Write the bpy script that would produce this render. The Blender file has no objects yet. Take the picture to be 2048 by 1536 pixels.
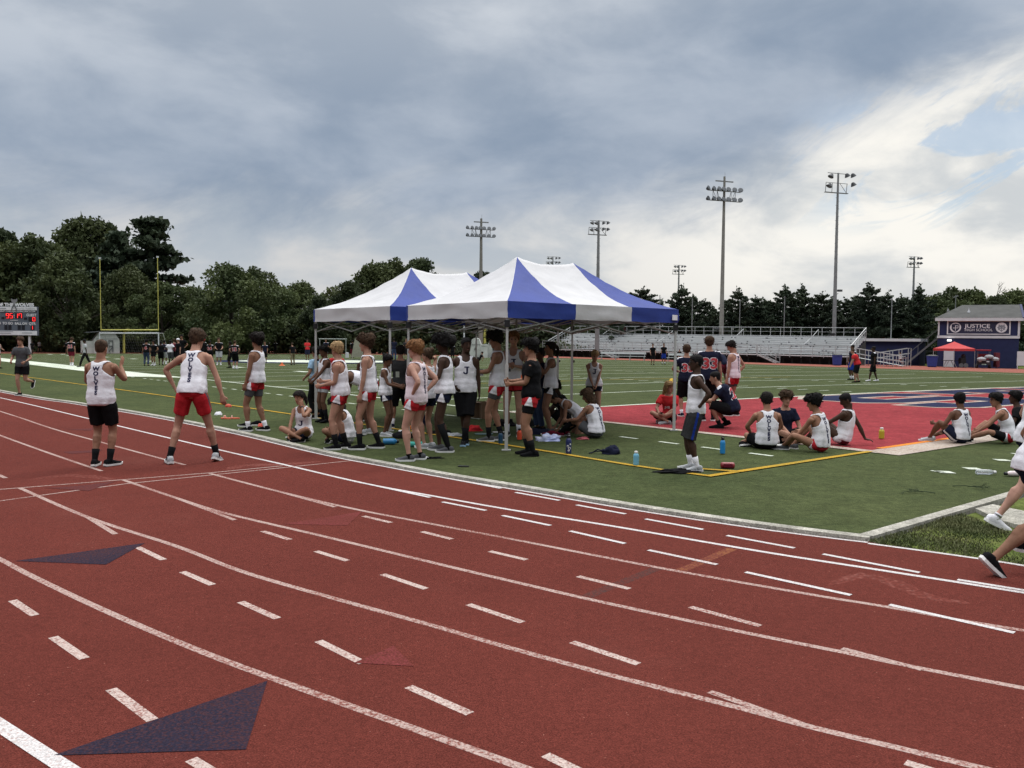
import bpy, bmesh, math, random
import numpy as np
from mathutils import Vector, Matrix, noise, Quaternion
from mathutils.bvhtree import BVHTree
from mathutils.geometry import delaunay_2d_cdt
random.seed(7); np.random.seed(7)
SC = bpy.context.scene; COL = SC.collection
V = Vector; rad = math.radians
# ---------------------------------------------------------------- camera
F, HC, YH, ROLL = 1740.0, 1.75, 677.0, rad(0.45)
PITCH = math.atan((768 - YH) / F)
_R, _U, _D = V((1, 0, 0)), V((0, math.sin(PITCH), math.cos(PITCH))), V((0, math.cos(PITCH), -math.sin(PITCH)))
CX = _R * math.cos(ROLL) + _U * math.sin(ROLL)
CY = _U * math.cos(ROLL) - _R * math.sin(ROLL)
def ray(px, py): return _D + CX * ((px - 1024) / F) + CY * ((768 - py) / F)
def T(x, y):
    a = max(0.0, y - 18); w = min(1.0, a / 30)
    return -0.0055 * min(a, 110) - 0.013 * max(0.0, min(x, 80) - 5) * w
def pt(px, py, dz=0.0):
    d = ray(px, py); t = 1.0
    for _ in range(40):
        z = T(d.x * t, d.y * t) + dz
        t += ((z - HC) / d.z - t) * 0.9
    return V((d.x * t, d.y * t, T(d.x * t, d.y * t) + dz))
def pd(px, py, dist):
    d = ray(px, py); t = dist / d.y
    return V((d.x * t, dist, HC + d.z * t))
def proj(p):
    q = V(p) - V((0, 0, HC)); z = q.dot(_D)
    return 1024 + F * q.dot(CX) / z, 768 - F * q.dot(CY) / z
def zrow(p, py):            # height above the world zero at which the vertical through p meets image row py
    lo, hi = -3.0, 60.0
    for _ in range(40):
        m = (lo + hi) / 2
        if proj((p.x, p.y, m))[1] > py: lo = m
        else: hi = m
    return lo
cam = bpy.data.cameras.new('camera'); cam.lens = F / 2048 * 36; cam.sensor_width = 36; cam.clip_end = 3000; cam.clip_start = 0.1
co = bpy.data.objects.new('camera', cam); COL.objects.link(co)
co.matrix_world = Matrix(((CX.x, CY.x, -_D.x, 0), (CX.y, CY.y, -_D.y, 0), (CX.z, CY.z, -_D.z, HC), (0, 0, 0, 1)))
SC.camera = co
# ---------------------------------------------------------------- materials
MATS = {}
def mat(name, col, rough=0.7, var=0.12, scale=6.0, bump=0.0, bscale=60.0, metal=0.0, col2=None, spec=0.35, detail=4.0, trans=0.0, objrand=0.0):
    if name in MATS: return MATS[name]
    m = bpy.data.materials.new(name); m.use_nodes = True; nt = m.node_tree; N = nt.nodes; L = nt.links
    b = N['Principled BSDF']; b.inputs['Roughness'].default_value = rough; b.inputs['Metallic'].default_value = metal
    b.inputs['Specular IOR Level'].default_value = spec
    tc = N.new('ShaderNodeTexCoord')
    n = N.new('ShaderNodeTexNoise'); n.inputs['Scale'].default_value = scale; n.inputs['Detail'].default_value = detail
    L.new(tc.outputs['Object'], n.inputs['Vector'])
    r = N.new('ShaderNodeValToRGB'); L.new(n.outputs['Fac'], r.inputs['Fac'])
    c = V(col); c2 = V(col2) if col2 else c * (1 + var); c1 = c * (1 - var) if not col2 else c
    r.color_ramp.elements[0].position = 0.32; r.color_ramp.elements[1].position = 0.68
    r.color_ramp.elements[0].color = (*c1, 1); r.color_ramp.elements[1].color = (*c2, 1)
    out = r.outputs['Color']
    if objrand:
        oi = N.new('ShaderNodeObjectInfo'); mr = N.new('ShaderNodeMapRange'); L.new(oi.outputs['Random'], mr.inputs['Value'])
        mr.inputs['To Min'].default_value = 1 - objrand; mr.inputs['To Max'].default_value = 1 + objrand
        h = N.new('ShaderNodeHueSaturation'); L.new(mr.outputs['Result'], h.inputs['Value']); L.new(out, h.inputs['Color']); out = h.outputs['Color']
    L.new(out, b.inputs['Base Color'])
    if bump:
        n2 = N.new('ShaderNodeTexNoise'); n2.inputs['Scale'].default_value = bscale; n2.inputs['Detail'].default_value = 3
        L.new(tc.outputs['Object'], n2.inputs['Vector'])
        bp = N.new('ShaderNodeBump'); bp.inputs['Strength'].default_value = bump; bp.inputs['Distance'].default_value = 0.02
        L.new(n2.outputs['Fac'], bp.inputs['Height']); L.new(bp.outputs['Normal'], b.inputs['Normal'])
    if trans:
        t = N.new('ShaderNodeBsdfTranslucent'); L.new(out, t.inputs['Color']); mx = N.new('ShaderNodeMixShader'); mx.inputs[0].default_value = trans
        L.new(b.outputs[0], mx.inputs[1]); L.new(t.outputs[0], mx.inputs[2]); L.new(mx.outputs[0], N['Material Output'].inputs['Surface'])
    MATS[name] = m; return m
def emat(name, col, s):
    m = bpy.data.materials.new(name); m.use_nodes = True; b = m.node_tree.nodes['Principled BSDF']
    b.inputs['Base Color'].default_value = (*col, 1); b.inputs['Emission Color'].default_value = (*col, 1); b.inputs['Emission Strength'].default_value = s
    MATS[name] = m; return m
# ---------------------------------------------------------------- objects
def tag(o, label=None, cat=None, group=None, kind=None):
    if label: o['label'] = label
    if cat: o['category'] = cat
    if group: o['group'] = group
    if kind: o['kind'] = kind
    return o
def link(name, verts, faces, mats, midx=None, parent=None, smooth=False):
    me = bpy.data.meshes.new(name); me.from_pydata([tuple(v) for v in verts], [], faces)
    if not isinstance(mats, (list, tuple)): mats = [mats]
    for m in mats: me.materials.append(m)
    if midx is not None: me.polygons.foreach_set('material_index', midx)
    if smooth: me.polygons.foreach_set('use_smooth', [True] * len(me.polygons))
    me.update()
    o = bpy.data.objects.new(name, me); COL.objects.link(o)
    if parent: o.parent = parent
    return o
def empty(name, loc=(0, 0, 0), rz=0.0):
    o = bpy.data.objects.new(name, None); o.empty_display_size = 0.2; o.location = loc; o.rotation_euler = (0, 0, rz); COL.objects.link(o); return o
def children(o): return [c for c in bpy.data.objects if c.parent == o]
def copy_tree(o, parent=None):
    c = o.copy(); COL.objects.link(c)
    if parent: c.parent = parent
    for ch in children(o): copy_tree(ch, c)
    return c
class MB:
    def __init__(s): s.v = []; s.f = []; s.m = []
    def add(s, vs, fs, mi=0):
        b = len(s.v); s.v += [tuple(v) for v in vs]; s.f += [[i + b for i in f] for f in fs]; s.m += [mi] * len(fs); return s
    def box(s, c, size, R=None, mi=0):
        x, y, z = [q / 2 for q in size]; c = V(c)
        vs = [V(p) for p in ((-x, -y, -z), (x, -y, -z), (x, y, -z), (-x, y, -z), (-x, -y, z), (x, -y, z), (x, y, z), (-x, y, z))]
        if R is not None: vs = [R @ p for p in vs]
        return s.add([c + p for p in vs], [(3, 2, 1, 0), (4, 5, 6, 7), (0, 1, 5, 4), (1, 2, 6, 5), (2, 3, 7, 6), (3, 0, 4, 7)], mi)
    def bar(s, a, b, w, h=None, mi=0):
        a, b = V(a), V(b); d = b - a; h = h or w
        return s.box((a + b) / 2, (w, h, d.length), d.to_track_quat('Z', 'Y').to_matrix(), mi)
    def tube(s, pts, r, n=8, mi=0, caps=True):
        vs, fs = loft([V(p) for p in pts], r, n, caps=caps); return s.add(vs, fs, mi)
    def lathe(s, c, prof, n=16, mi=0, R=None):
        c = V(c); vs = []; fs = []
        for (r, z) in prof:
            for k in range(n):
                p = V((r * math.cos(2 * math.pi * k / n), r * math.sin(2 * math.pi * k / n), z)); vs.append(c + (R @ p if R is not None else p))
        for i in range(len(prof) - 1):
            for k in range(n): fs.append((i * n + k, i * n + (k + 1) % n, (i + 1) * n + (k + 1) % n, (i + 1) * n + k))
        fs.append(tuple(range(n))[::-1]); fs.append(tuple(range((len(prof) - 1) * n, len(prof) * n)))
        return s.add(vs, fs, mi)
    def prism(s, poly, z0, z1, mi=0):      # poly: xy list
        n = len(poly); vs = [(x, y, z0) for x, y in poly] + [(x, y, z1) for x, y in poly]
        return s.add(vs, [tuple(range(n))[::-1], tuple(range(n, 2 * n))] + [(i, (i + 1) % n, n + (i + 1) % n, n + i) for i in range(n)], mi)
    def build(s, name, mats, parent=None, smooth=False):
        return link(name, s.v, s.f, mats, s.m, parent, smooth)
def frames(pts, up=None):
    n = len(pts); ts = []
    for i in range(n):
        d = pts[min(i + 1, n - 1)] - pts[max(i - 1, 0)]
        ts.append(d.normalized() if d.length > 1e-9 else V((0, 0, 1)))
    u = V(up) if up is not None else (V((0, 1, 0)) if abs(ts[0].y) < 0.9 else V((1, 0, 0)))
    out = []
    for t in ts:
        u = u - t * u.dot(t)
        if u.length < 1e-6: u = t.orthogonal()
        u.normalize(); out.append((u.cross(t).normalized(), u.copy(), t))
    return out
def loft(pts, r, n=10, caps=True, up=None):
    if not isinstance(r, (list, tuple)): r = [r] * len(pts)
    vs = []; fs = []
    for (p, (a, b, t), q) in zip(pts, frames(pts, up), r):
        rx, ry = q if isinstance(q, (list, tuple)) else (q, q)
        for k in range(n):
            th = 2 * math.pi * k / n; vs.append(p + a * (rx * math.cos(th)) + b * (ry * math.sin(th)))
    m = len(pts)
    for i in range(m - 1):
        for k in range(n): fs.append((i * n + k, i * n + (k + 1) % n, (i + 1) * n + (k + 1) % n, (i + 1) * n + k))
    if caps: fs.append(tuple(range(n))[::-1]); fs.append(tuple(range((m - 1) * n, m * n)))
    return vs, fs
def drape(name, polys, m, zoff, step=3.0, **tags):
    bm = bmesh.new()
    for p in polys:
        q = [V((a[0], a[1])) for a in p]; q = [a for i, a in enumerate(q) if (a - q[i - 1]).length > 1e-4]
        if len(q) < 3: continue
        if len(q) <= 4: bm.faces.new([bm.verts.new((a.x, a.y, 0)) for a in q]); continue
        vs, _, fs, *_r = delaunay_2d_cdt(q, [], [list(range(len(q)))], 1, 1e-6)
        bv = [bm.verts.new((a.x, a.y, 0)) for a in vs]
        for f in fs:
            try: bm.faces.new([bv[i] for i in f])
            except ValueError: pass
    if step:
        xs = [v.co.x for v in bm.verts]; ys = [v.co.y for v in bm.verts]
        for ax, (lo, hi) in enumerate(((min(xs), max(xs)), (min(ys), max(ys)))):
            k = math.floor(lo / step) + 1
            while k * step < hi:
                co_ = [0, 0, 0]; no = [0, 0, 0]; co_[ax] = k * step; no[ax] = 1
                bmesh.ops.bisect_plane(bm, geom=bm.verts[:] + bm.edges[:] + bm.faces[:], plane_co=co_, plane_no=no, dist=1e-5); k += 1
    for v in bm.verts: v.co.z = T(v.co.x, v.co.y) + zoff
    for f in bm.faces:
        f.normal_update()
        if f.normal.z < 0: f.normal_flip()
    me = bpy.data.meshes.new(name); bm.to_mesh(me); bm.free(); me.materials.append(m)
    o = bpy.data.objects.new(name, me); COL.objects.link(o)
    if tags: tag(o, **tags)
    return o
def strip(pts, w, sub=True):
    pts = [V((p[0], p[1])) for p in pts]
    out = []; n = len(pts)
    offs = []
    for i in range(n):
        d = (pts[min(i + 1, n - 1)] - pts[max(i - 1, 0)]).normalized(); offs.append(V((-d.y, d.x)) * (w / 2))
    for i in range(n - 1):
        out.append([pts[i] + offs[i], pts[i] - offs[i], pts[i + 1] - offs[i + 1], pts[i + 1] + offs[i + 1]])
    return out
def spl(px, k=6):           # smooth pixel polyline -> ground points
    P = [V((pt(*p).x, pt(*p).y)) for p in px]; out = []
    for i in range(len(P) - 1):
        a, b, c, d = P[max(i - 1, 0)], P[i], P[i + 1], P[min(i + 2, len(P) - 1)]
        for j in range(k):
            t = j / k
            out.append(0.5 * ((2 * b) + (c - a) * t + (2 * a - 5 * b + 4 * c - d) * t * t + (3 * b - a - 3 * c + d) * t ** 3))
    out.append(P[-1]); return out
def glyphs(txt, size, bold=0.0, align='CENTER', sx=1.0):
    cu = bpy.data.curves.new('text', 'FONT'); cu.body = txt; cu.size = size; cu.offset = bold; cu.align_x = align; cu.align_y = 'CENTER'; cu.resolution_u = 3
    o = bpy.data.objects.new('text', cu); COL.objects.link(o); dg = bpy.context.evaluated_depsgraph_get()
    me = bpy.data.meshes.new_from_object(o.evaluated_get(dg)); bpy.data.objects.remove(o); bpy.data.curves.remove(cu)
    vs = [(v.co.x * sx, v.co.y) for v in me.vertices]; fs = [tuple(p.vertices) for p in me.polygons]; bpy.data.meshes.remove(me)
    return vs, fs
def flat_text(mb, txt, size, M, bold=0.0, mi=0, align='CENTER', sx=1.0):   # M maps (x, y, 0) of the text plane to the place
    vs, fs = glyphs(txt, size, bold, align, sx); return mb.add([M @ V((x, y, 0)) for x, y in vs], fs, mi)
# ================================================================ light and sky
W = bpy.data.worlds.new('World'); SC.world = W; W.use_nodes = True
nt = W.node_tree; N = nt.nodes; L = nt.links; bg = N['Background']
SUN_EL, SUN_AZ = 52, 28     # azimuth to the right of the view direction
sky = N.new('ShaderNodeTexSky'); sky.sky_type = 'NISHITA'; sky.sun_disc = False; sky.sun_elevation = rad(SUN_EL); sky.sun_rotation = rad(SUN_AZ)
def nd(t, **k):
    n = N.new(t)
    for a, b in k.items(): setattr(n, a, b)
    return n
def mth(op, a, b=None, c=None, clamp=False):
    n = nd('ShaderNodeMath', operation=op, use_clamp=clamp)
    for i, q in enumerate((a, b, c)):
        if q is None: continue
        if isinstance(q, (int, float)): n.inputs[i].default_value = q
        else: L.new(q, n.inputs[i])
    return n.outputs[0]
def sstep(x, lo, hi, a=0.0, b=1.0):
    n = nd('ShaderNodeMapRange', interpolation_type='SMOOTHSTEP'); L.new(x, n.inputs['Value'])
    n.inputs['From Min'].default_value = lo; n.inputs['From Max'].default_value = hi; n.inputs['To Min'].default_value = a; n.inputs['To Max'].default_value = b
    return n.outputs[0]
def mix(f, a, b):
    n = nd('ShaderNodeMix', data_type='RGBA')
    for s, q in ((0, f), (6, a), (7, b)):
        if isinstance(q, (int, float)): n.inputs[s].default_value = q
        elif isinstance(q, tuple): n.inputs[s].default_value = (*q, 1)
        else: L.new(q, n.inputs[s])
    return n.outputs[2]
tc = nd('ShaderNodeTexCoord'); sp = nd('ShaderNodeSeparateXYZ'); L.new(tc.outputs['Generated'], sp.inputs[0])
az = mth('ARCTAN2', sp.outputs[0], sp.outputs[1]); el = mth('ARCSINE', sp.outputs[2])
def cloud(sx, sy, ox, oy, detail, rough, dist, shear=0.0):
    cb = nd('ShaderNodeCombineXYZ')
    L.new(mth('MULTIPLY_ADD', az, sx, ox), cb.inputs[0])
    L.new(mth('ADD', mth('MULTIPLY_ADD', el, sy, oy), mth('MULTIPLY', az, shear)), cb.inputs[1])
    n = nd('ShaderNodeTexNoise'); n.inputs['Scale'].default_value = 1; n.inputs['Detail'].default_value = detail; n.inputs['Roughness'].default_value = rough; n.inputs['Distortion'].default_value = dist
    L.new(cb.outputs[0], n.inputs['Vector']); return n.outputs['Fac']
big = cloud(2.7, 5.6, 3.1, 1.7, 6, 0.50, 0.25, 0.25)
fine = cloud(6.0, 12.5, 7.3, 2.2, 8, 0.56, 0.25, 0.3)
edge = cloud(5.5, 14.0, 1.3, 9.1, 9, 0.62, 0.6, -5.0)
# the dark deck ends along a slanted edge: low on the left, higher on the right
rim = mth('SUBTRACT', el, mth('MULTIPLY_ADD', sstep(az, 0.12, 0.58), 0.15, 0.142))
rim = mth('ADD', rim, mth('MULTIPLY', mth('SUBTRACT', edge, 0.5), 0.14))
deck = sstep(rim, -0.06, 0.05)
tone = mth('ADD', mth('MULTIPLY', big, 0.52), mth('MULTIPLY', fine, 0.48))
dark = mix(sstep(tone, 0.37, 0.64), (0.265, 0.335, 0.44), (0.445, 0.505, 0.595))
dark = mix(sstep(mth('SUBTRACT', el, mth('MULTIPLY', sstep(az, -0.1, 0.4), 0.10)), 0.20, 0.40), dark, mix(sstep(tone, 0.38, 0.62), (0.40, 0.455, 0.535), (0.63, 0.67, 0.725)))
low = mix(sstep(fine, 0.36, 0.62), mix(sstep(az, -0.1, 0.4), (0.47, 0.52, 0.575), (0.62, 0.65, 0.67)), mix(sstep(az, -0.15, 0.35), (0.66, 0.66, 0.66), (0.97, 0.945, 0.885)))
low = mix(mth('MULTIPLY', sstep(el, 0.10, 0.0), 0.5), low, (0.74, 0.72, 0.68))
clouds = mix(deck, low, dark)
# unseen sky shaped for lighting: dimmed low behind the camera, boosted overhead
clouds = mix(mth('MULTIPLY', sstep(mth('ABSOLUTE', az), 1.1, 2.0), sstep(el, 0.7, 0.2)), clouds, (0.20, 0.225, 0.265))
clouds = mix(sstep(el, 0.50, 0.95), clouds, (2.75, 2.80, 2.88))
# gaps of blue under the edge of the deck on the right
gap = mth('MULTIPLY', sstep(edge, 0.47, 0.53), mth('MULTIPLY', sstep(az, 0.27, 0.40), mth('MULTIPLY', sstep(el, 0.10, 0.15), sstep(el, 0.27, 0.22))))
blue = mix(0.35, (0.30, 0.44, 0.60), (0.55, 0.63, 0.70))
sk = nd('ShaderNodeVectorMath', operation='SCALE'); L.new(sky.outputs[0], sk.inputs[0]); sk.inputs['Scale'].default_value = 0.10
skyc = mix(0.55, blue, sk.outputs[0])
fin = mix(mth('MULTIPLY', gap, 0.72), clouds, skyc)
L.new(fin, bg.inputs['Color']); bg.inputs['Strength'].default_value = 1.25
su = bpy.data.lights.new('sun', 'SUN'); su.energy = 1.5; su.angle = rad(14); su.color = (1, 0.95, 0.87)
so = bpy.data.objects.new('sun', su); COL.objects.link(so)
a, e = rad(SUN_AZ), rad(SUN_EL); sd = V((math.sin(a) * math.cos(e), math.cos(a) * math.cos(e), math.sin(e)))
so.rotation_euler = sd.to_track_quat('Z', 'Y').to_euler(); so.location = (20, 20, 40)
SC.view_settings.view_transform = 'Standard'; SC.view_settings.look = 'None'; SC.view_settings.exposure = -0.32
SC.cycles.max_bounces = 6; SC.cycles.diffuse_bounces = 3; SC.cycles.use_denoising = True
# ================================================================ ground materials
def ground_mat(name, c1, c2, big=0.35, fine=90.0, rough=0.9, bump=0.35, c3=None, blotch=None, patch=0.5, specks=None, mid=0.6):
    m = bpy.data.materials.new(name); m.use_nodes = True; nt = m.node_tree; N = nt.nodes; L = nt.links; b = N['Principled BSDF']
    b.inputs['Roughness'].default_value = rough; b.inputs['Specular IOR Level'].default_value = 0.04
    tc = N.new('ShaderNodeTexCoord')
    def nz(s, d=4, r=0.55):
        n = N.new('ShaderNodeTexNoise'); n.inputs['Scale'].default_value = s; n.inputs['Detail'].default_value = d; n.inputs['Roughness'].default_value = r; L.new(tc.outputs['Object'], n.inputs['Vector']); return n.outputs['Fac']
    def ramp(f, p0, p1, a, c):
        r = N.new('ShaderNodeValToRGB'); L.new(f, r.inputs[0]); r.color_ramp.elements[0].position = p0; r.color_ramp.elements[1].position = p1
        r.color_ramp.elements[0].color = (*a, 1); r.color_ramp.elements[1].color = (*c, 1); return r.outputs[0]
    def mx(f, a, c, t='MIX'):
        n = N.new('ShaderNodeMix'); n.data_type = 'RGBA'; n.blend_type = t
        if isinstance(f, float): n.inputs[0].default_value = f
        else: L.new(f, n.inputs[0])
        for i, q in ((6, a), (7, c)):
            if isinstance(q, tuple): n.inputs[i].default_value = (*q, 1)
            else: L.new(q, n.inputs[i])
        return n.outputs[2]
    col = ramp(nz(big, 5), 0.3, 0.7, c1, c2)
    f2 = nz(fine, 2); col = mx(0.55, col, ramp(f2, 0.3, 0.7, (0.30, 0.30, 0.30), (1.7, 1.7, 1.7)), 'MULTIPLY')
    f3 = nz(fine / 5, 3, 0.7); col = mx(mid, col, ramp(f3, 0.35, 0.65, (0.6, 0.6, 0.6), (1.35, 1.35, 1.35)), 'MULTIPLY')
    f4 = nz(3.2, 4, 0.65); col = mx(patch, col, ramp(f4, 0.36, 0.64, (0.68, 0.68, 0.68), (1.28, 1.28, 1.28)), 'MULTIPLY')
    if c3:
        col = mx(ramp(nz(blotch or 0.6, 6, 0.65), 0.56, 0.78, (0, 0, 0), (0.75, 0.75, 0.75)), col, c3)
    if specks: col = mx(ramp(nz(55, 2, .5), .735, .76, (0, 0, 0), (.8, .8, .8)), col, specks)
    L.new(col, b.inputs['Base Color'])
    bp = N.new('ShaderNodeBump'); bp.inputs['Strength'].default_value = bump; bp.inputs['Distance'].default_value = 0.015; L.new(f2, bp.inputs['Height']); L.new(bp.outputs['Normal'], b.inputs['Normal'])
    MATS[name] = m; return m
def worn_mat(name, paint, under, amount, fine=70.0):
    m = bpy.data.materials.new(name); m.use_nodes = True; nt = m.node_tree; N = nt.nodes; L = nt.links; b = N['Principled BSDF']; b.inputs['Roughness'].default_value = 0.85; b.inputs['Specular IOR Level'].default_value = 0.04
    tc = N.new('ShaderNodeTexCoord')
    def nz(s, d):
        n = N.new('ShaderNodeTexNoise'); n.inputs['Scale'].default_value = s; n.inputs['Detail'].default_value = d; L.new(tc.outputs['Object'], n.inputs['Vector']); return n.outputs['Fac']
    a = N.new('ShaderNodeMath'); a.operation = 'MULTIPLY_ADD'; L.new(nz(1.1, 4), a.inputs[0]); a.inputs[1].default_value = 0.5; L.new(nz(fine, 3), a.inputs[2])
    r = N.new('ShaderNodeValToRGB'); L.new(a.outputs[0], r.inputs[0]); t = 0.75 + (0.5 - amount) * 0.45
    r.color_ramp.elements[0].position = t - 0.10; r.color_ramp.elements[1].position = t + 0.10
    r.color_ramp.elements[0].color = (*under, 1); r.color_ramp.elements[1].color = (*paint, 1)
    g_ = nz(fine * 1.7, 2); gr = N.new('ShaderNodeValToRGB'); L.new(g_, gr.inputs[0]); gr.color_ramp.elements[0].position = .3; gr.color_ramp.elements[1].position = .7; gr.color_ramp.elements[0].color = (.45, .45, .45, 1); gr.color_ramp.elements[1].color = (1.5, 1.5, 1.5, 1)
    mm = N.new('ShaderNodeMix'); mm.data_type = 'RGBA'; mm.blend_type = 'MULTIPLY'; mm.inputs[0].default_value = .55; L.new(r.outputs[0], mm.inputs[6]); L.new(gr.outputs[0], mm.inputs[7]); L.new(mm.outputs[2], b.inputs['Base Color'])
    bp = N.new('ShaderNodeBump'); bp.inputs['Strength'].default_value = .5; bp.inputs['Distance'].default_value = .012; L.new(g_, bp.inputs['Height']); L.new(bp.outputs['Normal'], b.inputs['Normal']); MATS[name] = m; return m
TRK = (0.150, 0.036, 0.029)
m_track = ground_mat('track_rubber', (0.104, 0.0245, 0.0182), (0.123, 0.029, 0.0215), 0.35, 130, 0.85, 0.8, c3=(0.145, 0.043, 0.033), blotch=0.30, mid=0.28, patch=0.12, specks=(0.30, 0.12, 0.09))
m_turf = ground_mat('turf', (0.043, 0.056, 0.022), (0.063, 0.075, 0.030), 0.35, 70, 0.9, 0.9, c3=(0.036, 0.049, 0.021), blotch=2.5)
m_red = ground_mat('red_turf', (0.185, 0.026, 0.031), (0.238, 0.036, 0.041), 0.4, 85, 0.9, 0.5, c3=(0.175, 0.029, 0.034), blotch=0.35)
m_grass = ground_mat('meadow_grass', (0.060, 0.085, 0.020), (0.105, 0.120, 0.035), 0.9, 40, 0.95, 0.9, c3=(0.17, 0.13, 0.07), blotch=0.8)
m_dirt = ground_mat('bare_earth', (0.16, 0.10, 0.06), (0.22, 0.15, 0.09), 0.3, 30, 0.95, 0.4)
m_conc = ground_mat('kerb_concrete', (0.27, 0.258, 0.22), (0.36, 0.343, 0.30), 1.2, 60, 0.9, 0.3)
m_fwhite = worn_mat('turf_white', (0.55, 0.58, 0.50), (0.24, 0.29, 0.17), 0.66)
m_fyel = worn_mat('turf_yellow', (0.42, 0.25, 0.03), (0.16, 0.15, 0.04), 0.66)
m_fora = worn_mat('turf_orange', (0.62, 0.22, 0.03), (0.40, 0.12, 0.04), 0.62)
m_navyt = ground_mat('navy_turf', (0.013, 0.016, 0.042), (0.020, 0.024, 0.058), 0.5, 85, 0.9, 0.5)
m_band = worn_mat('turf_band', (0.40, 0.35, 0.30), (0.27, 0.20, 0.16), 0.56, 40)
m_tw = worn_mat('track_white_line', (0.50, 0.475, 0.465), (0.34, 0.23, 0.205), 0.80)
m_tf = worn_mat('track_faded_line', (0.36, 0.265, 0.235), (0.18, 0.065, 0.052), 0.62)
m_td = worn_mat('track_dash', (0.42, 0.335, 0.30), (0.22, 0.095, 0.08), 0.66)
m_tn = worn_mat('track_navy', (0.020, 0.017, 0.030), (0.050, 0.022, 0.026), 0.60)
m_tnf = worn_mat('track_navy_faint', (0.074, 0.026, 0.028), (0.102, 0.0255, 0.020), 0.45)
m_tr = worn_mat('track_red_paint', (0.145, 0.032, 0.032), (0.103, 0.025, 0.0195), 0.42)
m_to = worn_mat('track_orange', (0.22, 0.085, 0.036), (0.12, 0.032, 0.024), 0.50)
m_tk = worn_mat('track_dark_line', (0.06, 0.03, 0.027), (0.103, 0.026, 0.02), 0.48)
# ================================================================ ground sheets
W2 = lambda px: [V((pt(*p).x, pt(*p).y)) for p in px]
KERB = [(-260, 731), (0, 783), (150, 807), (300, 832), (470, 866), (640, 906), (770, 931), (900, 955), (1050, 980), (1200, 1006), (1350, 1030), (1500, 1052), (1620, 1068), (1738, 1082)]
kerb = spl(KERB, 5)
edge2 = spl([(1738, 1084), (1850, 1099), (1950, 1113), (2048, 1128), (2300, 1172)], 4)      # the track edge past the corner
fart = [(-500, 697), (0, 697), (400, 699), (700, 701), (960, 706), (1250, 713), (1640, 726), (2048, 738), (2500, 752)]
farb = [(-500, 708), (0, 707), (400, 707), (700, 708), (960, 713), (1250, 720), (1640, 733), (2048, 746), (2500, 762)]
kc = W2([(1738, 1082)])[0]; k2 = W2([(2012, 1000)])[0]; kdir = (k2 - kc).normalized(); kend = kc + kdir * 60
drape('ground', [[(-260, -25), (260, -25), (260, 400), (-260, 400)]], m_grass, -0.06, 6.0, kind='structure')
drape('running_track', [[*kerb, *edge2[1:], V((14, 4)), V((30, -6)), V((30, -14)), V((-60, -14)), V((-60, kerb[0].y + 10))]], m_track, -0.006, 3.0, kind='structure')
drape('artificial_turf', [[*kerb, *[kc + kdir * q for q in (1, 4, 14, 60)], V((95, 62)), *W2(farb)[::-1], ]], m_turf, 0.0, 3.0, kind='structure')
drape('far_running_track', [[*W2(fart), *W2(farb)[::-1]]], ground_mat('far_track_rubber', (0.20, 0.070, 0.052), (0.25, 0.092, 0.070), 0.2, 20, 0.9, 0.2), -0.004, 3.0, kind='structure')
drape('earth_strip', [[*W2([(-500, 694), (0, 694), (400, 696), (700, 698), (930, 702)]), *W2([(-500, 697.4), (0, 697.4), (400, 699.4), (700, 701.4), (930, 705.4)])[::-1]]], m_dirt, -0.01, 3.0, kind='structure')
# verge of real grass at the right: ground sheet shows it, blades on top
verge = [kc + V((0.05, -0.02)), *[p for p in edge2[1:]], V((14, 4)), V((30, -6)), V((70, -6)), kend]
drape('grass_verge', [[p for p in verge]], m_grass, -0.012, 3.0, kind='structure')
def blades(name, inside, n, h, m, box, label=None):
    vs = []; fs = []; r = random.Random(3)
    while len(fs) < n:
        x, y = r.uniform(box[0], box[1]), r.uniform(box[2], box[3])
        if not inside(x, y): continue
        g = noise.noise((x * 1.5, y * 1.5, 0)); 
        if r.random() > 0.75 + g: continue
        a = r.uniform(0, 6.28); hh = h * r.uniform(0.4, 1.2) * (0.8 + g); w = 0.005; l = V((r.gauss(0, .5), r.gauss(0, .5), 0)) * hh
        z = T(x, y) - 0.012; c = V((x, y, z)); s = V((math.cos(a), math.sin(a), 0)) * w; b = len(vs)
        vs += [c - s, c + s, c + s * .6 + l * .4 + V((0, 0, hh * .6)), c - s * .6 + l * .4 + V((0, 0, hh * .6)), c + l + V((0, 0, hh))]
        fs += [(b, b + 1, b + 2, b + 3), (b + 3, b + 2, b + 4)]
    return tag(link(name, vs, fs, m), label, 'grass', kind='stuff')
def side(p, a, b): return (b.x - a.x) * (p[1] - a.y) - (b.y - a.y) * (p[0] - a.x)
e_poly = edge2
def in_verge(x, y):
    if side((x, y), kc, kend) > -0.09: return False
    for i in range(len(e_poly) - 1):
        if e_poly[i].x <= x <= e_poly[i + 1].x: return side((x, y), e_poly[i], e_poly[i + 1]) > 0.0
    return False
blades('verge_grass', in_verge, 15000, 0.034, mat('grass_blade', (0.055, 0.075, 0.020), 0.8, 0.35, 3.0, col2=(0.13, 0.13, 0.055)), (kc.x, kc.x + 5.5, 5.0, 12.5), 'rough green grass between the kerb and the track at right')
slab = W2([(1950, 1022), (1985, 1014), (2060, 1030), (2060, 1062), (2000, 1046)])
mb = MB(); mb.prism([(p.x, p.y) for p in slab], -0.03, 0.03); tag(mb.build('concrete_slab', m_conc), kind='structure')
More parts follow.
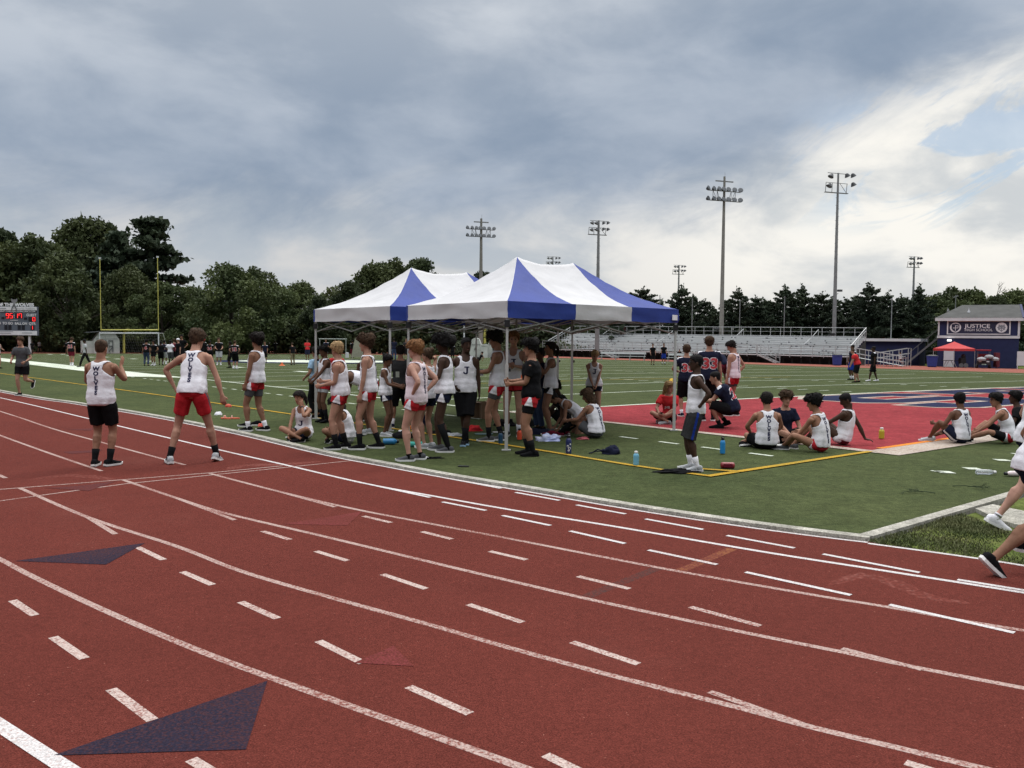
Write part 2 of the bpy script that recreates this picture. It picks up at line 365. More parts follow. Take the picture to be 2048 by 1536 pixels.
# kerbs
def kerb_mesh(name, pts, w, h, label, group=None, side_=1):
    mb = MB(); n = len(pts); offs = []
    for i in range(n):
        d = (pts[min(i + 1, n - 1)] - pts[max(i - 1, 0)]).normalized(); offs.append(V((-d.y, d.x)) * side_)
    prof = [(0.0, -0.04), (0.0, h), (w, h), (w, -0.04)]
    vs = []; fs = []
    for p, o in zip(pts, offs):
        for (a, z) in prof: q = p + o * a; vs.append((q.x, q.y, T(q.x, q.y) + z))
    for i in range(n - 1):
        for k in range(3): fs.append((i * 4 + k, i * 4 + k + 1, i * 4 + 5 + k, i * 4 + 4 + k))
    fs += [(0, 1, 2, 3), tuple((n - 1) * 4 + k for k in (3, 2, 1, 0))]
    return tag(link(name, vs, fs, m_conc), label, 'kerb', kind='structure')
kerb_mesh('track_kerb', kerb, 0.125, 0.03, 'long pale concrete kerb curving between red track and green turf')
kerb_mesh('verge_kerb', [kc + V((0.06, 0.06)), kc + kdir * 3, kc + kdir * 6, kc + kdir * 13, kc + kdir * 30, kc + kdir * 59], 0.12, 0.032, 'straight pale concrete kerb between turf and rough grass at right')
# ------------------------------------------------ track paint
def paint(name, polys, m, z, step=3.0): return drape(name, polys, m, z, step, kind='structure')
white = strip([p + V((0, 0)) for p in [q - V((0.022, 0.030)) for q in kerb]], 0.05) + strip([q - V((0.02, 0.03)) for q in edge2], 0.05)
L1 = spl([(-200, 752), (0, 795), (170, 835), (240, 852), (430, 897), (575, 930), (725, 965), (860, 990), (1024, 1019), (1224, 1051), (1524, 1102), (1774, 1141), (2048, 1184), (2300, 1226)])
white += strip(L1, 0.055)
paint('white_lane_lines', white, m_tw, -0.0042); white = []
for a, b in (((725, 965), (860, 994)), ((890, 955), (1002, 976)), ((1031, 984), (1119, 1000)), ((1153, 1009), (1251, 1027)), ((1291, 1037), (1406, 1058)), ((1454, 1070), (1589, 1095)), ((1646, 1107), (1839, 1144)),
             ((885, 1003), (972, 1020)), ((1005, 1030), (1101, 1050)), ((1140, 1061), (1250, 1086)), ((1297, 1099), (1434, 1128)), ((1491, 1143), (1702, 1189)), ((1779, 1208), (2029, 1264)), ((1915, 1158), (2090, 1186))):
    white += strip(W2([a, b]), 0.05)
white += strip(W2([(-60, 1410), (0, 1449), (135, 1536), (230, 1597)]), 0.075)
paint('white_track_dashes', white, m_tw, -0.0034)
faded = []
for l in ([(-150, 776), (0, 822), (100, 855), (200, 883), (370, 929)], [(420, 946), (550, 980), (700, 1015), (860, 1046), (1024, 1077), (1324, 1135), (1614, 1186), (1774, 1212), (1924, 1239), (2048, 1259), (2200, 1284)],
          [(-120, 826), (0, 870), (100, 906), (203, 941)], [(247, 959), (350, 994), (450, 1025), (650, 1072), (900, 1132), (1024, 1161), (1184, 1198), (1474, 1260), (1674, 1300), (1844, 1335), (2048, 1374), (2200, 1403)],
          [(-60, 921), (0, 950), (12, 955)], [(40, 975), (175, 1033), (350, 1090), (480, 1140), (650, 1190), (850, 1245), (1024, 1295), (1224, 1349), (1474, 1412), (1624, 1452), (1804, 1495), (1974, 1536), (2120, 1570)],
          [(-80, 1078), (0, 1117), (65, 1151), (200, 1215), (400, 1300), (600, 1374), (800, 1445), (1024, 1525), (1180, 1580)]):
    faded += strip(spl(l), 0.052)
paint('faded_track_lines', faded, m_tf, -0.0052); faded = []
for a, b in (((550, 980), (670, 1013)), ((350, 994), (470, 1039)), ((175, 1033), (231, 1067)), ((1684, 1295), (1844, 1337)), ((1419, 1381), (1606, 1447))): faded += strip(W2([a, b]), 0.05)
paint('faded_fork_lines', faded, m_tf, -0.0046); faded = []
faded += strip(W2([(-80, 985), (0, 978), (420, 945), (565, 931)]), 0.04) + strip(W2([(-80, 1012), (0, 1001), (250, 967), (700, 921)]), 0.04)
paint('faded_cross_lines', faded, m_tf, -0.0038)
dash = []
for a, b in (((727, 1031), (782, 1044)), ((844, 1062), (904, 1077)), ((979, 1101), (1053, 1118)), ((1156, 1151), (1259, 1176)), ((1380, 1212), (1521, 1250)), ((525, 1061), (580, 1078)), ((632, 1101), (695, 1120)), ((765, 1147), (852, 1176)), ((937, 1207), (1045, 1243)), ((1144, 1282), (1277, 1326)),
             ((275, 1093), (327, 1118)), ((365, 1142), (425, 1168)), ((481, 1202), (555, 1235)), ((637, 1280), (726, 1324)), ((817, 1371), (940, 1425)), ((1091, 1507), (1165, 1543)), ((25, 1199), (70, 1229)), ((106, 1272), (169, 1315)), ((222, 1376), (305, 1438)), ((382, 1516), (430, 1545)), ((1811, 1522), (1880, 1543))):
    dash += strip(W2([a, b]), 0.055)
paint('track_dashes', dash, m_td, -0.005)
paint('navy_track_triangles', [W2([(107, 1509), (492, 1497), (535, 1360)]), W2([(30, 1121), (212, 1128), (290, 1085)])], m_tn, -0.0032)
paint('faint_navy_marks', [W2([(90, 975), (178, 981), (232, 962), (160, 971)]), W2([(125, 903), (205, 899), (195, 904), (140, 907)]), W2([(130, 858), (190, 856), (180, 861)])], m_tnf, -0.003)
paint('red_track_triangles', [W2([(567, 1047), (695, 1050), (725, 1022)]), W2([(708, 1324), (828, 1331), (787, 1290)])], m_tr, -0.0036)
m_scuff = worn_mat('track_scuff', (0.165, 0.058, 0.047), (0.112, 0.027, 0.020), 0.30, 26)
for px_, w_ in (([(1660, 1168), (1720, 1150), (1775, 1158), (1850, 1190), (1940, 1205)], .17), ([(455, 938), (490, 930), (560, 928), (640, 922)], .22), ([(60, 958), (140, 950), (230, 958)], .2)):
    P_ = spl(px_, 6); n_ = len(P_); O_ = []
    for i in range(n_):
        d_ = (P_[min(i + 1, n_ - 1)] - P_[max(i - 1, 0)]).normalized(); O_.append(V((-d_.y, d_.x)) * w_ * .5 * (math.sin(math.pi * (i + .4) / n_) ** .6) * (1 + .5 * noise.noise((i * .8, w_ * 50, 1))))
    paint('track_scuff', [[P_[i] + O_[i], P_[i] - O_[i], P_[i + 1] - O_[i + 1], P_[i + 1] + O_[i + 1]] for i in range(n_ - 1)], m_scuff, -0.0058)
paint('orange_track_line', strip(W2([(1356, 1142), (1464, 1096)]), 0.09), m_to, -0.0056)
paint('dark_track_line', strip(W2([(1174, 1191), (1314, 1135)]), 0.09), m_tk, -0.0056)
# ------------------------------------------------ field paint
GA = rad(39.0); g = V((math.cos(GA), math.sin(GA))); s_ = V((-g.y, g.x)); B0 = W2([(1740, 902)])[0]; A0 = B0 + s_ * 9.14
FS, FE = W2([(1640, 736)])[0], W2([(1000, 716)])[0]
def fuv(u, v): return A0 + s_ * u + g * v
def vfar(u):
    p = fuv(u, 0); d = FE - FS; w = p - FS; cr = g.x * d.y - g.y * d.x
    return (d.x * w.y - d.y * w.x) / cr if abs(cr) > 1e-6 else 48
ez = [fuv(0, 0), fuv(-9.14, 0), fuv(-9.14, 44), fuv(0, 44)]
paint('red_end_zone', [ez], m_red, 0.003)
fl = []
for k in range(1, 21): fl += strip([fuv(4.572 * k, 0), fuv(4.572 * k, min(vfar(4.572 * k), 48))], 0.11)
paint('white_yard_lines', fl, m_fwhite, 0.005); fl = []
fl += strip([fuv(0, -0.1), fuv(0, 42)], 0.16)
fl += strip([fuv(0, 0), fuv(22.9, 0)], 0.13) + strip([fuv(68, 0), fuv(100, 0)], 0.13)
fl += [[fuv(22.9, 0.0), fuv(22.9, -0.05), fuv(25.5, -1.83), fuv(71, -1.83), fuv(71, 0)]]
fl += strip([FS + (FS - FE) * 0.6, FS, FE, FE + (FE - FS) * 0.8], 0.25)
for k in range(1, 100):
    u = 0.914 * k
    if k % 5 == 0: continue
    for v in (16.3, 26): fl += strip([fuv(u - 0.05, v), fuv(u - 0.05, v + 0.65)], 0.10)
for k in range(4, 100, 10):
    for v in (8.5, 9.8): fl += strip([fuv(4.572 * 2 * (k // 10 + 1), v - .5), fuv(4.572 * 2 * (k // 10 + 1) + 1.6, v - .5)], 0.5)
for i in range(46):
    u = -8.6 + i * 0.92
    if 23 < u < 24: continue
    fl += strip([fuv(u, -1.85), fuv(u + 0.42, -1.85)], 0.09)
for p in ((1890, 945), (1945, 938), (2005, 921), (2040, 909)):
    c = W2([p])[0]; fl += [[c - s_ * .15, c - g * .12, c + s_ * .15, c + g * .12]]
fl += strip(W2([(1862, 942), (1890, 946)]), 0.06)
paint('white_field_lines', fl, m_fwhite, 0.008)
paint('end_zone_border', [[fuv(0, 0), fuv(0, -0.2), fuv(-9.14 - .25, -0.2), fuv(-9.14, 0.05)], [fuv(-9.14, 0.06), fuv(-9.14 - .25, -0.19), fuv(-9.72, -0.2), fuv(-9.72, 40), fuv(-9.14, 40)]], m_band, 0.011)
paint('orange_end_line', strip([fuv(-9.1, 0.35), fuv(-9.1, 38)], 0.12), m_fora, 0.014)
yel0 = strip(spl([(-200, 719), (0, 747), (300, 788), (610, 833), (1000, 889), (1260, 931), (1418, 953)], 3), 0.10)
paint('yellow_touchline', yel0, m_fyel, 0.012)
yel = strip(W2([(1414, 954), (1740, 904)]), 0.11); yel2 = strip(W2([(1395, 939), (1484, 945)]), 0.09); paint('yellow_corner_mark', yel2, m_fyel, 0.016)
yel += strip([fuv(12, 3), fuv(12, 30)], 0.09) + strip(W2([(1345, 757), (1341, 762), (1350, 766), (1372, 768)]), 0.16)
paint('yellow_soccer_lines', yel, m_fyel, 0.0135)
# big letters in the end zone, navy with white rims
BLK = {'S': [(0, .16), (.16, 0), (.84, 0), (1, .16), (1, .62), (.84, .78), (.33, .78), (.33, 1.03), (.67, 1.03), (.67, .92), (1, .92), (1, 1.14), (.84, 1.3), (.16, 1.3), (0, 1.14), (0, .68), (.16, .52), (.67, .52), (.67, .27), (.33, .27), (.33, .40), (0, .40)],
       'T': [(.22, 0), (.78, 0), (.78, .2), (.67, .2), (.67, 1.04), (.80, 1.04), (.80, .86), (1.02, .86), (1.02, 1.3), (-.02, 1.3), (-.02, .86), (.20, .86), (.20, 1.04), (.33, 1.04), (.33, .2), (.22, .2)],
       'U': [(0, 1.3), (0, .16), (.16, 0), (.84, 0), (1, .16), (1, 1.3), (.67, 1.3), (.67, .27), (.33, .27), (.33, 1.3)]}
def outset(poly, d):
    n = len(poly); P = [V(p) for p in poly]; out = []
    for i in range(n):
        e1 = (P[i] - P[i - 1]).normalized(); e2 = (P[(i + 1) % n] - P[i]).normalized(); n1 = V((e1.y, -e1.x)); n2 = V((e2.y, -e2.x)); m = n1 + n2; out.append(P[i] + m * (d / max(.5, m.dot(m) / 2)) if m.length > .1 else P[i])
    return out
def letters(off):
    out = []
    for i, ch in enumerate('STU'):
        P = [(10.9 + i * 8.2 + x * 6.8, -5.75 + y * 4.15) for x, y in BLK[ch]]; ar = sum(P[k - 1][0] * P[k][1] - P[k][0] * P[k - 1][1] for k in range(len(P)))
        if ar < 0: P = P[::-1]
        out.append([fuv(q[1], q[0]) for q in (outset(P, off) if off else P)])
    return out
paint('end_zone_letter_rims', letters(.20), m_band, 0.006, 3.0)
paint('end_zone_letters', letters(0), m_navyt, 0.009, 3.0)
mc = V((pt(640, 723).x, pt(640, 723).y))
def ell(a, b): return [mc + V((1, 0)) * a * math.cos(t) + V((0, 1)) * b * math.sin(t) for t in [2 * math.pi * k / 40 for k in range(40)]]
paint('midfield_emblem_rim', [ell(8.6, 7.5)], m_navyt, 0.018)
paint('midfield_emblem', [ell(6.8, 5.0)], m_fwhite, 0.026)
# ================================================================ canopies
m_tw_ = mat('tent_white', (0.50, 0.495, 0.50), 0.75, 0.05, 2.0, 0.25, 9, trans=0.05)
m_tb_ = mat('tent_blue', (0.013, 0.035, 0.215), 0.7, 0.08, 2.0, 0.25, 9, trans=0.03)
m_leg = mat('tent_leg', (0.50, 0.50, 0.48), 0.45, 0.06, 4, metal=0.3)
m_blk = mat('black_plastic', (0.015, 0.015, 0.016), 0.5, 0.2, 8)
m_truss = mat('tent_truss', (0.20, 0.20, 0.19), 0.5, 0.08, 4)
def tent(C, Lp, Rp, label):
    o = C.copy(); o.z = T(C.x, C.y)
    root = empty('canopy_tent', o); ex = V((Rp.x - C.x, Rp.y - C.y, 0)); ey = V((Lp.x - C.x, Lp.y - C.y, 0)); a, b = 4.57, 3.05
    ex.normalize(); ey.normalize()
    P = lambda x, y, z: ex * x + ey * y + V((0, 0, z))
    EZ, VZ, PZ = 2.33, 2.07, 3.22
    p1, p2 = (a / 3, b / 2), (2 * a / 3, b / 2)
    rs = random.Random(len(label))
    def hgt(x, y):          # concave canopy between the eave and the two peaks
        dx = max(p1[0] - x, x - p2[0], 0) / (a / 3); dy = abs(y - b / 2) / (b / 2); d = max(dx, dy)
        rid = 1.0
        if p1[0] < x < p2[0]:
            q = (x - p1[0]) / (p2[0] - p1[0]); rid = 1 - 0.11 * 4 * q * (1 - q)
        f = (1 - d); f = f * (0.46 + 0.54 * f)
        wr = noise.noise((x * 2.2, y * 2.2, 3)) * 0.016 + noise.noise((x * 7 + y * 3, y * 5 - x * 2, 1)) * 0.013
        return EZ + (PZ - EZ) * f * rid + wr * min(1, f * 6)
    vs = []; fs = []; mi = []
    def panel(A, Bq, C2, D2, nu, nv, m_):       # eave A-B, ridge D-C
        base = len(vs)
        for j in range(nv + 1):
            for i in range(nu + 1):
                u_, v_ = i / nu, j / nv; x = (A[0] * (1 - u_) + Bq[0] * u_) * (1 - v_) + (D2[0] * (1 - u_) + C2[0] * u_) * v_; y = (A[1] * (1 - u_) + Bq[1] * u_) * (1 - v_) + (D2[1] * (1 - u_) + C2[1] * u_) * v_; vs.append(P(x, y, hgt(x, y)))
        for j in range(nv):
            for i in range(nu): q = base + j * (nu + 1) + i; fs.append((q, q + 1, q + nu + 2, q + nu + 1)); mi.append(m_)
    for (y0, ya) in ((0, 1), (b, 0)):
        panel((0, y0), (a / 3, y0), p1, p1, 18, 26, 1); panel((a / 3, y0), (2 * a / 3, y0), p2, p1, 22, 26, 0); panel((2 * a / 3, y0), (a, y0), p2, p2, 18, 26, 1)
    panel((0, b), (0, 0), p1, p1, 34, 26, 0); panel((a, 0), (a, b), p2, p2, 34, 26, 0)
    # valance
    per = [(a * i / 60, 0) for i in range(60)] + [(a, b * i / 40) for i in range(40)] + [(a - a * i / 60, b) for i in range(60)] + [(0, b - b * i / 40) for i in range(40)]
    base = len(vs); rows = 5; n = len(per)
    for r in range(rows):
        for k, (x, y) in enumerate(per):
            w = (noise.noise((x * 1.4 + 5, y * 1.4, r * .7)) * 0.03 + noise.noise((x * .8, y * .8, r * 2.2 + 9)) * 0.02) * (0.3 + r / rows)
            out = V((0, -1, 0)) if y == 0 else V((1, 0, 0)) if x == a else V((0, 1, 0)) if y == b else V((-1, 0, 0))
            zz = EZ + (VZ - EZ) * r / (rows - 1) + (0.025 * math.sin(k * .5) * noise.noise((x, y, 2)) if r else 0)
            vs.append(P(x + out.x * (.012 + w), y + out.y * (.012 + w), zz))
    for r in range(rows - 1):
        for k in range(n):
            fs.append((base + r * n + k, base + r * n + (k + 1) % n, base + (r + 1) * n + (k + 1) % n, base + (r + 1) * n + k))
            x, y = per[k]; ll = (y in (0, b)); mi.append(1 if ll and not (a / 3 <= x - (1e-6 if y == 0 else -1e-6) < 2 * a / 3) else 0)
    cnp = link('canopy', vs, fs, [m_tw_, m_tb_], mi, root, True); bmw = bmesh.new(); bmw.from_mesh(cnp.data); bmesh.ops.remove_doubles(bmw, verts=bmw.verts[:], dist=.0005); bmesh.ops.recalc_face_normals(bmw, faces=bmw.faces[:]); bmw.to_mesh(cnp.data); bmw.free()
    mbp = MB(); mbp.box(P(a - .16, -.045, VZ + .10), (.16, .012, .10), Matrix.Rotation(math.atan2(ex.y, ex.x), 3, 'Z')); mbp.build('label_patch', mat('patch_white', (.7, .7, .72)), root)
    for (x, y) in ((0.03, 0.03), (a - .03, .03), (.03, b - .03), (a - .03, b - .03)):
        m = MB(); m.bar(P(x, y, 0.02), P(x, y, 1.35), 0.052); m.bar(P(x, y, 1.2), P(x, y, 2.25), 0.038)
        lg = m.build('leg', m_leg, root); m = MB(); m.box(P(x, y, .012), (.14, .10, .016)); m.build('foot_plate', m_leg, lg)
        m = MB(); m.box(P(x, y, 1.98), (.085, .085, .11)); m.build('slider', m_blk, lg); m = MB(); m.box(P(x + .04, y, 1.26), (.06, .05, .05)); m.build('latch', m_blk, lg)
    m = MB()
    def sciss(q0, q1, n):
        for i in range(n):
            A = V(q0).lerp(V(q1), i / n); Bq = V(q0).lerp(V(q1), (i + 1) / n)
            m.bar(P(A.x, A.y, 2.12), P(Bq.x, Bq.y, 1.86), .03, .016); m.bar(P(A.x, A.y, 1.87), P(Bq.x, Bq.y, 2.11), .03, .016)
    e = 0.05
    sciss((e, e), (a - e, e), 3); sciss((e, b - e), (a - e, b - e), 3); sciss((e, e), (e, b - e), 2); sciss((a - e, e), (a - e, b - e), 2)
    for px_ in (a / 3, 2 * a / 3):
        sciss((px_, e), (px_, b - e), 2); m.bar(P(px_, b / 2, 1.9), P(px_, b / 2, PZ - .06), .035)
    m.build('truss', m_truss, root)
    return tag(root, label, 'canopy tent', 'striped canopy tents')
tent(pt(1012, 902), pt(805, 865), pt(1348, 862), 'front blue and white striped canopy tent standing nearest the track')
tent(pt(779, 863), pt(620, 837), pt(1130, 835), 'rear blue and white striped canopy tent, behind and left of the other one')
# ================================================================ light poles
m_steel = mat('galvanised_steel', (0.23, 0.235, 0.235), 0.5, 0.12, 3, metal=0.35)
m_pole_c = mat('concrete_pole', (0.20, 0.195, 0.175), 0.85, 0.12, 2)
m_lampb = mat('lamp_housing', (0.075, 0.078, 0.082), 0.5, 0.15, 5)
m_lens = mat('lamp_glass', (0.10, 0.11, 0.12), 0.25, 0.1, 5)
def light_pole(px, top, dist, kind, label, yaw=12, w=0.30):
    p = pd(px, 700, dist); p.z = T(p.x, p.y); H = zrow(p, top) - p.z; root = empty('floodlight_pole', p, rad(yaw))
    m = MB(); m.lathe((0, 0, 0), [(w * .62, 0), (w * .55, H * .2), (w * .36, H * .75), (w * .26, H)], 10)
    m.build('pole', m_pole_c if kind == 'many' else m_steel, root)
    k = H / 17
    fr = MB()
    if kind == 'many':
        fr.bar((-.95 * k, 0, H - .45 * k), (.95 * k, 0, H - .45 * k), .13)
        fr.tube([(0.06, 0, H), (0.06, 0, H + .5)], .015, 5)
        for z in (1.35, 2.25):
            fr.bar((-1.75 * k, 0, H - z * k), (1.75 * k, 0, H - z * k), .09)
        for x in (-1.2, -.75, .75, 1.2):
            fr.bar((x * k, 0, H - 1.35 * k), (x * k, 0, H - 2.25 * k), .05); fr.bar((x * k, 0, H - 1.35 * k), (x * .6 * k, 0, H - 2.25 * k), .04)
        lamps = [(x, H - (1.22 + r * .92) * k) for r in (0, 1) for x in (-1.85, -1.25, -.7, -.22, .3, .95, 1.6)]
        rr = .235 * k
    else:
        fr.bar((-1.15 * k, 0, H - .05 * k), (1.15 * k, 0, H - .05 * k), .06); fr.bar((-1.35 * k, .1, H - 1.75 * k), (1.15 * k, .1, H - 1.75 * k), .28, .08)
        for x in (-1.3, -.6, 1.0): fr.bar((x * k, .0, H - .9 * k), (x * k, .1, H - 1.75 * k), .05)
        fr.bar((-1.3 * k, 0, H - .9 * k), (1.05 * k, 0, H - .9 * k), .05); fr.bar((.2 * k, 0, H - .9 * k), (1.0 * k, .1, H - 1.7 * k), .04)
        lamps = {'four': [(-1.0, H - .4 * k), (-1.15, H - 1.25 * k), (.8, H - .25 * k), (1.45, H - .2 * k), (1.5, H - 1.0 * k)],
                 'eight': [(-1.0, H - .4 * k), (-.45, H - .4 * k), (-1.05, H - 1.25 * k), (-.4, H - 1.2 * k), (.6, H - .35 * k), (1.2, H - .3 * k), (.6, H - 1.1 * k), (1.2, H - 1.1 * k)]}[kind]
        rr = .26 * k
        rg = MB()
        for i in range(int(H * .8 / .9)): rg.bar((0, 0, 3 + i * .9), (.28, 0, 3 + i * .9), .03); rg.bar((0, 0, 3.4 + i * .9), (-.28, 0, 3.4 + i * .9), .03)
        rg.build('climbing_rungs', m_steel, root)['kind'] = 'stuff'
    fr.build('lamp_frame', m_steel, root)
    hb = MB(); hl = []
    for (x, z) in lamps:
        tilt = Matrix.Rotation(rad(-62 if kind == 'many' else -30 * (1 if x > 0 else -1)), 3, 'X' if kind == 'many' else 'Y') @ Matrix.Rotation(rad(180), 3, 'X')
        if kind == 'many': tilt = Matrix.Rotation(rad(90 - 22), 3, 'X') @ Matrix.Rotation(rad(-x * 14), 3, 'Y')
        b = MB(); xx = x * (k if kind == 'many' else k)
        b.lathe((xx, -.25 * k, z), [(rr * .30, -rr * .95), (rr * .5, -rr * .8), (rr * .72, -rr * .35), (rr, rr * .2), (rr * 1.02, rr * .27)], 14, 0, tilt)
        lamp = b.build('floodlight', m_lampb, root, False)
        g_ = MB(); g_.lathe((xx, -.25 * k, z), [(rr * .9, rr * .28), (rr * .6, rr * .33)], 14, 0, tilt); g_.build('lens', m_lens, lamp)
    if kind == 'four':
        b = MB(); b.bar((0, 0, H * .36), (.45, 0, H * .37), .06); b.box((.6, -.1, H * .385), (.5, .35, .25)); b.bar((0, 0, H * .27), (.4, 0, H * .275), .06); b.box((.5, -.1, H * .28), (.45, .3, .12)); b.build('side_lamp', m_lampb, root)
    if kind == 'many' and H > 14:
        b = MB(); b.bar((-.7, 0, H * .17), (.5, 0, H * .17), .05); b.box((-.8, -.1, H * .175), (.5, .3, .2)); b.build('side_lamp', m_lampb, root)
    return tag(root, label, 'light pole', 'floodlight poles round the field')
light_pole(1442, 353, 109, 'many', 'tallest floodlight pole, concrete, with two rows of round lamps behind the bleachers', 20, .5)
light_pole(1667, 346, 104, 'four', 'tall grey steel floodlight pole with five big lamps near the right end of the bleachers', 20, .42)
light_pole(961, 437, 112, 'many', 'concrete floodlight pole with round lamps rising behind the two tents', 20, .55)
light_pole(1194, 441, 108, 'eight', 'grey steel floodlight pole with eight shaded lamps right of the tent peaks', 20, .5)
light_pole(1104, 513, 170, 'eight', 'distant floodlight pole whose lamps just clear the front tent ridge', 20, .4)
light_pole(1355, 530, 165, 'eight', 'thin distant floodlight pole above the pines left of the tallest pole', 20, .45)
light_pole(1823, 513, 135, 'eight', 'thin floodlight pole above the pines left of the blue building', 20, .42)
for i, (px, top, dist) in enumerate(((1318, 590, 112), (1383, 596, 112), (1478, 600, 112), (1567, 592, 110), (1781, 596, 106), (1908, 590, 110))):
    p = pd(px, 700, dist); p.z = T(p.x, p.y); m = MB(); H = zrow(p, top) - p.z; m.lathe(p, [(.07, 0), (.05, H)], 8)
    if i == 5: m.bar(p + V((-.3, 0, H - .3)), p + V((.3, 0, H - .1)), .1)
    tag(m.build('netting_pole', m_steel), 'thin bare grey netting pole standing in front of the dark pines', 'pole', 'thin netting poles before the pines')
# ================================================================ bleachers
m_alu = mat('bleacher_aluminium', (0.60, 0.61, 0.61), 0.45, 0.05, 2, metal=0.15)
m_rail = mat('rail_aluminium', (0.42, 0.43, 0.43), 0.4, 0.08, 3, metal=0.3)
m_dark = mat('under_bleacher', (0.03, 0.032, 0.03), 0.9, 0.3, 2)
m_post = mat('bleacher_post', (0.12, 0.125, 0.13), 0.6, 0.1, 3)
R0 = pd(1694, 720, 92); Lf = pd(1085, 706, 115); R0.z = T(R0.x, R0.y)
bx = V((Lf.x - R0.x, Lf.y - R0.y, 0)); BL = bx.length; bx.normalize(); by = V((-bx.y, bx.x, 0)) * -1
if by.y < 0: by = -by
bl = empty('bleachers', R0)
def BP(u, v, z):
    q = bx * u + by * v; return V((q.x, q.y, z + T(R0.x + q.x, R0.y + q.y) - R0.z))
bR = Matrix((bx, by, V((0, 0, 1)))).transposed()
DK, NR, RD, RH = 0.95, 9, 0.66, 0.225
m = MB(); mf = MB()
nseg = 12
for i in range(nseg):
    u0, u1 = BL * i / nseg, BL * (i + 1) / nseg - .002
    def slab(mb, v0, v1, z0, z1):
        vs = [BP(u, v, z) for u in (u0, u1) for (v, z) in ((v0, z0), (v1, z0), (v1, z1), (v0, z1))]
        mb.add(vs, [(0, 1, 2, 3), (7, 6, 5, 4), (0, 4, 5, 1), (1, 5, 6, 2), (2, 6, 7, 3), (3, 7, 4, 0)])
    slab(mf, 0, 1.3, DK - .1, DK)
    for r in range(NR):
        z = DK + .18 + r * RH; v = 1.3 + r * RD
        slab(mf, v, v + RD - .01, z - .06, z); slab(m, v + .32, v + .58, z + .20, z + .245); slab(mf, v + RD - .03, v + RD - .004, z + .003, z + RH - .065)
m.build('seat_planks', m_alu, bl); mf.build('deck', m_alu, bl)
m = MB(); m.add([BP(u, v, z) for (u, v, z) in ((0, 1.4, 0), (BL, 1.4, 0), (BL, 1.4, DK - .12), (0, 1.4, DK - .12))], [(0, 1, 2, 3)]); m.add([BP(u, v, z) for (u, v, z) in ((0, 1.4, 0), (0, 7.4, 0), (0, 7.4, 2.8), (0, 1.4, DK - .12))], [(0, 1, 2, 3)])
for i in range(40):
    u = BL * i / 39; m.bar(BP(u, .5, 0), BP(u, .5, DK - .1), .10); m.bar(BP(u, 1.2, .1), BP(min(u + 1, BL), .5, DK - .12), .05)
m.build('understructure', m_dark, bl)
m = MB(); md = MB(); zt = DK + .18 + NR * RH
stairs_u = [.30, .52, .745]; gap = []
for i in range(33):
    u = BL * i / 32
    m.bar(BP(u, -.02, DK - .25), BP(u, -.02, DK + 1.05), .055); md.bar(BP(u, 7.35, zt - .4), BP(u, 7.35, zt + 1.0), .05)
for i in range(nseg):
    u0, u1 = BL * i / nseg, BL * (i + 1) / nseg
    for z in (1.05, .72, .40): m.bar(BP(u0, -.02, DK + z), BP(u1, -.02, DK + z), .05)
    m.bar(BP(u0, 7.35, zt + 1.0), BP(u1, 7.35, zt + 1.0), .07); m.bar(BP(u0, 7.35, zt + .5), BP(u1, 7.35, zt + .5), .03)
for u in (0, BL):
    m.bar(BP(u, .0, DK + 1.05), BP(u, 1.3, DK + 1.05), .05); m.bar(BP(u, 1.3, DK + 1.1), BP(u, 7.35, zt + 1.0), .07); m.bar(BP(u, 1.3, DK + .8), BP(u, 7.35, zt + .7), .04)
    for r in range(0, NR, 1): m.bar(BP(u, 1.4 + r * RD, DK + .2 + r * RH), BP(u, 1.4 + r * RD, DK + 1.15 + r * RH), .045)
m.build('guard_rail', m_rail, bl); md.build('back_rail', m_rail, bl)
for f in (.13, .36, .59, .83):
    u = BL * f; m = MB()
    for du in (-.0,):
        pts = [BP(u, 1.6, DK + .2), BP(u, 1.6, DK + 1.2), BP(u, 3.6, DK + 1.85), BP(u, 3.6, DK + .9)]
        m.tube(pts, .03, 6); m.tube([BP(u, 4.4, DK + 1.2), BP(u, 4.4, DK + 2.1), BP(u, 6.6, DK + 2.95), BP(u, 6.6, DK + 1.9)], .03, 6)
    m.build('aisle_rail', m_rail, bl)
for f in (.24, .50, .76):
    u = BL * f; m = MB()
    for i in range(6):
        m.box(BP(u - .35 - i * .32, -.75, DK - .08 - i * .155), (.32, 1.3, .04), bR)
    for v in (-.12, -1.38):
        m.bar(BP(u, v, DK), BP(u - 2.2, v, .05), .07, .14)
        m.bar(BP(u, v, DK + 1.05), BP(u - 2.2, v, 1.0), .05); m.bar(BP(u, v, DK), BP(u, v, DK + 1.05), .05); m.bar(BP(u - 2.2, v, .05), BP(u - 2.2, v, 1.0), .05); m.bar(BP(u, v, DK + .6), BP(u - 2.2, v, .55), .04)
    m.build('stairs', m_rail, bl)
r = random.Random(4); m = MB()
for i in range(150):
    k = r.randrange(NR - 1); u = r.uniform(.3, BL - .3); z = DK + .18 + k * RH; m.box(BP(u, 1.3 + k * RD + .3, z + .12), (.16, .06, .14), bR)
o = m.build('seat_bracket', m_post, bl); o['kind'] = 'stuff'
m = MB(); m.add([BP(-.2, 0, DK + .02), BP(-.2, 1.3, DK + .02), BP(-5.5, 1.3, .1), BP(-5.5, 0, .1)], [(0, 1, 2, 3)])
for v in (0, 1.3):
    for z in (.45, 1.0): m.bar(BP(0, v, DK + z), BP(-5.5, v, .05 + z), .05)
    for i in range(7): m.bar(BP(-i * .92, v, 0), BP(-i * .92, v, DK * (1 - i / 6) + 1.0), .05)
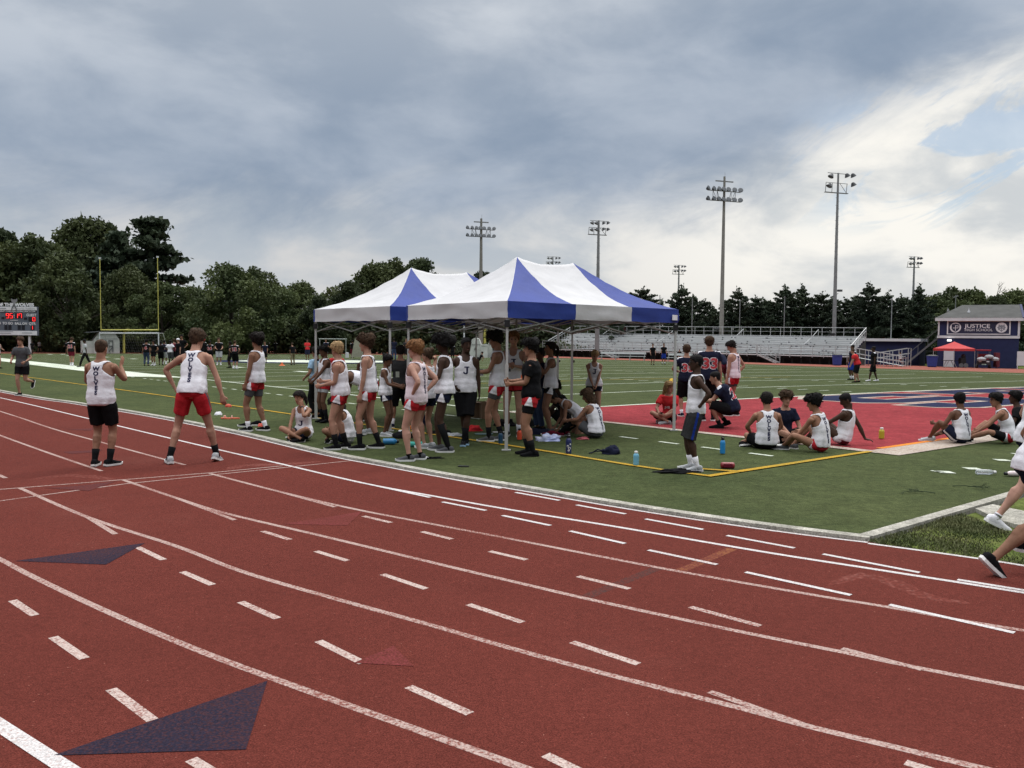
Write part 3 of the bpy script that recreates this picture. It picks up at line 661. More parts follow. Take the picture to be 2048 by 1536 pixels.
for v in (1.9, 3.2):
    for z in (.45, 1.0): m.bar(BP(-2, v, .3 + z), BP(-5.5, v, DK + z), .05)
    for i in range(5): m.bar(BP(-2 - i * .9, v, 0), BP(-2 - i * .9, v, .3 + (DK - .3) * i / 4 + 1.0), .05)
m.add([BP(-2, 1.9, .3), BP(-2, 3.2, .3), BP(-5.5, 3.2, DK), BP(-5.5, 1.9, DK)], [(0, 1, 2, 3)])
m.build('ramp', m_rail, bl)
tag(bl, 'long low aluminium bleachers with railings, stairs and a ramp across the field', 'bleachers')
m = MB(); q = pd(1665, 669, 97); m.box(q, (.35, .3, .3)); m.box(q + V((-.3, 0, -.02)), (.2, .25, .2)); m.lathe(q + V((.25, 0, 0)), [(.06, -.1), (.14, 0), (.04, .14)], 8)
tag(m.build('sports_bag', m_blk), 'dark sports bag left on the upper bleacher seats', 'bag')
def low_bench(px0, px1, py, dist, label):
    a, b = pd(px0, py, dist), pd(px1, py, dist * 0.985); a.z = T(a.x, a.y); b.z = T(b.x, b.y); root = empty('team_bench', a); d = b - a; d.z = 0; L_ = d.length; u = d.normalized(); n = V((-u.y, u.x, 0)); R = Matrix((u, n, V((0, 0, 1)))).transposed()
    m = MB(); m.box(u * L_ / 2 + V((0, 0, .45)), (L_, .3, .05), R); m.build('seat', m_alu, root)
    m = MB(); m.box(u * L_ / 2 + n * .28 + V((0, 0, .78)), (L_, .04, .22), R); m.build('backrest', m_alu, root)
    for i in range(4):
        m = MB(); x = u * (L_ * (i + .1) / 3.2); m.bar(x + n * -.12, x + n * -.12 + V((0, 0, .43)), .05); m.bar(x + n * .3, x + n * .26 + V((0, 0, .85)), .05); m.bar(x - n * .12 + V((0, 0, .4)), x + n * .28 + V((0, 0, .4)), .04); m.build('leg', m_rail, root)
    return tag(root, label, 'bench', 'benches before the bleachers')
low_bench(1200, 1291, 716, 92, 'long white bench on the far track edge, left of the right tent leg')
low_bench(1334, 1383, 718, 90, 'white bench partly hidden behind the number 35 player')
# ================================================================ buildings
m_blue = mat('blue_wall', (0.014, 0.019, 0.066), 0.8, 0.10, 2)
m_blue2 = mat('blue_siding', (0.017, 0.023, 0.076), 0.75, 0.10, 2)
m_trim = mat('white_trim', (0.58, 0.59, 0.61), 0.7, 0.05, 2)
m_roof = mat('shingle_roof', (0.060, 0.060, 0.057), 0.9, 0.2, 1.2, 0.4, 20)
m_sign = mat('sign_navy', (0.022, 0.024, 0.055), 0.6, 0.08, 2)
m_signw = mat('sign_white', (0.66, 0.66, 0.68), 0.6, 0.08, 2)
D = 97.0
c0 = pd(1874, 733, D); c1 = pd(2036, 733, D * .965); c0.z = T(c0.x, c0.y); hz = c0.z
ux = V((c1.x - c0.x, c1.y - c0.y, 0)); LW = ux.length; ux.normalize(); uy = V((-ux.y, ux.x, 0)); pR = Matrix((ux, uy, V((0, 0, 1)))).transposed()
pb = empty('press_box_building', c0, math.atan2(ux.y, ux.x))
zE = zrow(c0, 640) - hz; zB = zrow(c0, 671) - hz; zB2 = zrow(c0, 676) - hz; zR = zrow(pd(1940, 610, D + 3.5), 611) - hz
DP = 8.0
m = MB(); m.box((LW / 2, DP / 2, zB2 / 2 - .3), (LW, DP, zB2 + .6)); m.build('lower_wall', m_blue, pb)
m = MB(); m.box((LW / 2, DP / 2, (zB + zE) / 2), (LW - .02, DP, zE - zB)); 
m.build('upper_wall', m_blue2, pb)
m = MB(); m.box((LW / 2, DP / 2, (zB + zB2) / 2), (LW + .14, DP + .14, zB - zB2)); m.box((LW / 2, -.28, zE + .06), (LW + .7, .12, .34)); m.box((.05, -.04, (zB + zE) / 2), (.16, .12, zE - zB - .01)); m.box((LW - .05, -.04, (zB + zE) / 2), (.2, .12, zE - zB - .01)); m.build('trim', m_trim, pb)
m = MB(); ov = .35; e = zE + .22
m.add([(-ov, -ov, e), (LW + ov, -ov, e), (LW + ov, DP / 2, zR), (2.4, DP / 2, zR), (-ov, DP + ov, e), (LW + ov, DP + ov, e)], [(0, 1, 2, 3), (0, 3, 4), (3, 2, 5, 4), (0, 4, 5, 1)]); m.build('roof', m_roof, pb)
m = MB(); m.add([(LW, 0, zE), (LW, DP, zE), (LW, DP / 2, zR - .15)], [(0, 1, 2)]); m.bar((LW + ov, -ov, e - .02), (LW + ov, DP / 2, zR), .22, .1); m.build('gable', m_blue2, pb)
m = MB(); m.lathe((3.0, 1.5, e + (zR - e) * .45), [(.16, -.3), (.16, .08), (.05, .1), (.05, .45)], 10); m.build('roof_vent', m_trim, pb)
m = MB(); m.lathe((1.0, 3.6, zE + 1.1), [(.05, -.15), (.32, .1), (.34, .12)], 12, 0, Matrix.Rotation(rad(60), 3, 'Y')); m.bar((1.0, 3.6, zE), (1.0, 3.6, zE + 1.1), .05); m.build('satellite_dish', m_rail, pb)
# sign on the upper wall
sx0, sx1 = LW * .118, LW * .885; sz0, sz1 = zB + (zE - zB) * .10, zB + (zE - zB) * .93; sc = (sz0 + sz1) / 2; sh = sz1 - sz0
m = MB(); m.box(((sx0 + sx1) / 2, -.05, sc), (sx1 - sx0, .08, sh), None, 0)
for z in (sz0, sz1): m.box(((sx0 + sx1) / 2, -.075, z), (sx1 - sx0 + .12, .09, .09), None, 1)
for x in (sx0, sx1): m.box((x, -.075, sc), (.12, .09, sh - .10), None, 1)
sg = m.build('sign_board', [m_sign, m_signw], pb)
m = MB(); WX = lambda x, z, y=-.10: Matrix.Translation((x, y, z)) @ Matrix.Rotation(rad(90), 4, 'X')
sw = sx1 - sx0
def serif(mb, txt, size, M, sx, mi=0): flat_text(mb, txt, size, M, (.02 if len(txt) < 9 else .004) * size, mi, 'CENTER', sx)
serif(m, 'JUSTICE', sh * .40, WX(sx0 + sw * .485, sc + sh * .11), 1.22)
serif(m, 'HIGH SCHOOL', sh * .275, WX(sx0 + sw * .505, sc - sh * .19), 1.02)
for (x0, x1, z) in ((.285, .345, .215),): pass
m.build('lettering', m_signw, sg)
m = MB()
def disc(cx, cz, r, y, mi, n=28): m.add([(cx + r * math.cos(2 * math.pi * k / n), y, cz + r * math.sin(2 * math.pi * k / n)) for k in range(n)], [tuple(range(n))], mi)
cx, cz, r_ = sx0 + sw * .13, sc, sh * .385
disc(cx, cz, r_, -.100, 0)
def polyf(pts, cx, cz, s, y, mi): m.add([(cx + a * s, y, cz + b * s) for a, b in pts], [tuple(range(len(pts)))], mi)
polyf([(-.7, .62), (0, .8), (.7, .62), (.7, -.2), (.45, -.58), (0, -.86), (-.45, -.58), (-.7, -.2)], cx, cz, r_, -.106, 1)
for (a, b, w, h) in ((0, -.08, .12, 1.1), (0, -.08, .95, .12), (.26, .36, .5, .1), (.46, .18, .1, .45)): m.box((cx + a * r_, -.114, cz + b * r_), (w * r_, .01, h * r_), None, 0)
m.build('emblem', [m_signw, m_sign, mat('emblem_grey', (.20, .21, .24))], sg); m = MB(); cx = sx0 + sw * .868
disc(cx, cz, r_, -.100, 0)
polyf([(-.48, .66), (-.28, .42), (0, .5), (.28, .42), (.48, .66), (.56, .2), (.78, .0), (.58, -.12), (.62, -.4), (.34, -.48), (0, -.86), (-.34, -.48), (-.62, -.4), (-.58, -.12), (-.78, 0), (-.56, .2)], cx, cz, r_, -.106, 2)
for sgn in (-1, 1):
    polyf([(sgn * .1, .02), (sgn * .4, .18), (sgn * .3, .0)], cx, cz, r_, -.112, 0); polyf([(sgn * .06, -.3), (sgn * .34, -.2), (sgn * .12, -.55)], cx, cz, r_, -.112, 0)
m.build('emblem', [m_signw, m_sign, MATS['emblem_grey']], sg)
dz1 = zrow(c0, 695) - hz
m = MB(); m.box((LW * .148, -.06, (zrow(c0, 699) - hz) / 2 - .3), (LW * .135, .10, zrow(c0, 699) - hz + .5)); m.build('door', m_trim, pb)
m = MB(); m.box((LW * .145, -.2, zrow(c0, 680.5) - hz), (.42, .35, .2)); m.build('wall_lamp', emat('wall_lamp_glow', (1, .97, .88), 2.2), pb)
m = MB(); m.box((LW + .02, 3, 1.0), (.06, 3, 2.0)); m.build('side_door', m_trim, pb)
m = MB()
for i in range(14): m.box((-.2 - i * .28, 1.6, zB2 - .2 - i * .26), (.3, 1.1, .06))
for y in (1.0, 2.2):
    m.bar((0, y, zB2), (-4.1, y, zB2 - 3.8), .1, .2); m.bar((0, y, zB2 + 1), (-4.1, y, zB2 - 2.8), .06); 
    for i in range(5): m.bar((-i, y, zB2 - i * .93), (-i, y, zB2 + 1 - i * .93), .05)
m.build('outside_stairs', m_post, pb)
tag(pb, 'two-storey navy blue press box building with grey hipped roof and a school name sign', 'building')
# flat panel with concession hatch at the far right
p = pd(2046, 733, 92); p.z = T(p.x, p.y); m = MB(); m.box(p + V((0, 0, 1.1)), (1.3, .1, 1.5)); m.bar(p + V((-.6, 0, 0)), p + V((-.6, 0, 1.0)), .06); m.bar(p + V((.6, 0, 0)), p + V((.6, 0, 1.0)), .06); tag(m.build('notice_board', m_trim), 'plain white board on legs by the right corner of the blue building', 'board')
# low flat-roofed building
a, b = pd(1702, 722, 104), pd(1838, 727, 100); a.z = T(a.x, a.y); d = V((b.x - a.x, b.y - a.y, 0)); L_ = d.length; u = d.normalized(); lb = empty('flat_roofed_building', a, math.atan2(u.y, u.x)); zt_ = zrow(a, 681) - a.z
m = MB(); m.box((L_ / 2, 2.5, zt_ / 2 - .4), (L_, 5, zt_ + .8)); m.build('wall', m_blue, lb); m = MB(); m.box((L_ / 2, 2.4, zt_ + .1), (L_ + .3, 5.6, .32)); m.build('roof', m_trim, lb)
m = MB()
for x in (.3, .55, .88): m.lathe((L_ * x, 0, zt_ * .62), [(.16, -.03), (.16, .03)], 10, 0, Matrix.Rotation(rad(90), 3, 'X'))
m.build('wall_vent', m_dark, lb); tag(lb, 'low navy blue flat-roofed building with white roof edge behind the ramp', 'building')
# red canopy, tables, cart, bins
def red_canopy():
    p = pd(1907, 733, 93); p.z = T(p.x, p.y); root = empty('red_canopy', p); w = 1.42; ez, pz = zrow(p, 697) - p.z, zrow(p, 683) - p.z; m = MB()
    R = Matrix.Rotation(rad(18), 3, 'Z'); ring = []; n = 10
    vs = []; fs = []
    for k in range(n + 1):
        f = k / n; h = ez + (pz - ez) * (f * (.7 + .3 * f)); q = w * (1 - f)
        for (x, y) in ((-q, -q), (q, -q), (q, q), (-q, q)): vs.append(R @ V((x, y, h)))
    for k in range(n):
        for i in range(4): fs.append((k * 4 + i, k * 4 + (i + 1) % 4, k * 4 + 4 + (i + 1) % 4, k * 4 + 4 + i))
    m.add(vs, fs); b = [R @ V((x * w, y * w, ez - .25)) for (x, y) in ((-1, -1), (1, -1), (1, 1), (-1, 1))]; t = vs[:4]
    m.add(b + t, [(i, (i + 1) % 4, 4 + (i + 1) % 4, 4 + i) for i in range(4)]); m.build('canopy', mat('canopy_red', (.50, .045, .045), .7, .06, 2, trans=.15), root)
    for (x, y) in ((-1, -1), (1, -1), (1, 1), (-1, 1)): q = R @ V((x * w * .98, y * w * .98, 0)); m = MB(); m.bar(q, q + V((0, 0, ez)), .05); m.build('leg', m_rail, root)
    tag(root, 'red pop-up canopy in front of the blue building', 'canopy tent')
    t = empty('folding_table', p + V((-.6, -.4, 0))); m = MB(); m.box((0, 0, .74), (1.6, .7, .05)); m.build('tabletop', m_blk, t)
    for sx in (-1, 1): m = MB(); m.bar((sx * .6, -.25, 0), (sx * .25, -.25, .72), .05); m.bar((sx * .6, .25, 0), (sx * .25, .25, .72), .05); m.build('leg', m_rail, t)
    tag(t, 'black folding table under the red canopy', 'table')
    q = p + V((.55, -.7, 0)); c = empty('equipment_trolley', q); m = MB(); m.box((0, 0, .7), (.55, .5, .7)); m.lathe((.1, 0, 1.05), [(.2, 0), (.24, .2), (.1, .38)], 10); m.build('load', m_blk, c)
    for x in (-.25, .25): m = MB(); m.lathe((x, -.3, .24), [(.24, -.04), (.24, .04)], 14, 0, Matrix.Rotation(rad(90), 3, 'X')); m.build('wheel', m_post, c)
    tag(c, 'dark loaded equipment trolley beside the folding table', 'trolley')
red_canopy()
def cart():
    p = pd(1966, 734, 92); p.z = T(p.x, p.y); root = empty('golf_cart', p, rad(-25)); mr = mat('cart_red', (.35, .035, .05), .35, .05, 2)
    m = MB(); m.box((0, 0, .55), (1.25, 2.3, .35)); m.box((0, -.95, .75), (1.15, .45, .3)); m.build('body', mat('cart_dark', (.03, .03, .035), .4), root)
    m = MB(); m.box((0, .2, 1.92), (1.35, 1.9, .07)); m.box((0, .2, 1.85), (1.25, 1.8, .06)); m.build('roof', mr, root)
    m = MB(); m.box((0, .25, .95), (1.1, .5, .14)); m.box((0, .5, 1.25), (1.1, .12, .5)); m.build('seat', mr, root)
    for (x, y) in ((-.56, -.7), (.56, -.7), (-.56, 1.0), (.56, 1.0)): m = MB(); m.bar((x, y, .7), (x, y * .9, 1.86), .045); m.build('roof_post', m_post, root)
    for (x, y) in ((-.58, -.75), (.58, -.75), (-.58, .8), (.58, .8)):
        m = MB(); m.lathe((x, y, .24), [(.16, -.09), (.24, -.08), (.24, .08), (.16, .09)], 16, 0, Matrix.Rotation(rad(90), 3, 'Y')); w = m.build('wheel', m_blk, root); m = MB(); m.lathe((x, y, .24), [(.11, -.1), (.11, .1)], 12, 0, Matrix.Rotation(rad(90), 3, 'Y')); m.build('rim', m_rail, w)
    for x in (-.36, .36): m = MB(); m.box((x, -1.18, .72), (.26, .04, .12)); m.build('headlight', m_trim, root)
    m = MB(); m.box((0, -1.18, .42), (.4, .03, .12)); m.build('number_plate', mat('plate_green', (.35, .5, .42)), root)
    tag(root, 'golf cart with a red roof parked right of the red canopy', 'golf cart')
    for i, (dx, dy, z) in enumerate(((-.75, -1.05, 1.0), (.1, -.9, 1.25), (.8, -.7, 1.0))):
        m = MB(); m.lathe(p + V((dx, dy, z)), [(.08, -.22), (.4, -.18), (.44, 0), (.3, .14), (.06, .2)], 12); tag(m.build('equipment_bag', mat('bag_white', (.30, .30, .31), .8)), ('white sack propped at the left front of the golf cart', 'white sack heaped highest on the front of the golf cart', 'white sack at the right front of the golf cart')[i], 'bag', 'white sacks on the golf cart')
        m = MB(); q = p + V((dx, dy, 0)); q.z = p.z
    q = p + V((1.3, -.2, 0)); m = MB(); m.box(q + V((0, 0, .9)), (.4, .5, 1.5)); m.bar(q + V((-.1, -.3, 0)), q + V((-.1, -.3, .4)), .08); tag(m.build('equipment_rack', mat('rack_maroon', (.12, .02, .03), .7)), 'dark red upright rack standing right beside the golf cart', 'rack')
cart()
def bin_(px, py, d, h, label):
    p = pd(px, py, d); p.z = T(p.x, p.y); root = empty('waste_bin', p); m = MB(); m.lathe((0, 0, 0), [(.36 * h, 0), (.42 * h, .1), (.5 * h, h), (.53 * h, h), (.53 * h, h + .07)], 16); m.build('barrel', mat('bin_blue', (.03, .05, .22), .5), root); m = MB(); m.lathe((0, 0, h + .07), [(.54 * h, 0), (.5 * h, .06), (.3 * h, .12)], 16); m.build('lid', m_blk, root); tag(root, label, 'waste bin', 'blue waste bins')
bin_(1674, 724, 90, 1.0, 'blue waste bin under the right end of the bleachers'); bin_(1864, 731, 92, 1.1, 'blue waste bin left of the red canopy')
# red banner on the back rail
p = pd(1238, 656, 118); m = MB(); m.box(p, (2.0, .05, .8), Matrix.Rotation(rad(-40), 3, 'Z')); ban = m.build('banner', mat('banner_red', (.16, .03, .035), .7)); tag(ban, 'dark red banner tied to the back rail of the bleachers', 'banner')
# ================================================================ chain link fences
def fence(pts, h, label, step=2.6):
    root = empty('chain_link_fence', (pts[0].x, pts[0].y, T(pts[0].x, pts[0].y))); o0 = root.location.copy(); m = MB(); nets = MB(); posts = []
    for i in range(len(pts) - 1):
        a, b = pts[i], pts[i + 1]; n = max(1, int((b - a).length / step))
        for k in range(n):
            p, q = a.lerp(b, k / n), a.lerp(b, (k + 1) / n); P0 = V((p.x, p.y, T(p.x, p.y))) - o0; Q0 = V((q.x, q.y, T(q.x, q.y))) - o0
            m.bar(P0 + V((0, 0, h)), Q0 + V((0, 0, h)), .045); posts.append(P0)
            for j in range(14): 
                f = j / 14; A = P0.lerp(Q0, f); nets.bar(A + V((0, 0, .05)), A + V((0, 0, h)), .008)
            for j in range(6): nets.bar(P0 + V((0, 0, .1 + h * j / 6)), Q0 + V((0, 0, .1 + h * j / 6)), .008)
    m.build('top_rail', m_post, root); nets.build('mesh', m_post, root)
    pm = MB()
    for q in posts[:90]:
        if pm.v == []: pm.bar((0, 0, -.1), (0, 0, h + .05), .06); o = pm.build('post', m_post, root); o.location = q
        else:
            c = o.copy(); c.location = q; COL.objects.link(c); c.parent = root
    tag(root, label, 'fence')
v2 = lambda px, py: V((pt(px, py).x, pt(px, py).y))
fence([v2(930, 705), v2(1110, 707.5), v2(1290, 712)], 1.25, 'low chain link fence along the far track in front of the white sheds')
fence([v2(1700, 725.5), v2(1870, 730.5), v2(2060, 735.5)], 1.7, 'chain link fence along the far track before the blue buildings')
fence([v2(-60, 693.5), v2(200, 695), v2(420, 696), v2(660, 697.5)], 1.3, 'dark chain link fence below the trees behind the goalposts')
# ================================================================ sheds, goals, scoreboard
m_shed = mat('shed_grey', (.46, .47, .44), .85, .10, 2, .2, 6)
def shed(px, py, dist, w, h, L_, yaw, label, doors=False):
    p = pd(px, py, dist); p.z = T(p.x, p.y); root = empty('storage_shed', p, rad(yaw)); prof = [(-.5, 0), (-.5, .62), (-.30, .93), (-.08, 1.0), (.08, 1.0), (.30, .93), (.5, .62), (.5, 0)]
    m = MB(); n = len(prof); m.add([(x * w, 0, z * h) for x, z in prof] + [(x * w, L_, z * h) for x, z in prof], [tuple(range(n)), tuple(range(n, 2 * n))[::-1]] + [(i, n + i, n + (i + 1) % n, (i + 1) % n) for i in range(n)]); m.build('shell', m_shed, root)
    m = MB(); m.box((0, -.02, h * .66), (w * .86, .05, .04)); m.box((0, -.02, h * .3), (.04, .05, h * .62)); m.build('seam', mat('shed_seam', (.25, .26, .25)), root)
    if doors:
        for x in (-.2, .08):
            m = MB()
            for (a, b) in (((x, .06), (x, .60)), ((x + .15, .06), (x + .15, .60)), ((x, .58), (x + .15, .58)), ((x, .33), (x + .15, .33)), ((x, .08), (x + .15, .30))): m.bar((a[0] * w, -.06, a[1] * h), (b[0] * w, -.06, b[1] * h), .09)
            m.build('door_frame', m_post, root)
        m = MB(); m.box((0, 2, h * 1.0), (w * 1.6, L_ + 1.6, .08), Matrix.Rotation(rad(-4), 3, 'Y')); m.build('roof', m_post, root)
        m = MB(); m.box((-w * .72, 1, h * .28), (w * .5, 1.5, h * .56)); m.build('lean_to', m_shed, root)
    else:
        m = MB(); m.box((-w * .02, -.04, h * .47), (w * .13, .08, h * .045)); m.box((-w * .02, -.04, h * .40), (w * .13, .08, h * .045)); m.build('vent', m_dark, root)
    tag(root, label, 'shed', 'pale barn-shaped storage sheds')
shed(214, 704, 108, 2.9, 2.75, 3.2, 30, 'pale storage shed with framed double doors left of the white soccer goal', True)
shed(951, 705, 100, 1.35, 2.25, 2.2, 0, 'left of the twin pale rounded sheds behind the low fence')
shed(987, 705, 100, 1.35, 2.25, 2.2, 0, 'right of the twin pale rounded sheds behind the low fence')
m = MB(); p = pd(969, 705, 99.5); p.z = T(p.x, p.y); m.box(p + V((0, 0, .75)), (.75, .7, 1.5)); m.box(p + V((0, -.36, 1.4)), (.7, .06, .12)); tag(m.build('storage_locker', m_shed), 'pale low locker filling the gap between the twin sheds', 'locker')
m_gy = mat('goal_yellow', (.50, .46, .11), .45, .05, 3)
def goalpost(px0, px1, ycross, ytop, base, dist, label):
    a, b = pd(px0, ycross, dist + 1.2), pd(px1, ycross, dist - 1.2); c = (a + b) / 2; zc = c.z; p = pd(*base, dist + 1.5); p.z = T(p.x, p.y); root = empty('goalpost', p); o = p
    d = (b - a).normalized(); n = V((d.y, -d.x, 0)); n = n if n.y > 0 else -n; zt = zrow(a, ytop) 
    m = MB(); m.tube([V((0, 0, 0)), V((0, 0, zc - o.z - 1.0)), (V((0, 0, zc - o.z - .3)) * .98 + (c - o) * .02), (c - o) * 1.0 * .3 + V((0, 0, zc - o.z - .05)) * .7, c - o], .14, 10); m.build('gooseneck', m_gy, root)
    m = MB(); m.tube([a - o, b - o], .085, 10); m.build('crossbar', m_gy, root)
    for q in (a, b): m = MB(); m.tube([q - o, V((q.x, q.y, zt)) - o], .05, 8); u = m.build('upright', m_gy, root); m = MB(); m.box(V((q.x, q.y, zt + .1)) - o, (.3, .02, .2)); m.build('ribbon', m_trim, u)
    tag(root, label, 'goalpost')
goalpost(202, 317, 660, 518, (248, 703), 108, 'tall yellow football goalpost before the trees at left')
p = pd(969.5, 700, 118); p.z = T(p.x, p.y); m = MB(); m.tube([p, p + V((0, 0, 5.0))], .16, 10); m.bar(p + V((0, 0, .1)), p + V((.5, 0, .1)), .2); tag(m.build('yellow_post', m_gy), 'short piece of yellow post seen between the tent trusses', 'post')
def soccer(px0, px1, ytop, dist, label):
    a, b = pd(px0, ytop, dist + .8), pd(px1, ytop, dist - .8); za, zb = T(a.x, a.y), T(b.x, b.y); o = V((a.x, a.y, za)); root = empty('soccer_goal', o); d = (b - a); d.z = 0; n = V((-d.y, d.x, 0)).normalized()
    m = MB(); m.tube([a - o, b - o], .07, 8); m.build('crossbar', m_trim, root)
    for q, z in ((a, za), (b, zb)): m = MB(); m.tube([V((q.x, q.y, z)) - o, q - o], .07, 8); m.build('post', m_trim, root)
    m = MB()
    for q, z in ((a, za), (b, zb)): m.tube([q - o, q - o + n * .9, V((q.x, q.y, z)) - o + n * 2.0], .04, 6)
    m.build('back_frame', m_rail, root)
    m = MB(); G = 26
    A, Bq = a - o + n * .9, b - o + n * .9; A2, B2 = V((a.x, a.y, za)) - o + n * 2, V((b.x, b.y, zb)) - o + n * 2
    for i in range(G + 1):
        f = i / G; sag = V((0, 0, -.25 * math.sin(f * 3.14))); m.bar(a.lerp(b, f) - o, A.lerp(Bq, f) + sag, .007); m.bar(A.lerp(Bq, f) + sag, A2.lerp(B2, f), .007)
    for j in range(8): f = j / 7; m.bar(A.lerp(A2, f), Bq.lerp(B2, f), .007)
    m.build('net', mat('net_grey', (.3, .3, .3)), root); tag(root, label, 'soccer goal')
soccer(199, 317, 666.5, 103, 'white soccer goal with sagging net beneath the yellow goalpost')
def scoreboard():
    dist = 104; a = pd(74.5, 671, dist); zt = pd(74.5, 613.5, dist).z; zb = a.z; o = V((a.x, a.y, T(a.x, a.y))); root = empty('scoreboard', o); Wd = 9.8; H = zt - zb; z0 = zb - o.z
    X = lambda px: (px - 74.5) / F * dist; Z = lambda py: pd(74.5, py, dist).z - o.z
    m_g = mat('board_grey', (.10, .115, .145), .6, .05, 2); m_d = mat('board_dark', (.012, .013, .02), .5)
    m = MB(); m.box((-Wd / 2, .2, z0 + H / 2), (Wd, .4, H)); m.build('cabinet', m_g, root)
    m = MB(); 
    for (y0, y1) in ((614, 620.5), (662, 670.5)): m.box((-Wd / 2, -.03, (Z(y0) + Z(y1)) / 2), (Wd, .06, Z(y0) - Z(y1)))
    m.build('advert_strip', m_signw, root)
    m = MB(); m.box((-Wd / 2, -.02, (Z(621) + Z(625)) / 2), (Wd, .05, Z(621) - Z(625)))
    for (x0, x1, y0, y1) in ((4, 10, 634, 638.5), (49, 55, 635, 639.5), (12, 28, 627, 637), (31.5, 46, 627, 637), (58, 73, 634, 643), (9.5, 15.5, 650.5, 660), (17.5, 23.5, 650.5, 660), (36, 42, 650.5, 660), (44, 50, 650.5, 660), (62, 69, 651, 660)):
        m.box(((X(x0) + X(x1)) / 2, -.02, (Z(y0) + Z(y1)) / 2), (X(x1) - X(x0), .05, Z(y0) - Z(y1)))
    m.build('digit_panel', m_d, root)
    led = emat('led_red', (1.0, .03, .03), 1.6); m = MB()
    SEG = {'9': 'abcdfg', '5': 'acdfg', '1': 'bc', '7': 'abcf', '0': 'abcdef'}
    def digit(ch, x, y0, y1, w):
        zt_, zb_ = Z(y0), Z(y1); zm = (zt_ + zb_) / 2; th = w * .2; hh = (zt_ - zb_) / 2
        for sgm in SEG[ch]:
            c, sz = {'a': ((x, zt_), (w, th)), 'g': ((x, zm), (w, th)), 'd': ((x, zb_), (w, th)), 'b': ((x + w / 2, zm + hh / 2), (th, hh)), 'c': ((x + w / 2, zm - hh / 2), (th, hh)), 'f': ((x - w / 2, zm + hh / 2), (th, hh)), 'e': ((x - w / 2, zm - hh / 2), (th, hh))}[sgm]
            m.box((c[0], -.06 - .001 * 'abcdefg'.index(sgm), c[1]), (sz[0], .04, sz[1]))
    for ch, x in (('9', 16.5), ('5', 24), ('1', 34), ('7', 42)): digit(ch, X(x), 627.6, 636.4, X(5) - X(0))
    digit('0', X(69), 635, 642.2, X(4.5) - X(0)); digit('1', X(64), 652, 659, X(4) - X(0)); m.build('digit', led, root)
    m = MB()
    def tx(t, px, py, size, sx=1, mi=0, al='CENTER', bold=.03, y=-.055): flat_text(m, t, size, Matrix.Translation((X(px), y, Z(py))) @ Matrix.Rotation(rad(90), 4, 'X'), size * bold, mi, al, sx)
    tx('GUEST', 64, 630.5, .42, .95); tx('TO GO', 16.5, 647.2, .40, .95); tx('BALL ON', 43, 647.5, .40, .9); tx('QTR', 65.5, 647.7, .42, .95); tx('DOWN', 2.5, 647.2, .40, .95, 0, 'RIGHT'); tx('HOME', 1.5, 630, .42, .95, 0, 'RIGHT'); tx(':', 29.6, 632, .6)
    m.box((X(29), -.06, Z(641)), (X(37) - X(22), .03, .05)); m.build('lettering', m_signw, root)
    m = MB(); tx('THEJACKSONCLINICS.COM', 72, 623.2, .26, .95, 0, 'RIGHT', .02); tx('PHYSICAL THERAPY CLINICS', 25, 623, .22, .9, 0, 'RIGHT', .02); m.build('small_lettering', m_signw, root)
    m = MB(); tx('Memorial Stadium', 71.5, 617.4, .34, 1.05, 0, 'RIGHT', .0, -.075); m.box((X(8), -.075, Z(617.3)), (X(14) - X(2), .01, .12))
    for (x, w, y) in ((14, 26, 663.5), (12, 22, 667), (55, 20, 666)): m.box((X(x), -.075, Z(y)), (w / F * dist, .01, .10))
    m.build('advert_lettering', mat('grey_print', (.32, .33, .36)), root)
    m = MB()
    pa = [(X(30) + .33 * math.cos(rad(t)) * 1.0, Z(620.3) + .55 * math.sin(rad(t))) for t in range(-20, 201, 20)]; pi_ = [(X(30) + .2 * math.cos(rad(t)), Z(620.3) + .38 * math.sin(rad(t))) for t in range(200, -21, -20)]
    pts = pa + pi_; n = len(pa)
    for i in range(n - 1): m.add([(pa[i][0], -.09, pa[i][1]), (pa[i + 1][0], -.09, pa[i + 1][1]), (pi_[n - 2 - i][0], -.09, pi_[n - 2 - i][1]), (pi_[n - 1 - i][0], -.09, pi_[n - 1 - i][1])], [(0, 1, 2, 3)])
    m.build('emblem', m_post, root)
    m = MB(); flat_text(m, 'HOME OF THE WOLVES', .52, Matrix.Translation((X(68), .1, Z(610))) @ Matrix.Rotation(rad(90), 4, 'X'), .03, 0, 'RIGHT', 1.12)
    for i in range(9): m.bar((X(66) - i * .9, .14, Z(613.6)), (X(66) - i * .9, .14, Z(608)), .03)
    m.build('topper_lettering', m_signw, root)
    m = MB(); cx, cz = X(29), Z(602.5); m.add([(cx + a * .42, .1, cz + b * .36) for a, b in ((-.8, .9), (-.35, .45), (0, .6), (.35, .45), (.8, .9), (.9, .1), (.45, -.5), (0, -1.0), (-.45, -.5), (-.9, .1))], [tuple(range(10))]); m.add([(cx + a * .42, .14, cz + b * .36) for a, b in ((-.8, .9), (-.35, .45), (0, .6), (.35, .45), (.8, .9), (.9, .1), (.45, -.5), (0, -1.0), (-.45, -.5), (-.9, .1))], [tuple(range(10))[::-1]]); m.bar((cx, .14, Z(613)), (cx, .14, cz), .06); m.build('topper_emblem', mat('topper_grey', (.2, .2, .21)), root)
    for px in (57, -8): m = MB(); m.box((X(px), .25, z0 / 2 + .3), (.22, .22, z0 + .6)); m.build('post', m_signw, root)
    tag(root, 'grey electronic scoreboard with red lit digits and HOME OF THE WOLVES lettering', 'scoreboard')
scoreboard()
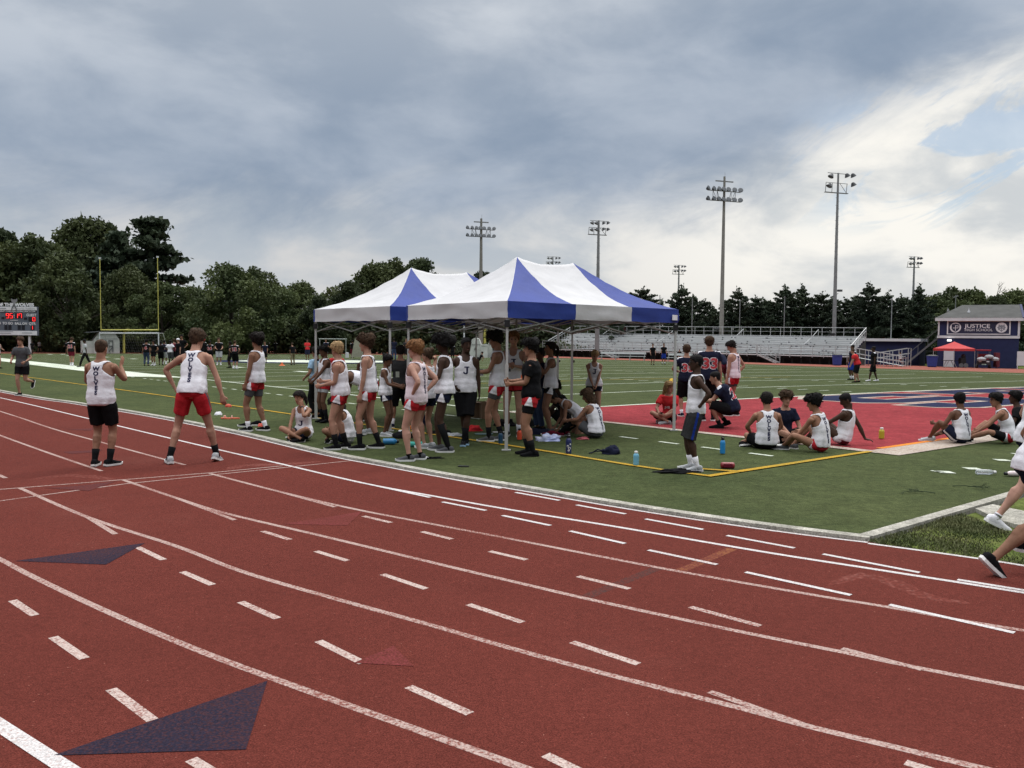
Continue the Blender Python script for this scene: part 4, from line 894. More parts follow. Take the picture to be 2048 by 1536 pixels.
p = pd(714, 708, 84); p.z = T(p.x, p.y); m = MB(); m.add([p + V(q) for q in ((-.2, 0, 2.0), (.75, .1, 2.0), (.7, .3, .2), (-.6, .2, .2), (-.15, .9, 2.0), (.7, 1.0, 2.0), (.7, 1.0, .2), (-.5, 1.0, .2))], [(0, 1, 2, 3), (4, 7, 6, 5), (0, 4, 5, 1), (0, 3, 7, 4), (1, 5, 6, 2), (3, 2, 6, 7)]); m.bar(p + V((-.5, .2, 0)), p + V((-.5, .2, .3)), .08); m.bar(p + V((.6, .3, 0)), p + V((.6, .3, .3)), .08); tag(m.build('tackling_sled', mat('sled_tan', (.36, .35, .27), .8)), 'pale tilted blocking sled on the far field edge', 'sled')
p = pd(694, 706, 92); p.z = T(p.x, p.y); m = MB(); m.box(p + V((0, 0, .25)), (.3, .3, .5)); m.lathe(p + V((0, 0, .5)), [(.17, 0), (.15, .05)], 10); tag(m.build('cooler', m_trim), 'small white drinks cooler left of the tan sled', 'cooler')
p = pd(664, 700, 100); p.z = T(p.x, p.y); m = MB(); zz = zrow(p, 678); m.tube([V((p.x - 1.5, p.y, zz)), V((p.x + 1.7, p.y, zz))], .05, 6); m.bar(V((p.x - 1.4, p.y, p.z)), V((p.x - 1.4, p.y, zz)), .06); m.bar(V((p.x + 1.6, p.y, p.z)), V((p.x + 1.6, p.y, zz)), .06); tag(m.build('training_bar', mat('bar_pale', (.33, .36, .33))), 'horizontal pale training bar behind the players under the rear tent', 'bar')
p = pd(928, 706, 96); p.z = T(p.x, p.y); m = MB(); m.lathe(p, [(.09, 0), (.07, zrow(p, 640) - p.z)], 8); tag(m.build('white_pole', m_trim), 'slim white pole far behind the afro-haired runner', 'pole')
# ================================================================ trees
def leafmat(name, a, b): return mat(name, a, 0.75, 0.3, 0.25, col2=b, spec=0.25, detail=3, trans=0.18, objrand=0.22)
lm = [leafmat('leaf_oak', (.031, .046, .018), (.079, .095, .033)), leafmat('leaf_maple', (.038, .057, .022), (.092, .112, .040)), leafmat('leaf_pine', (.022, .036, .022), (.054, .071, .038)), leafmat('leaf_dark', (.025, .038, .018), (.061, .077, .030))]
m_bark = mat('bark', (.05, .042, .033), .9, .3, 3)
def leaf_quads(C, size, rng, flat=0.0):
    n = len(C); a = rng.normal(size=(n, 3)); a /= np.linalg.norm(a, axis=1)[:, None]; b = rng.normal(size=(n, 3)); b[:, 2] *= (1 - flat); b -= a * (a * b).sum(1)[:, None]; b /= np.linalg.norm(b, axis=1)[:, None] + 1e-9
    s = size * rng.uniform(.55, 1.25, size=(n, 1)); w = s * rng.uniform(.45, .8, size=(n, 1))
    vs = np.stack([C - a * s, C - b * w, C + a * s, C + b * w], 1).reshape(-1, 3); return vs
def crown_mesh(name, C, size, m, rng, parent, flat=0.0):
    vs = leaf_quads(C, size, rng, flat); n = len(C); me = bpy.data.meshes.new(name); me.vertices.add(4 * n); me.vertices.foreach_set('co', vs.astype(np.float32).ravel()); me.loops.add(4 * n); me.loops.foreach_set('vertex_index', np.arange(4 * n, dtype=np.int32)); me.polygons.add(n); me.polygons.foreach_set('loop_start', np.arange(0, 4 * n, 4, dtype=np.int32)); me.materials.append(m); me.update(calc_edges=True)
    o = bpy.data.objects.new(name, me); COL.objects.link(o); o.parent = parent; return o
def blob_points(blobs, n, rng):
    v = np.array([b[1] ** 2 for b in blobs]); idx = rng.choice(len(blobs), size=n, p=v / v.sum()); d = rng.normal(size=(n, 3)); d /= np.linalg.norm(d, axis=1)[:, None]; r = rng.uniform(.35, 1, size=(n, 1)) ** .45 * (1 + .12 * rng.normal(size=(n, 1)))
    c = np.array([b[0] for b in blobs])[idx]; R = np.array([[b[1], b[1], b[1] * b[2]] for b in blobs])[idx]; return c + d * r * R
def broadleaf(seed, h, w, m, n=9000, size=.28, low=0.12):
    rng = np.random.default_rng(seed); root = empty('broadleaf_tree', (0, 0, 0)); blobs = []; t = MB(); top = V((rng.normal() * .04 * h, 0, h * .62)); t.tube([V((0, 0, -.2)), V((top.x * .3, 0, h * .3)), top], [.035 * h * .6, .022 * h * .6, .009 * h], 8)
    nb = 44
    for i in range(nb):
        f = (i + .5) / nb; z = h * (low + (1 - low) * f); prof = math.sin(min(1, (f * .93 + .12)) * math.pi) ** .6; a = i * 2.4 + rng.uniform(0, 1.4); rr = w / 2 * prof * rng.uniform(.30, 1.12); c = V((math.cos(a) * rr, math.sin(a) * rr, z * (.90 + .07 * rng.random()))); br = w * rng.uniform(.075, .175); blobs.append((tuple(c), br, rng.uniform(.6, .85)))
        if i % 3 == 0: t.tube([V((0, 0, z * .5)), V((c.x * .5, c.y * .5, z * .75)), c], [.008 * h, .005 * h, .002 * h], 5)
    t.build('trunk', m_bark, root); crown_mesh('crown', blob_points(blobs, n, rng), size, m, rng, root); return root
def conifer(seed, h, w, m, n=7000, size=.24, tiers=16, gappy=.0):
    rng = np.random.default_rng(seed); root = empty('pine_tree', (0, 0, 0)); t = MB(); t.tube([V((0, 0, -.2)), V((0, 0, h * .99))], [.018 * h, .002 * h], 7); pts = []
    for i in range(tiers):
        f = (i + .3) / tiers; z = h * (.06 + .90 * f); L_ = w / 2 * (1 - f) ** .62 * rng.uniform(.7, 1.25) + .12; nb = 6
        for k in range(nb):
            if rng.random() < gappy: continue
            a = k * 6.28 / nb + i * 1.9 + rng.uniform(-.4, .4); l = L_ * rng.uniform(.6, 1.25); e = V((math.cos(a) * l, math.sin(a) * l, z + l * rng.uniform(.10, .55)))
            t.tube([V((0, 0, z)), e], [.004 * h, .0015 * h], 4)
            q = int(n / tiers / nb * (1.7 * (1 - f) + .35)); u = rng.uniform(.1, 1.12, size=(q, 1)) ** .75; sp = (.045 * w * (1.25 - u * .7)) * (1.05 - f * .6)
            pts.append(np.array([[0, 0, z]]) * (1 - u) + np.array([tuple(e)]) * u + rng.normal(size=(q, 3)) * sp * np.array([[1, 1, .75]]))
    pts.append(np.array([[0, 0, h * .93]]) + rng.normal(size=(120, 3)) * np.array([[.16, .16, .04 * h]]))
    t.build('trunk', m_bark, root); crown_mesh('crown', np.concatenate(pts), size, m, rng, root, .2); return root
def tall_pine(seed, h, w, m):
    rng = np.random.default_rng(seed); root = empty('pine_tree', (0, 0, 0)); t = MB(); t.tube([V((0, 0, -.2)), V((.2, 0, h * .6)), V((0, 0, h * .98))], [.018 * h, .012 * h, .003 * h], 8); pts = []
    for i in range(46):
        f = (i + rng.random()) / 46; z = h * (.22 + .76 * f); a = rng.uniform(0, 6.28); l = w / 2 * (.35 + .65 * math.sin(min(1, f * .8 + .25) * 3.0)) * rng.uniform(.45, 1.15); e = V((math.cos(a) * l, math.sin(a) * l, z + rng.uniform(-.02, .05) * h))
        t.tube([V((0, 0, z - .02 * h)), e], [.004 * h, .0015 * h], 4)
        if f < .3 and rng.random() < .55: continue
        q = 190; u = rng.uniform(.45, 1.1, size=(q, 1)); pts.append(np.array([[0, 0, z]]) * (1 - u) + np.array([tuple(e)]) * u + rng.normal(size=(q, 3)) * np.array([[.075 * w, .075 * w, .028 * w]]))
    t.build('trunk', m_bark, root); crown_mesh('crown', np.concatenate(pts), .27, m, rng, root, .5); return root
P_OAK = [broadleaf(11, 10, 10, lm[0], 15000, .19, .08), broadleaf(23, 10, 9, lm[1], 15000, .19, .06), broadleaf(37, 10, 8, lm[3], 14000, .20, .1), broadleaf(51, 10, 11, lm[0], 16000, .20, .05)]
P_PINE = [conifer(5, 10, 6.6, lm[2], 13000, .17, 15, .12), conifer(8, 10, 7.4, lm[2], 13000, .17, 13, .22), conifer(9, 10, 5.6, lm[2], 12000, .16, 16, .15)]
P_TALL = [tall_pine(3, 10, 4.6, lm[2])]
used = set()
def plant(proto, px, top, dist, label, cat, group, wid=1.0, rz=0.0, name=None):
    p = pd(px, 700, dist); p.z = T(p.x, p.y) - .1; H = zrow(p, top) - p.z; s = H / 10.0
    o = proto if id(proto) not in used else copy_tree(proto)
    used.add(id(proto)); o.location = p; o.scale = (s * wid, s * wid, s); o.rotation_euler = (0, 0, rz); return tag(o, label, cat, group)
rt = random.Random(12)
GL = 'trees beyond the goalposts'
left = [(0, -60, 470, 118, 1.0), (2, 8, 455, 126, .9), (0, 70, 470, 120, 1.0), (1, 135, 500, 112, .9), (3, 165, 437, 138, .85), (2, 215, 440, 140, .72), (0, 262, 530, 122, .9), (1, 325, 560, 116, 1.0), (3, 390, 575, 120, 1.0),
        (3, 462, 530, 112, 1.0), (0, 510, 535, 128, .9), (1, 560, 572, 124, .9), (1, 607, 560, 130, 1.0), (2, 640, 590, 118, 1.0), (2, 700, 560, 138, 1.0), (3, 745, 528, 150, 1.0), (0, 790, 518, 152, .9), (2, 838, 514, 150, 1.0), (1, 880, 575, 140, 1.0), (0, 930, 590, 134, 1.1), (2, 968, 541, 160, .9), (1, 1010, 600, 140, 1.0), (3, 1060, 606, 138, 1.1), (0, 1110, 600, 140, 1.0), (2, 1160, 604, 138, 1.0), (1, 1205, 600, 132, 1.0)]
lab_l = ['big dark tree at the left edge behind the scoreboard', 'tall leafy tree directly above the scoreboard', 'broad dark tree just right of the scoreboard', 'mid green tree left of the yellow goalpost', 'tallest leafy tree, left of the left goalpost upright', 'tall leafy tree behind the left goalpost upright', 'dark tree filling the space between the goalpost uprights', 'bushy tree behind the right goalpost upright', 'low round tree right of the goalpost', 'large round-topped dark tree left of the rear tent', 'dark tree at the right shoulder of the large round-topped one', 'pale green tree right of the large round-topped one', 'pointed pale tree beside the rear tent', 'low dark tree touching the left edge of the rear tent', 'dark tree behind the left slope of the rear tent', 'round tree above the left slope of the rear tent', 'tree with the highest crown above the rear tent', 'leafy tree right of the highest crown over the rear tent', 'low tree behind the peak of the rear tent', 'low tree between the peaks of the two tents', 'small round crown at the concrete light pole behind the tents', 'low tree hidden behind the front tent peak', 'low tree behind the front tent ridge', 'low tree seen under the front tent canopy', 'low dark tree behind the left end of the bleachers', 'low tree right of the front tent ridge']
for (k, px, top, d, w), lb in zip(left, lab_l): plant(P_OAK[k], px, top, d, lb, 'tree', GL, w, rt.uniform(0, 6))
plant(P_TALL[0], 300, 446, 132, 'tall open-branched pine rising inside the right goalpost upright', 'pine tree', None, 1.05, 1.0)
plant(P_TALL[0], 232, 470, 134, 'slim pine between the goalpost uprights beside the tallest leafy tree', 'pine tree', None, .9, 3.0)
PR = 'pines behind the bleachers'
right = [(0, 1236, 588, 118), (1, 1284, 575, 122), (2, 1322, 600, 118), (0, 1362, 571, 120), (1, 1408, 600, 122), (2, 1424, 612, 118), (0, 1474, 577, 118), (1, 1510, 592, 120), (0, 1568, 573, 117), (2, 1602, 571, 118), (1, 1640, 585, 116), (0, 1690, 598, 118), (0, 1735, 567, 112), (2, 1772, 584, 114), (1, 1800, 590, 116), (2, 1835, 572, 112), (0, 1540, 604, 124), (1, 1262, 604, 124)] + [(k % 3, x, y, 130) for k, (x, y) in enumerate(((1218, 598), (1303, 596), (1342, 606), (1386, 592), (1448, 604), (1492, 606), (1527, 598), (1586, 594), (1622, 600), (1664, 592), (1712, 590), (1753, 596), (1786, 606), (1818, 598), (1850, 596)))]
lab_r = ['pine just right of the front tent canopy', 'pointed pine left of the thin distant light pole', 'low pine left of the thin distant light pole', 'tall pine behind the thin distant light pole', 'broad pine left of the tallest light pole', 'low pine touching the tallest light pole', 'pine just right of the tallest light pole', 'low pine midway between the two tall light poles', 'pine left of the tall steel light pole', 'tall pine close to the left of the steel light pole', 'pine right behind the tall steel light pole', 'low pine right of the steel light pole', 'tallest pine between the bleachers and the blue building', 'pine left of the light pole by the blue building', 'low pine behind the light pole by the blue building', 'pointed pine just right of the light pole by the blue building', 'small pine in the gap behind the middle of the bleachers', 'small pine half hidden by the front tent corner'] + ['pine of the second row ' + q for q in ('just beyond the front tent canopy', 'left of the thin distant light pole', 'directly right of the thin distant light pole', 'two pines left of the tallest light pole', 'immediately right of the tallest light pole', 'in the first dip right of the tallest light pole', 'in the wide dip between the two tall light poles', 'above the middle of the bleachers back rail', 'left of the tall steel light pole', 'touching the tall steel light pole', 'left of the tallest right-hand pine', 'right of the tallest right-hand pine', 'left of the thin light pole by the blue building', 'right of the thin light pole by the blue building', 'nearest the press box roof')]
for (k, px, top, d), lb in zip(right, lab_r): plant(P_PINE[k], px, top, d, lb, 'pine tree', PR, rt.uniform(1.0, 1.3), rt.uniform(0, 6))
rr2 = [(1, 1865, 588, 124, 1.0), (0, 1900, 575, 128, 1.0), (3, 1945, 580, 126, 1.0), (2, 1990, 590, 124, .9), (1, 2030, 576, 128, 1.0), (3, 2085, 570, 124, 1.1)]
for (k, px, top, d, w), lb in zip(rr2, ['olive tree left of the press box roof', 'rounded tree over the left end of the press box roof', 'wide tree over the middle of the press box roof', 'tree below the bare branches over the press box', 'tree over the right end of the press box roof', 'big tree at the right edge of the view']): plant(P_OAK[k], px, top, d, lb, 'tree', 'leafy trees behind the press box', w, rt.uniform(0, 6))
def dead_tree():
    p = pd(1985, 700, 130); p.z = T(p.x, p.y); H = zrow(p, 562) - p.z; m = MB(); r = random.Random(2)
    def br(a, d, l, w, n):
        b = a + d * l; m.tube([a, b], [w, w * .6], 5)
        if n:
            for _ in range(3): br(a.lerp(b, r.uniform(.5, 1)), (d + V((r.gauss(0, .5), r.gauss(0, .5), .2))).normalized(), l * .6, w * .55, n - 1)
    br(p, V((0, 0, 1)), H * .62, .16, 0); br(p + V((0, 0, H * .6)), V((.1, 0, 1)).normalized(), H * .2, .1, 3)
    tag(m.build('bare_tree', m_bark), 'leafless grey treetop above the press box roof', 'tree')
dead_tree()
# far undergrowth that closes the wood below the crowns
rng = np.random.default_rng(77)
def undergrowth(name, path, n, h, size, m, label):
    seg = np.array([(pd(px, 700, d).x, d) for px, d in path]); t = rng.uniform(0, len(seg) - 1.001, n); i = t.astype(int); f = (t - i)[:, None]; xy = seg[i] * (1 - f) + seg[i + 1] * f + rng.normal(size=(n, 2)) * np.array([[.6, 1.6]])
    lump = np.array([noise.noise((x * .22, y * .1, 5)) for x, y in xy]); hh = h * (.75 + .5 * lump); z = rng.uniform(0, 1, n) ** .8 * hh + np.array([T(x, y) for x, y in xy])
    o = crown_mesh(name, np.concatenate([xy, z[:, None]], 1), size, m, rng, None); tag(o, label, 'undergrowth', kind='stuff')
undergrowth('undergrowth', [(-200, 122), (100, 120), (400, 120), (700, 126), (1000, 128), (1250, 128)], 60000, 6.5, .34, lm[3], 'dense dark undergrowth closing the wood behind the goalposts')
undergrowth('pine_thicket', [(1200, 132), (1450, 130), (1700, 126), (1900, 122), (2200, 118)], 42000, 4.6, .32, lm[2], 'dense dark thicket filling in below the pines and behind the bleachers')
undergrowth('far_bushes', [(1380, 116), (1000, 116), (800, 118)], 9000, 2.2, .22, lm[3], 'low bushes on the bank behind the left end of the bleachers')
# ================================================================ people
SKIN = {k: mat('skin_' + k, c, .62, .14, 7, .12, 60, spec=.18) for k, c in dict(pale=(.42, .235, .175), fair=(.35, .19, .132), tan=(.27, .138, .088), olive=(.22, .113, .070), brown=(.115, .056, .034), dark=(.050, .026, .017)).items()}
HAIRM = {k: mat('hair_' + k, c, .75, .45, 28, .6, 90, spec=.12) for k, c in dict(brown=(.050, .030, .018), dark=(.014, .011, .010), black=(.008, .007, .007), blond=(.20, .125, .055), ginger=(.17, .082, .035), light=(.30, .20, .10)).items()}
CL = {k: mat('cloth_' + k, c, .95, .06, 5, .3, 35, spec=.08) for k, c in dict(white=(.68, .67, .70), pinkish=(.68, .58, .61), red=(.36, .018, .024), black=(.008, .008, .009), navy=(.012, .014, .030), grey=(.075, .077, .082), dgrey=(.030, .030, .031), blue=(.014, .035, .22), sky=(.33, .50, .66), maroon=(.12, .012, .025), khaki=(.22, .18, .11), jeans=(.045, .065, .12), teal=(.05, .30, .30), lgrey=(.36, .37, .38), brightred=(.50, .03, .035)).items()}
m_sole = mat('sole_white', (.66, .65, .63), .7); m_eye = mat('eye_dark', (.012, .010, .009), .3); m_lip = {}
LIP = mat('lip', (.30, .12, .10), .5)
INK = mat('ink_navy', (.020, .020, .060), .8); INKR = mat('ink_red', (.45, .05, .06), .8); INKW = mat('ink_white', (.7, .7, .72), .8)
def Rx(a): return Matrix.Rotation(rad(a), 3, 'X')
def Ry(a): return Matrix.Rotation(rad(a), 3, 'Y')
def Rz(a): return Matrix.Rotation(rad(a), 3, 'Z')
def ik(a, c, l1, l2, pole):
    d = c - a; L_ = d.length; mx = (l1 + l2) * .998
    if L_ > mx: c = a + d * (mx / L_); L_ = mx
    L_ = max(L_, abs(l1 - l2) + .02); u = (c - a).normalized(); x = (l1 * l1 - l2 * l2 + L_ * L_) / (2 * L_); h = math.sqrt(max(0, l1 * l1 - x * x))
    p = pole - u * pole.dot(u); p = p.normalized() if p.length > 1e-6 else u.orthogonal().normalized()
    return a + u * x + p * h, c
def solid(name, parts, voxel, mats, smooth=3, parent=None, wr=0.0, wscale=5.0, seed=0):
    vs, fs = [], []
    for v, f in parts:
        b = len(vs); vs += v; fs += [[i + b for i in q] for q in f]
    me = bpy.data.meshes.new(name); me.from_pydata([tuple(v) for v in vs], [], fs); o = bpy.data.objects.new(name, me); COL.objects.link(o)
    md = o.modifiers.new('r', 'REMESH'); md.mode = 'VOXEL'; md.voxel_size = voxel; md.use_smooth_shade = True
    if smooth: sm = o.modifiers.new('s', 'SMOOTH'); sm.factor = .5; sm.iterations = smooth
    m2 = bpy.data.meshes.new_from_object(o.evaluated_get(bpy.context.evaluated_depsgraph_get())); o.modifiers.clear(); o.data = m2; bpy.data.meshes.remove(me); m2.name = name
    m2.materials.clear()
    for m in (mats if isinstance(mats, (list, tuple)) else [mats]): m2.materials.append(m)
    if wr:
        nrm = [v.normal.copy() for v in m2.vertices]
        for v, nn in zip(m2.vertices, nrm):
            c = v.co; q = (c.x * wscale + seed, c.y * wscale, c.z * wscale * .55)
            v.co += nn * (wr * (noise.noise(q) + .6 * noise.noise((q[0] * 2.3, q[1] * 2.3, q[2] * 3.1))))
    if parent: o.parent = parent
    return o
def rings(path, n=20, caps=True):      # path: (centre, X, Y, rx, ry [, exponent])
    vs = []; fs = []
    for (c, X, Y, rx, ry) in path:
        for k in range(n):
            th = 2 * math.pi * k / n; cs, sn = math.cos(th), math.sin(th); e = .85
            vs.append(c + X * (rx * math.copysign(abs(cs) ** e, cs)) + Y * (ry * math.copysign(abs(sn) ** e, sn)))
    for i in range(len(path) - 1):
        for k in range(n): fs.append((i * n + k, i * n + (k + 1) % n, (i + 1) * n + (k + 1) % n, (i + 1) * n + k))
    if caps: fs.append(tuple(range(n))[::-1]); fs.append(tuple(range((len(path) - 1) * n, len(path) * n)))
    return vs, fs
TM = [(-.085, .085, .07), (-.04, .140, .108), (.03, .160, .116), (.10, .150, .108), (.19, .132, .096), (.28, .145, .103), (.37, .163, .112), (.44, .166, .106), (.49, .152, .094), (.525, .126, .080), (.55, .086, .066), (.575, .060, .058), (.63, .052, .055), (.66, .049, .053)]
TF = [(-.085, .09, .075), (-.04, .150, .116), (.03, .168, .122), (.10, .148, .108), (.19, .115, .088), (.28, .126, .096), (.37, .146, .112), (.44, .148, .098), (.49, .134, .084), (.525, .104, .07), (.55, .066, .056), (.575, .047, .05), (.63, .043, .047), (.66, .043, .047)]
def interp(tab, t, j):
    for a, b in zip(tab, tab[1:]):
        if t <= b[0]:
            f = max(0, (t - a[0]) / (b[0] - a[0])); f = f * f * (3 - 2 * f); return a[j] + (b[j] - a[j]) * f
    return tab[-1][j]
class Body:
    pass
def skeleton(p):
    B = Body(); s = B.s = p.get('k', 1.0); fem = p.get('fem', False); B.tab = TF if fem else TM; B.w = p.get('w', 1.0 + .07 * math.sin(PN[0] * 2.1))
    pel = V(p.get('pel', (0, 0, .925))) * s; B.P = pel
    Rp = Rz(p.get('pyaw', 0)) @ Rx(-p.get('plean', p.get('lean', 0) * .5)) @ Ry(p.get('pside', 0)); Rc = Rz(p.get('pyaw', 0) + p.get('twist', 0)) @ Ry(p.get('side', 0)) @ Rx(-p.get('lean', 0))
    B.Rp, B.Rc = Rp, Rc; qp, qc = Rp.to_quaternion(), Rc.to_quaternion()
    def fr(t):
        f = min(1, max(0, (t - .02) / .36)); f = f * f * (3 - 2 * f); return qp.slerp(qc, f).to_matrix()
    n = 60; pos = [pel.copy()]
    for i in range(n): t = .66 * (i + .5) / n; pos.append(pos[-1] + fr(t) @ V((0, 0, .66 * s / n)))
    def spine(t):
        if t < 0: return pel + Rp @ V((0, 0, t * s)), Rp
        x = min(t, .6599) / .66 * n; i = int(x); return pos[i].lerp(pos[min(i + 1, n)], x - i), fr(t)
    B.spine = spine
    c, R = spine(.475); sw = .158 if fem else .172; sh = p.get('shrug', 0)
    B.S = {sd: c + R @ V((q * sw * s, 0, sh * s)) for sd, q in (('L', -1), ('R', 1))}
    nb, R = spine(.60); hy, hp, ht = p.get('head', (0, 0, 0)); Rh = Rz(p.get('pyaw', 0) + hy) @ Rx(-hp) @ Ry(ht); B.Rh = Rh
    B.neck = nb; B.H = nb + (R @ V((0, 0, .026)) + Rh @ V((0, .014, .095))) * s
    l1, l2 = .285, .25
    B.E, B.Wr = {}, {}
    for sd, q in (('L', -1), ('R', 1)):
        tg = p.get('hand' + sd, (q * .235, .03, .80)); 
        tg = V(tg) * s; pole = V(p.get('elb' + sd, (q * .5, -1, -.15)))
        B.E[sd], B.Wr[sd] = ik(B.S[sd], tg, l1 * s, l2 * s, pole)
    B.hip, B.K, B.A = {}, {}, {}
    for sd, q in (('L', -1), ('R', 1)):
        h = pel + Rp @ V((q * .088 * s, 0, -.005 * s)); B.hip[sd] = h
        tg = V(p.get('foot' + sd, (q * .10, 0, .085))) * s; pole = V(p.get('knee' + sd, (q * .12, 1, 0)))
        B.K[sd], B.A[sd] = ik(h, tg, .435 * s, .425 * s, pole)
    return B
def limb(a, b, c, prof1, prof2, s, bulge=None):
    pts, rs = [], []
    for f, r in prof1: pts.append(a.lerp(b, f)); rs.append(r * s)
    for f, r in prof2: pts.append(b.lerp(c, f)); rs.append(r * s)
    return loft(pts, rs, 14)
LEG1 = [(-.03, .07), (.05, .088), (.2, .087), (.45, .078), (.7, .066), (.9, .057)]
LEG2 = [(.02, .054), (.12, .050), (.26, .056), (.42, .053), (.62, .041), (.82, .033), (.95, .033), (1.06, .036)]
ARM1 = [(-.06, .040), (.03, .053), (.16, .053), (.4, .044), (.7, .041), (.92, .037)]
ARM2 = [(.05, .037), (.2, .041), (.4, .037), (.7, .028), (.92, .023), (1.02, .023)]
HEADR = [(-.120, .018, .020, .058), (-.108, .040, .045, .040), (-.085, .052, .064, .026), (-.055, .060, .080, .012), (-.02, .0665, .090, .004), (.02, .071, .0955, 0), (.055, .0715, .096, -.003), (.085, .061, .084, -.005), (.107, .040, .057, -.006), (.118, .014, .02, -.006)]
def headrings(B, g=0.0, lo=-9):
    s = B.s; out = []
    for z, rx, ry, yo in HEADR:
        if z < lo: continue
        zz = z + (g * .9 if z > .1 else 0); out.append((B.H + B.Rh @ V((0, yo * s, zz * s)), B.Rh @ V((1, 0, 0)), B.Rh @ V((0, 1, 0)), (rx + g) * s, (ry + g) * s))
    return out
def hand_parts(B, sd, p, fine):
    s = B.s; e, w = B.E[sd], B.Wr[sd]; f = (w - e).normalized(); q = -1 if sd == 'L' else 1
    hd = p.get('hdir' + sd); d = V(hd).normalized() if hd else f
    pn = V(p.get('palm' + sd, (-q, .1, 0))); pn = (pn - d * pn.dot(d)); pn = pn.normalized() if pn.length > .01 else d.orthogonal().normalized(); lat = d.cross(pn).normalized()
    if lat.dot(V((0, 1, .3))) < 0 and not p.get('flip' + sd): lat = -lat      # thumb side faces forward / up
    c = p.get('curl' + sd, p.get('curl', 22)); parts = []
    parts.append(rings([(w - d * .02 * s, lat, pn, .025 * s, .019 * s), (w + d * .02 * s, lat, pn, .031 * s, .017 * s), (w + d * .06 * s, lat, pn, .040 * s, .015 * s), (w + d * .092 * s, lat, pn, .038 * s, .012 * s)], 10))
    if not fine:
        R = Matrix.Rotation(rad(c), 3, lat.cross(V((0, 0, 0))) if False else lat)
        dd = (d * math.cos(rad(c * 1.3)) + pn * math.sin(rad(c * 1.3))).normalized(); parts.append(rings([(w + d * .08 * s, lat, pn, .036 * s, .013 * s), (w + d * .09 * s + dd * .07 * s, lat, pn, .028 * s, .011 * s)], 8)); 
        parts.append(loft([w + d * .03 * s + lat * .02 * s, w + d * .085 * s + lat * .045 * s + pn * .015 * s], [.012 * s, .010 * s], 6)); return parts
    for k, (off, ln) in enumerate(((.030, .068), (.010, .078), (-.011, .072), (-.031, .056))):
        pos = w + d * (.086 - abs(k - 1.2) * .004) * s + lat * off * s; dd = d.copy(); pts = [w + d * .055 * s + lat * off * .8 * s, pos]; a = c * (1 + .12 * k); sp = lat * (.05 * (1.5 - k))
        for j, fr in enumerate((.45, .32, .23)):
            ang = rad(a * (j + .7)); dv = (d * math.cos(ang) + pn * math.sin(ang) + sp).normalized(); pos = pos + dv * ln * fr * s; pts.append(pos)
        parts.append(loft(pts, [.0095 * s, .0095 * s, .009 * s, .0085 * s, .007 * s], 7))
    tb = w + d * .025 * s + lat * .024 * s; pts = [w + d * .012 * s + lat * .008 * s, tb, tb + (d * .6 + lat * .75 + pn * .25).normalized() * .036 * s]; pts.append(pts[-1] + (d * .85 + lat * .35 + pn * (.3 + c / 90)).normalized() * .032 * s); parts.append(loft(pts, [.013 * s, .0125 * s, .0105 * s, .0085 * s], 7))
    return parts
def foot_frame(B, sd, p):
    a = B.A[sd]; q = -1 if sd == 'L' else 1; yaw, pitch = p.get('toe' + sd, (-q * 8, 0)); roll = p.get('froll' + sd, 0)
    R = Rz(p.get('pyaw', 0) + yaw) @ Rx(pitch) @ Ry(roll); return a, R
def shoe_parts(B, sd, p):
    a, R = foot_frame(B, sd, p); s = B.s * p.get('fs', 1.0); X, Y, Z = R @ V((1, 0, 0)), R @ V((0, 1, 0)), R @ V((0, 0, 1)); g = -.085
    up = [(-.085, .022, .018, -.035), (-.075, .036, .038, -.032), (-.035, .040, .047, -.030), (.02, .040, .045, -.033), (.07, .043, .034, -.044), (.12, .047, .026, -.053), (.165, .042, .022, -.057), (.195, .022, .014, -.060)]
    upper = rings([(a + Y * (y * s) + Z * (zc * s), X, Z, rx * s, rz * s) for (y, rx, rz, zc) in up], 14)
    collar = loft([a + Z * (-.03 * s) - Y * .02 * s, a + Z * (.012 * s) - Y * .022 * s], [(.040 * s, .050 * s), (.037 * s, .045 * s)], 14, up=Y)
    so = [(-.095, .018), (-.075, .037), (-.03, .041), (.03, .040), (.08, .045), (.125, .050), (.17, .044), (.202, .018)]
    n = len(so); vs = []; fs = []
    for (y, w) in so:
        lift = max(0, y - .15) * .25 + max(0, -.07 - y) * .4
        for (x, z) in ((-w, g), (w, g), (w * 1.02, g + .026), (-w * 1.02, g + .026)): vs.append(a + X * (x * s) + Y * (y * s) + Z * ((z + lift) * s))
    for i in range(n - 1):
        for k in range(4): fs.append((i * 4 + k, i * 4 + (k + 1) % 4, i * 4 + 4 + (k + 1) % 4, i * 4 + 4 + k))
    fs += [(3, 2, 1, 0), tuple((n - 1) * 4 + k for k in range(4))]
    return [upper, collar], (vs, fs)
def torso_path(B, t0, t1, n, g, gy=None, taper=None):
    out = []; s = B.s
    for i in range(n):
        t = t0 + (t1 - t0) * i / (n - 1); c, R = B.spine(t); e = g(t) if callable(g) else g
        rx, ry = interp(B.tab, t, 1) * (1 + (B.w - 1) * (1 if t < .5 else .3)), interp(B.tab, t, 2) * (1 + (B.w - 1) * (1.3 if t < .5 else .3)); out.append((c, R @ V((1, 0, 0)), R @ V((0, 1, 0)), (rx + e) * s, (ry + e) * s))
    return out
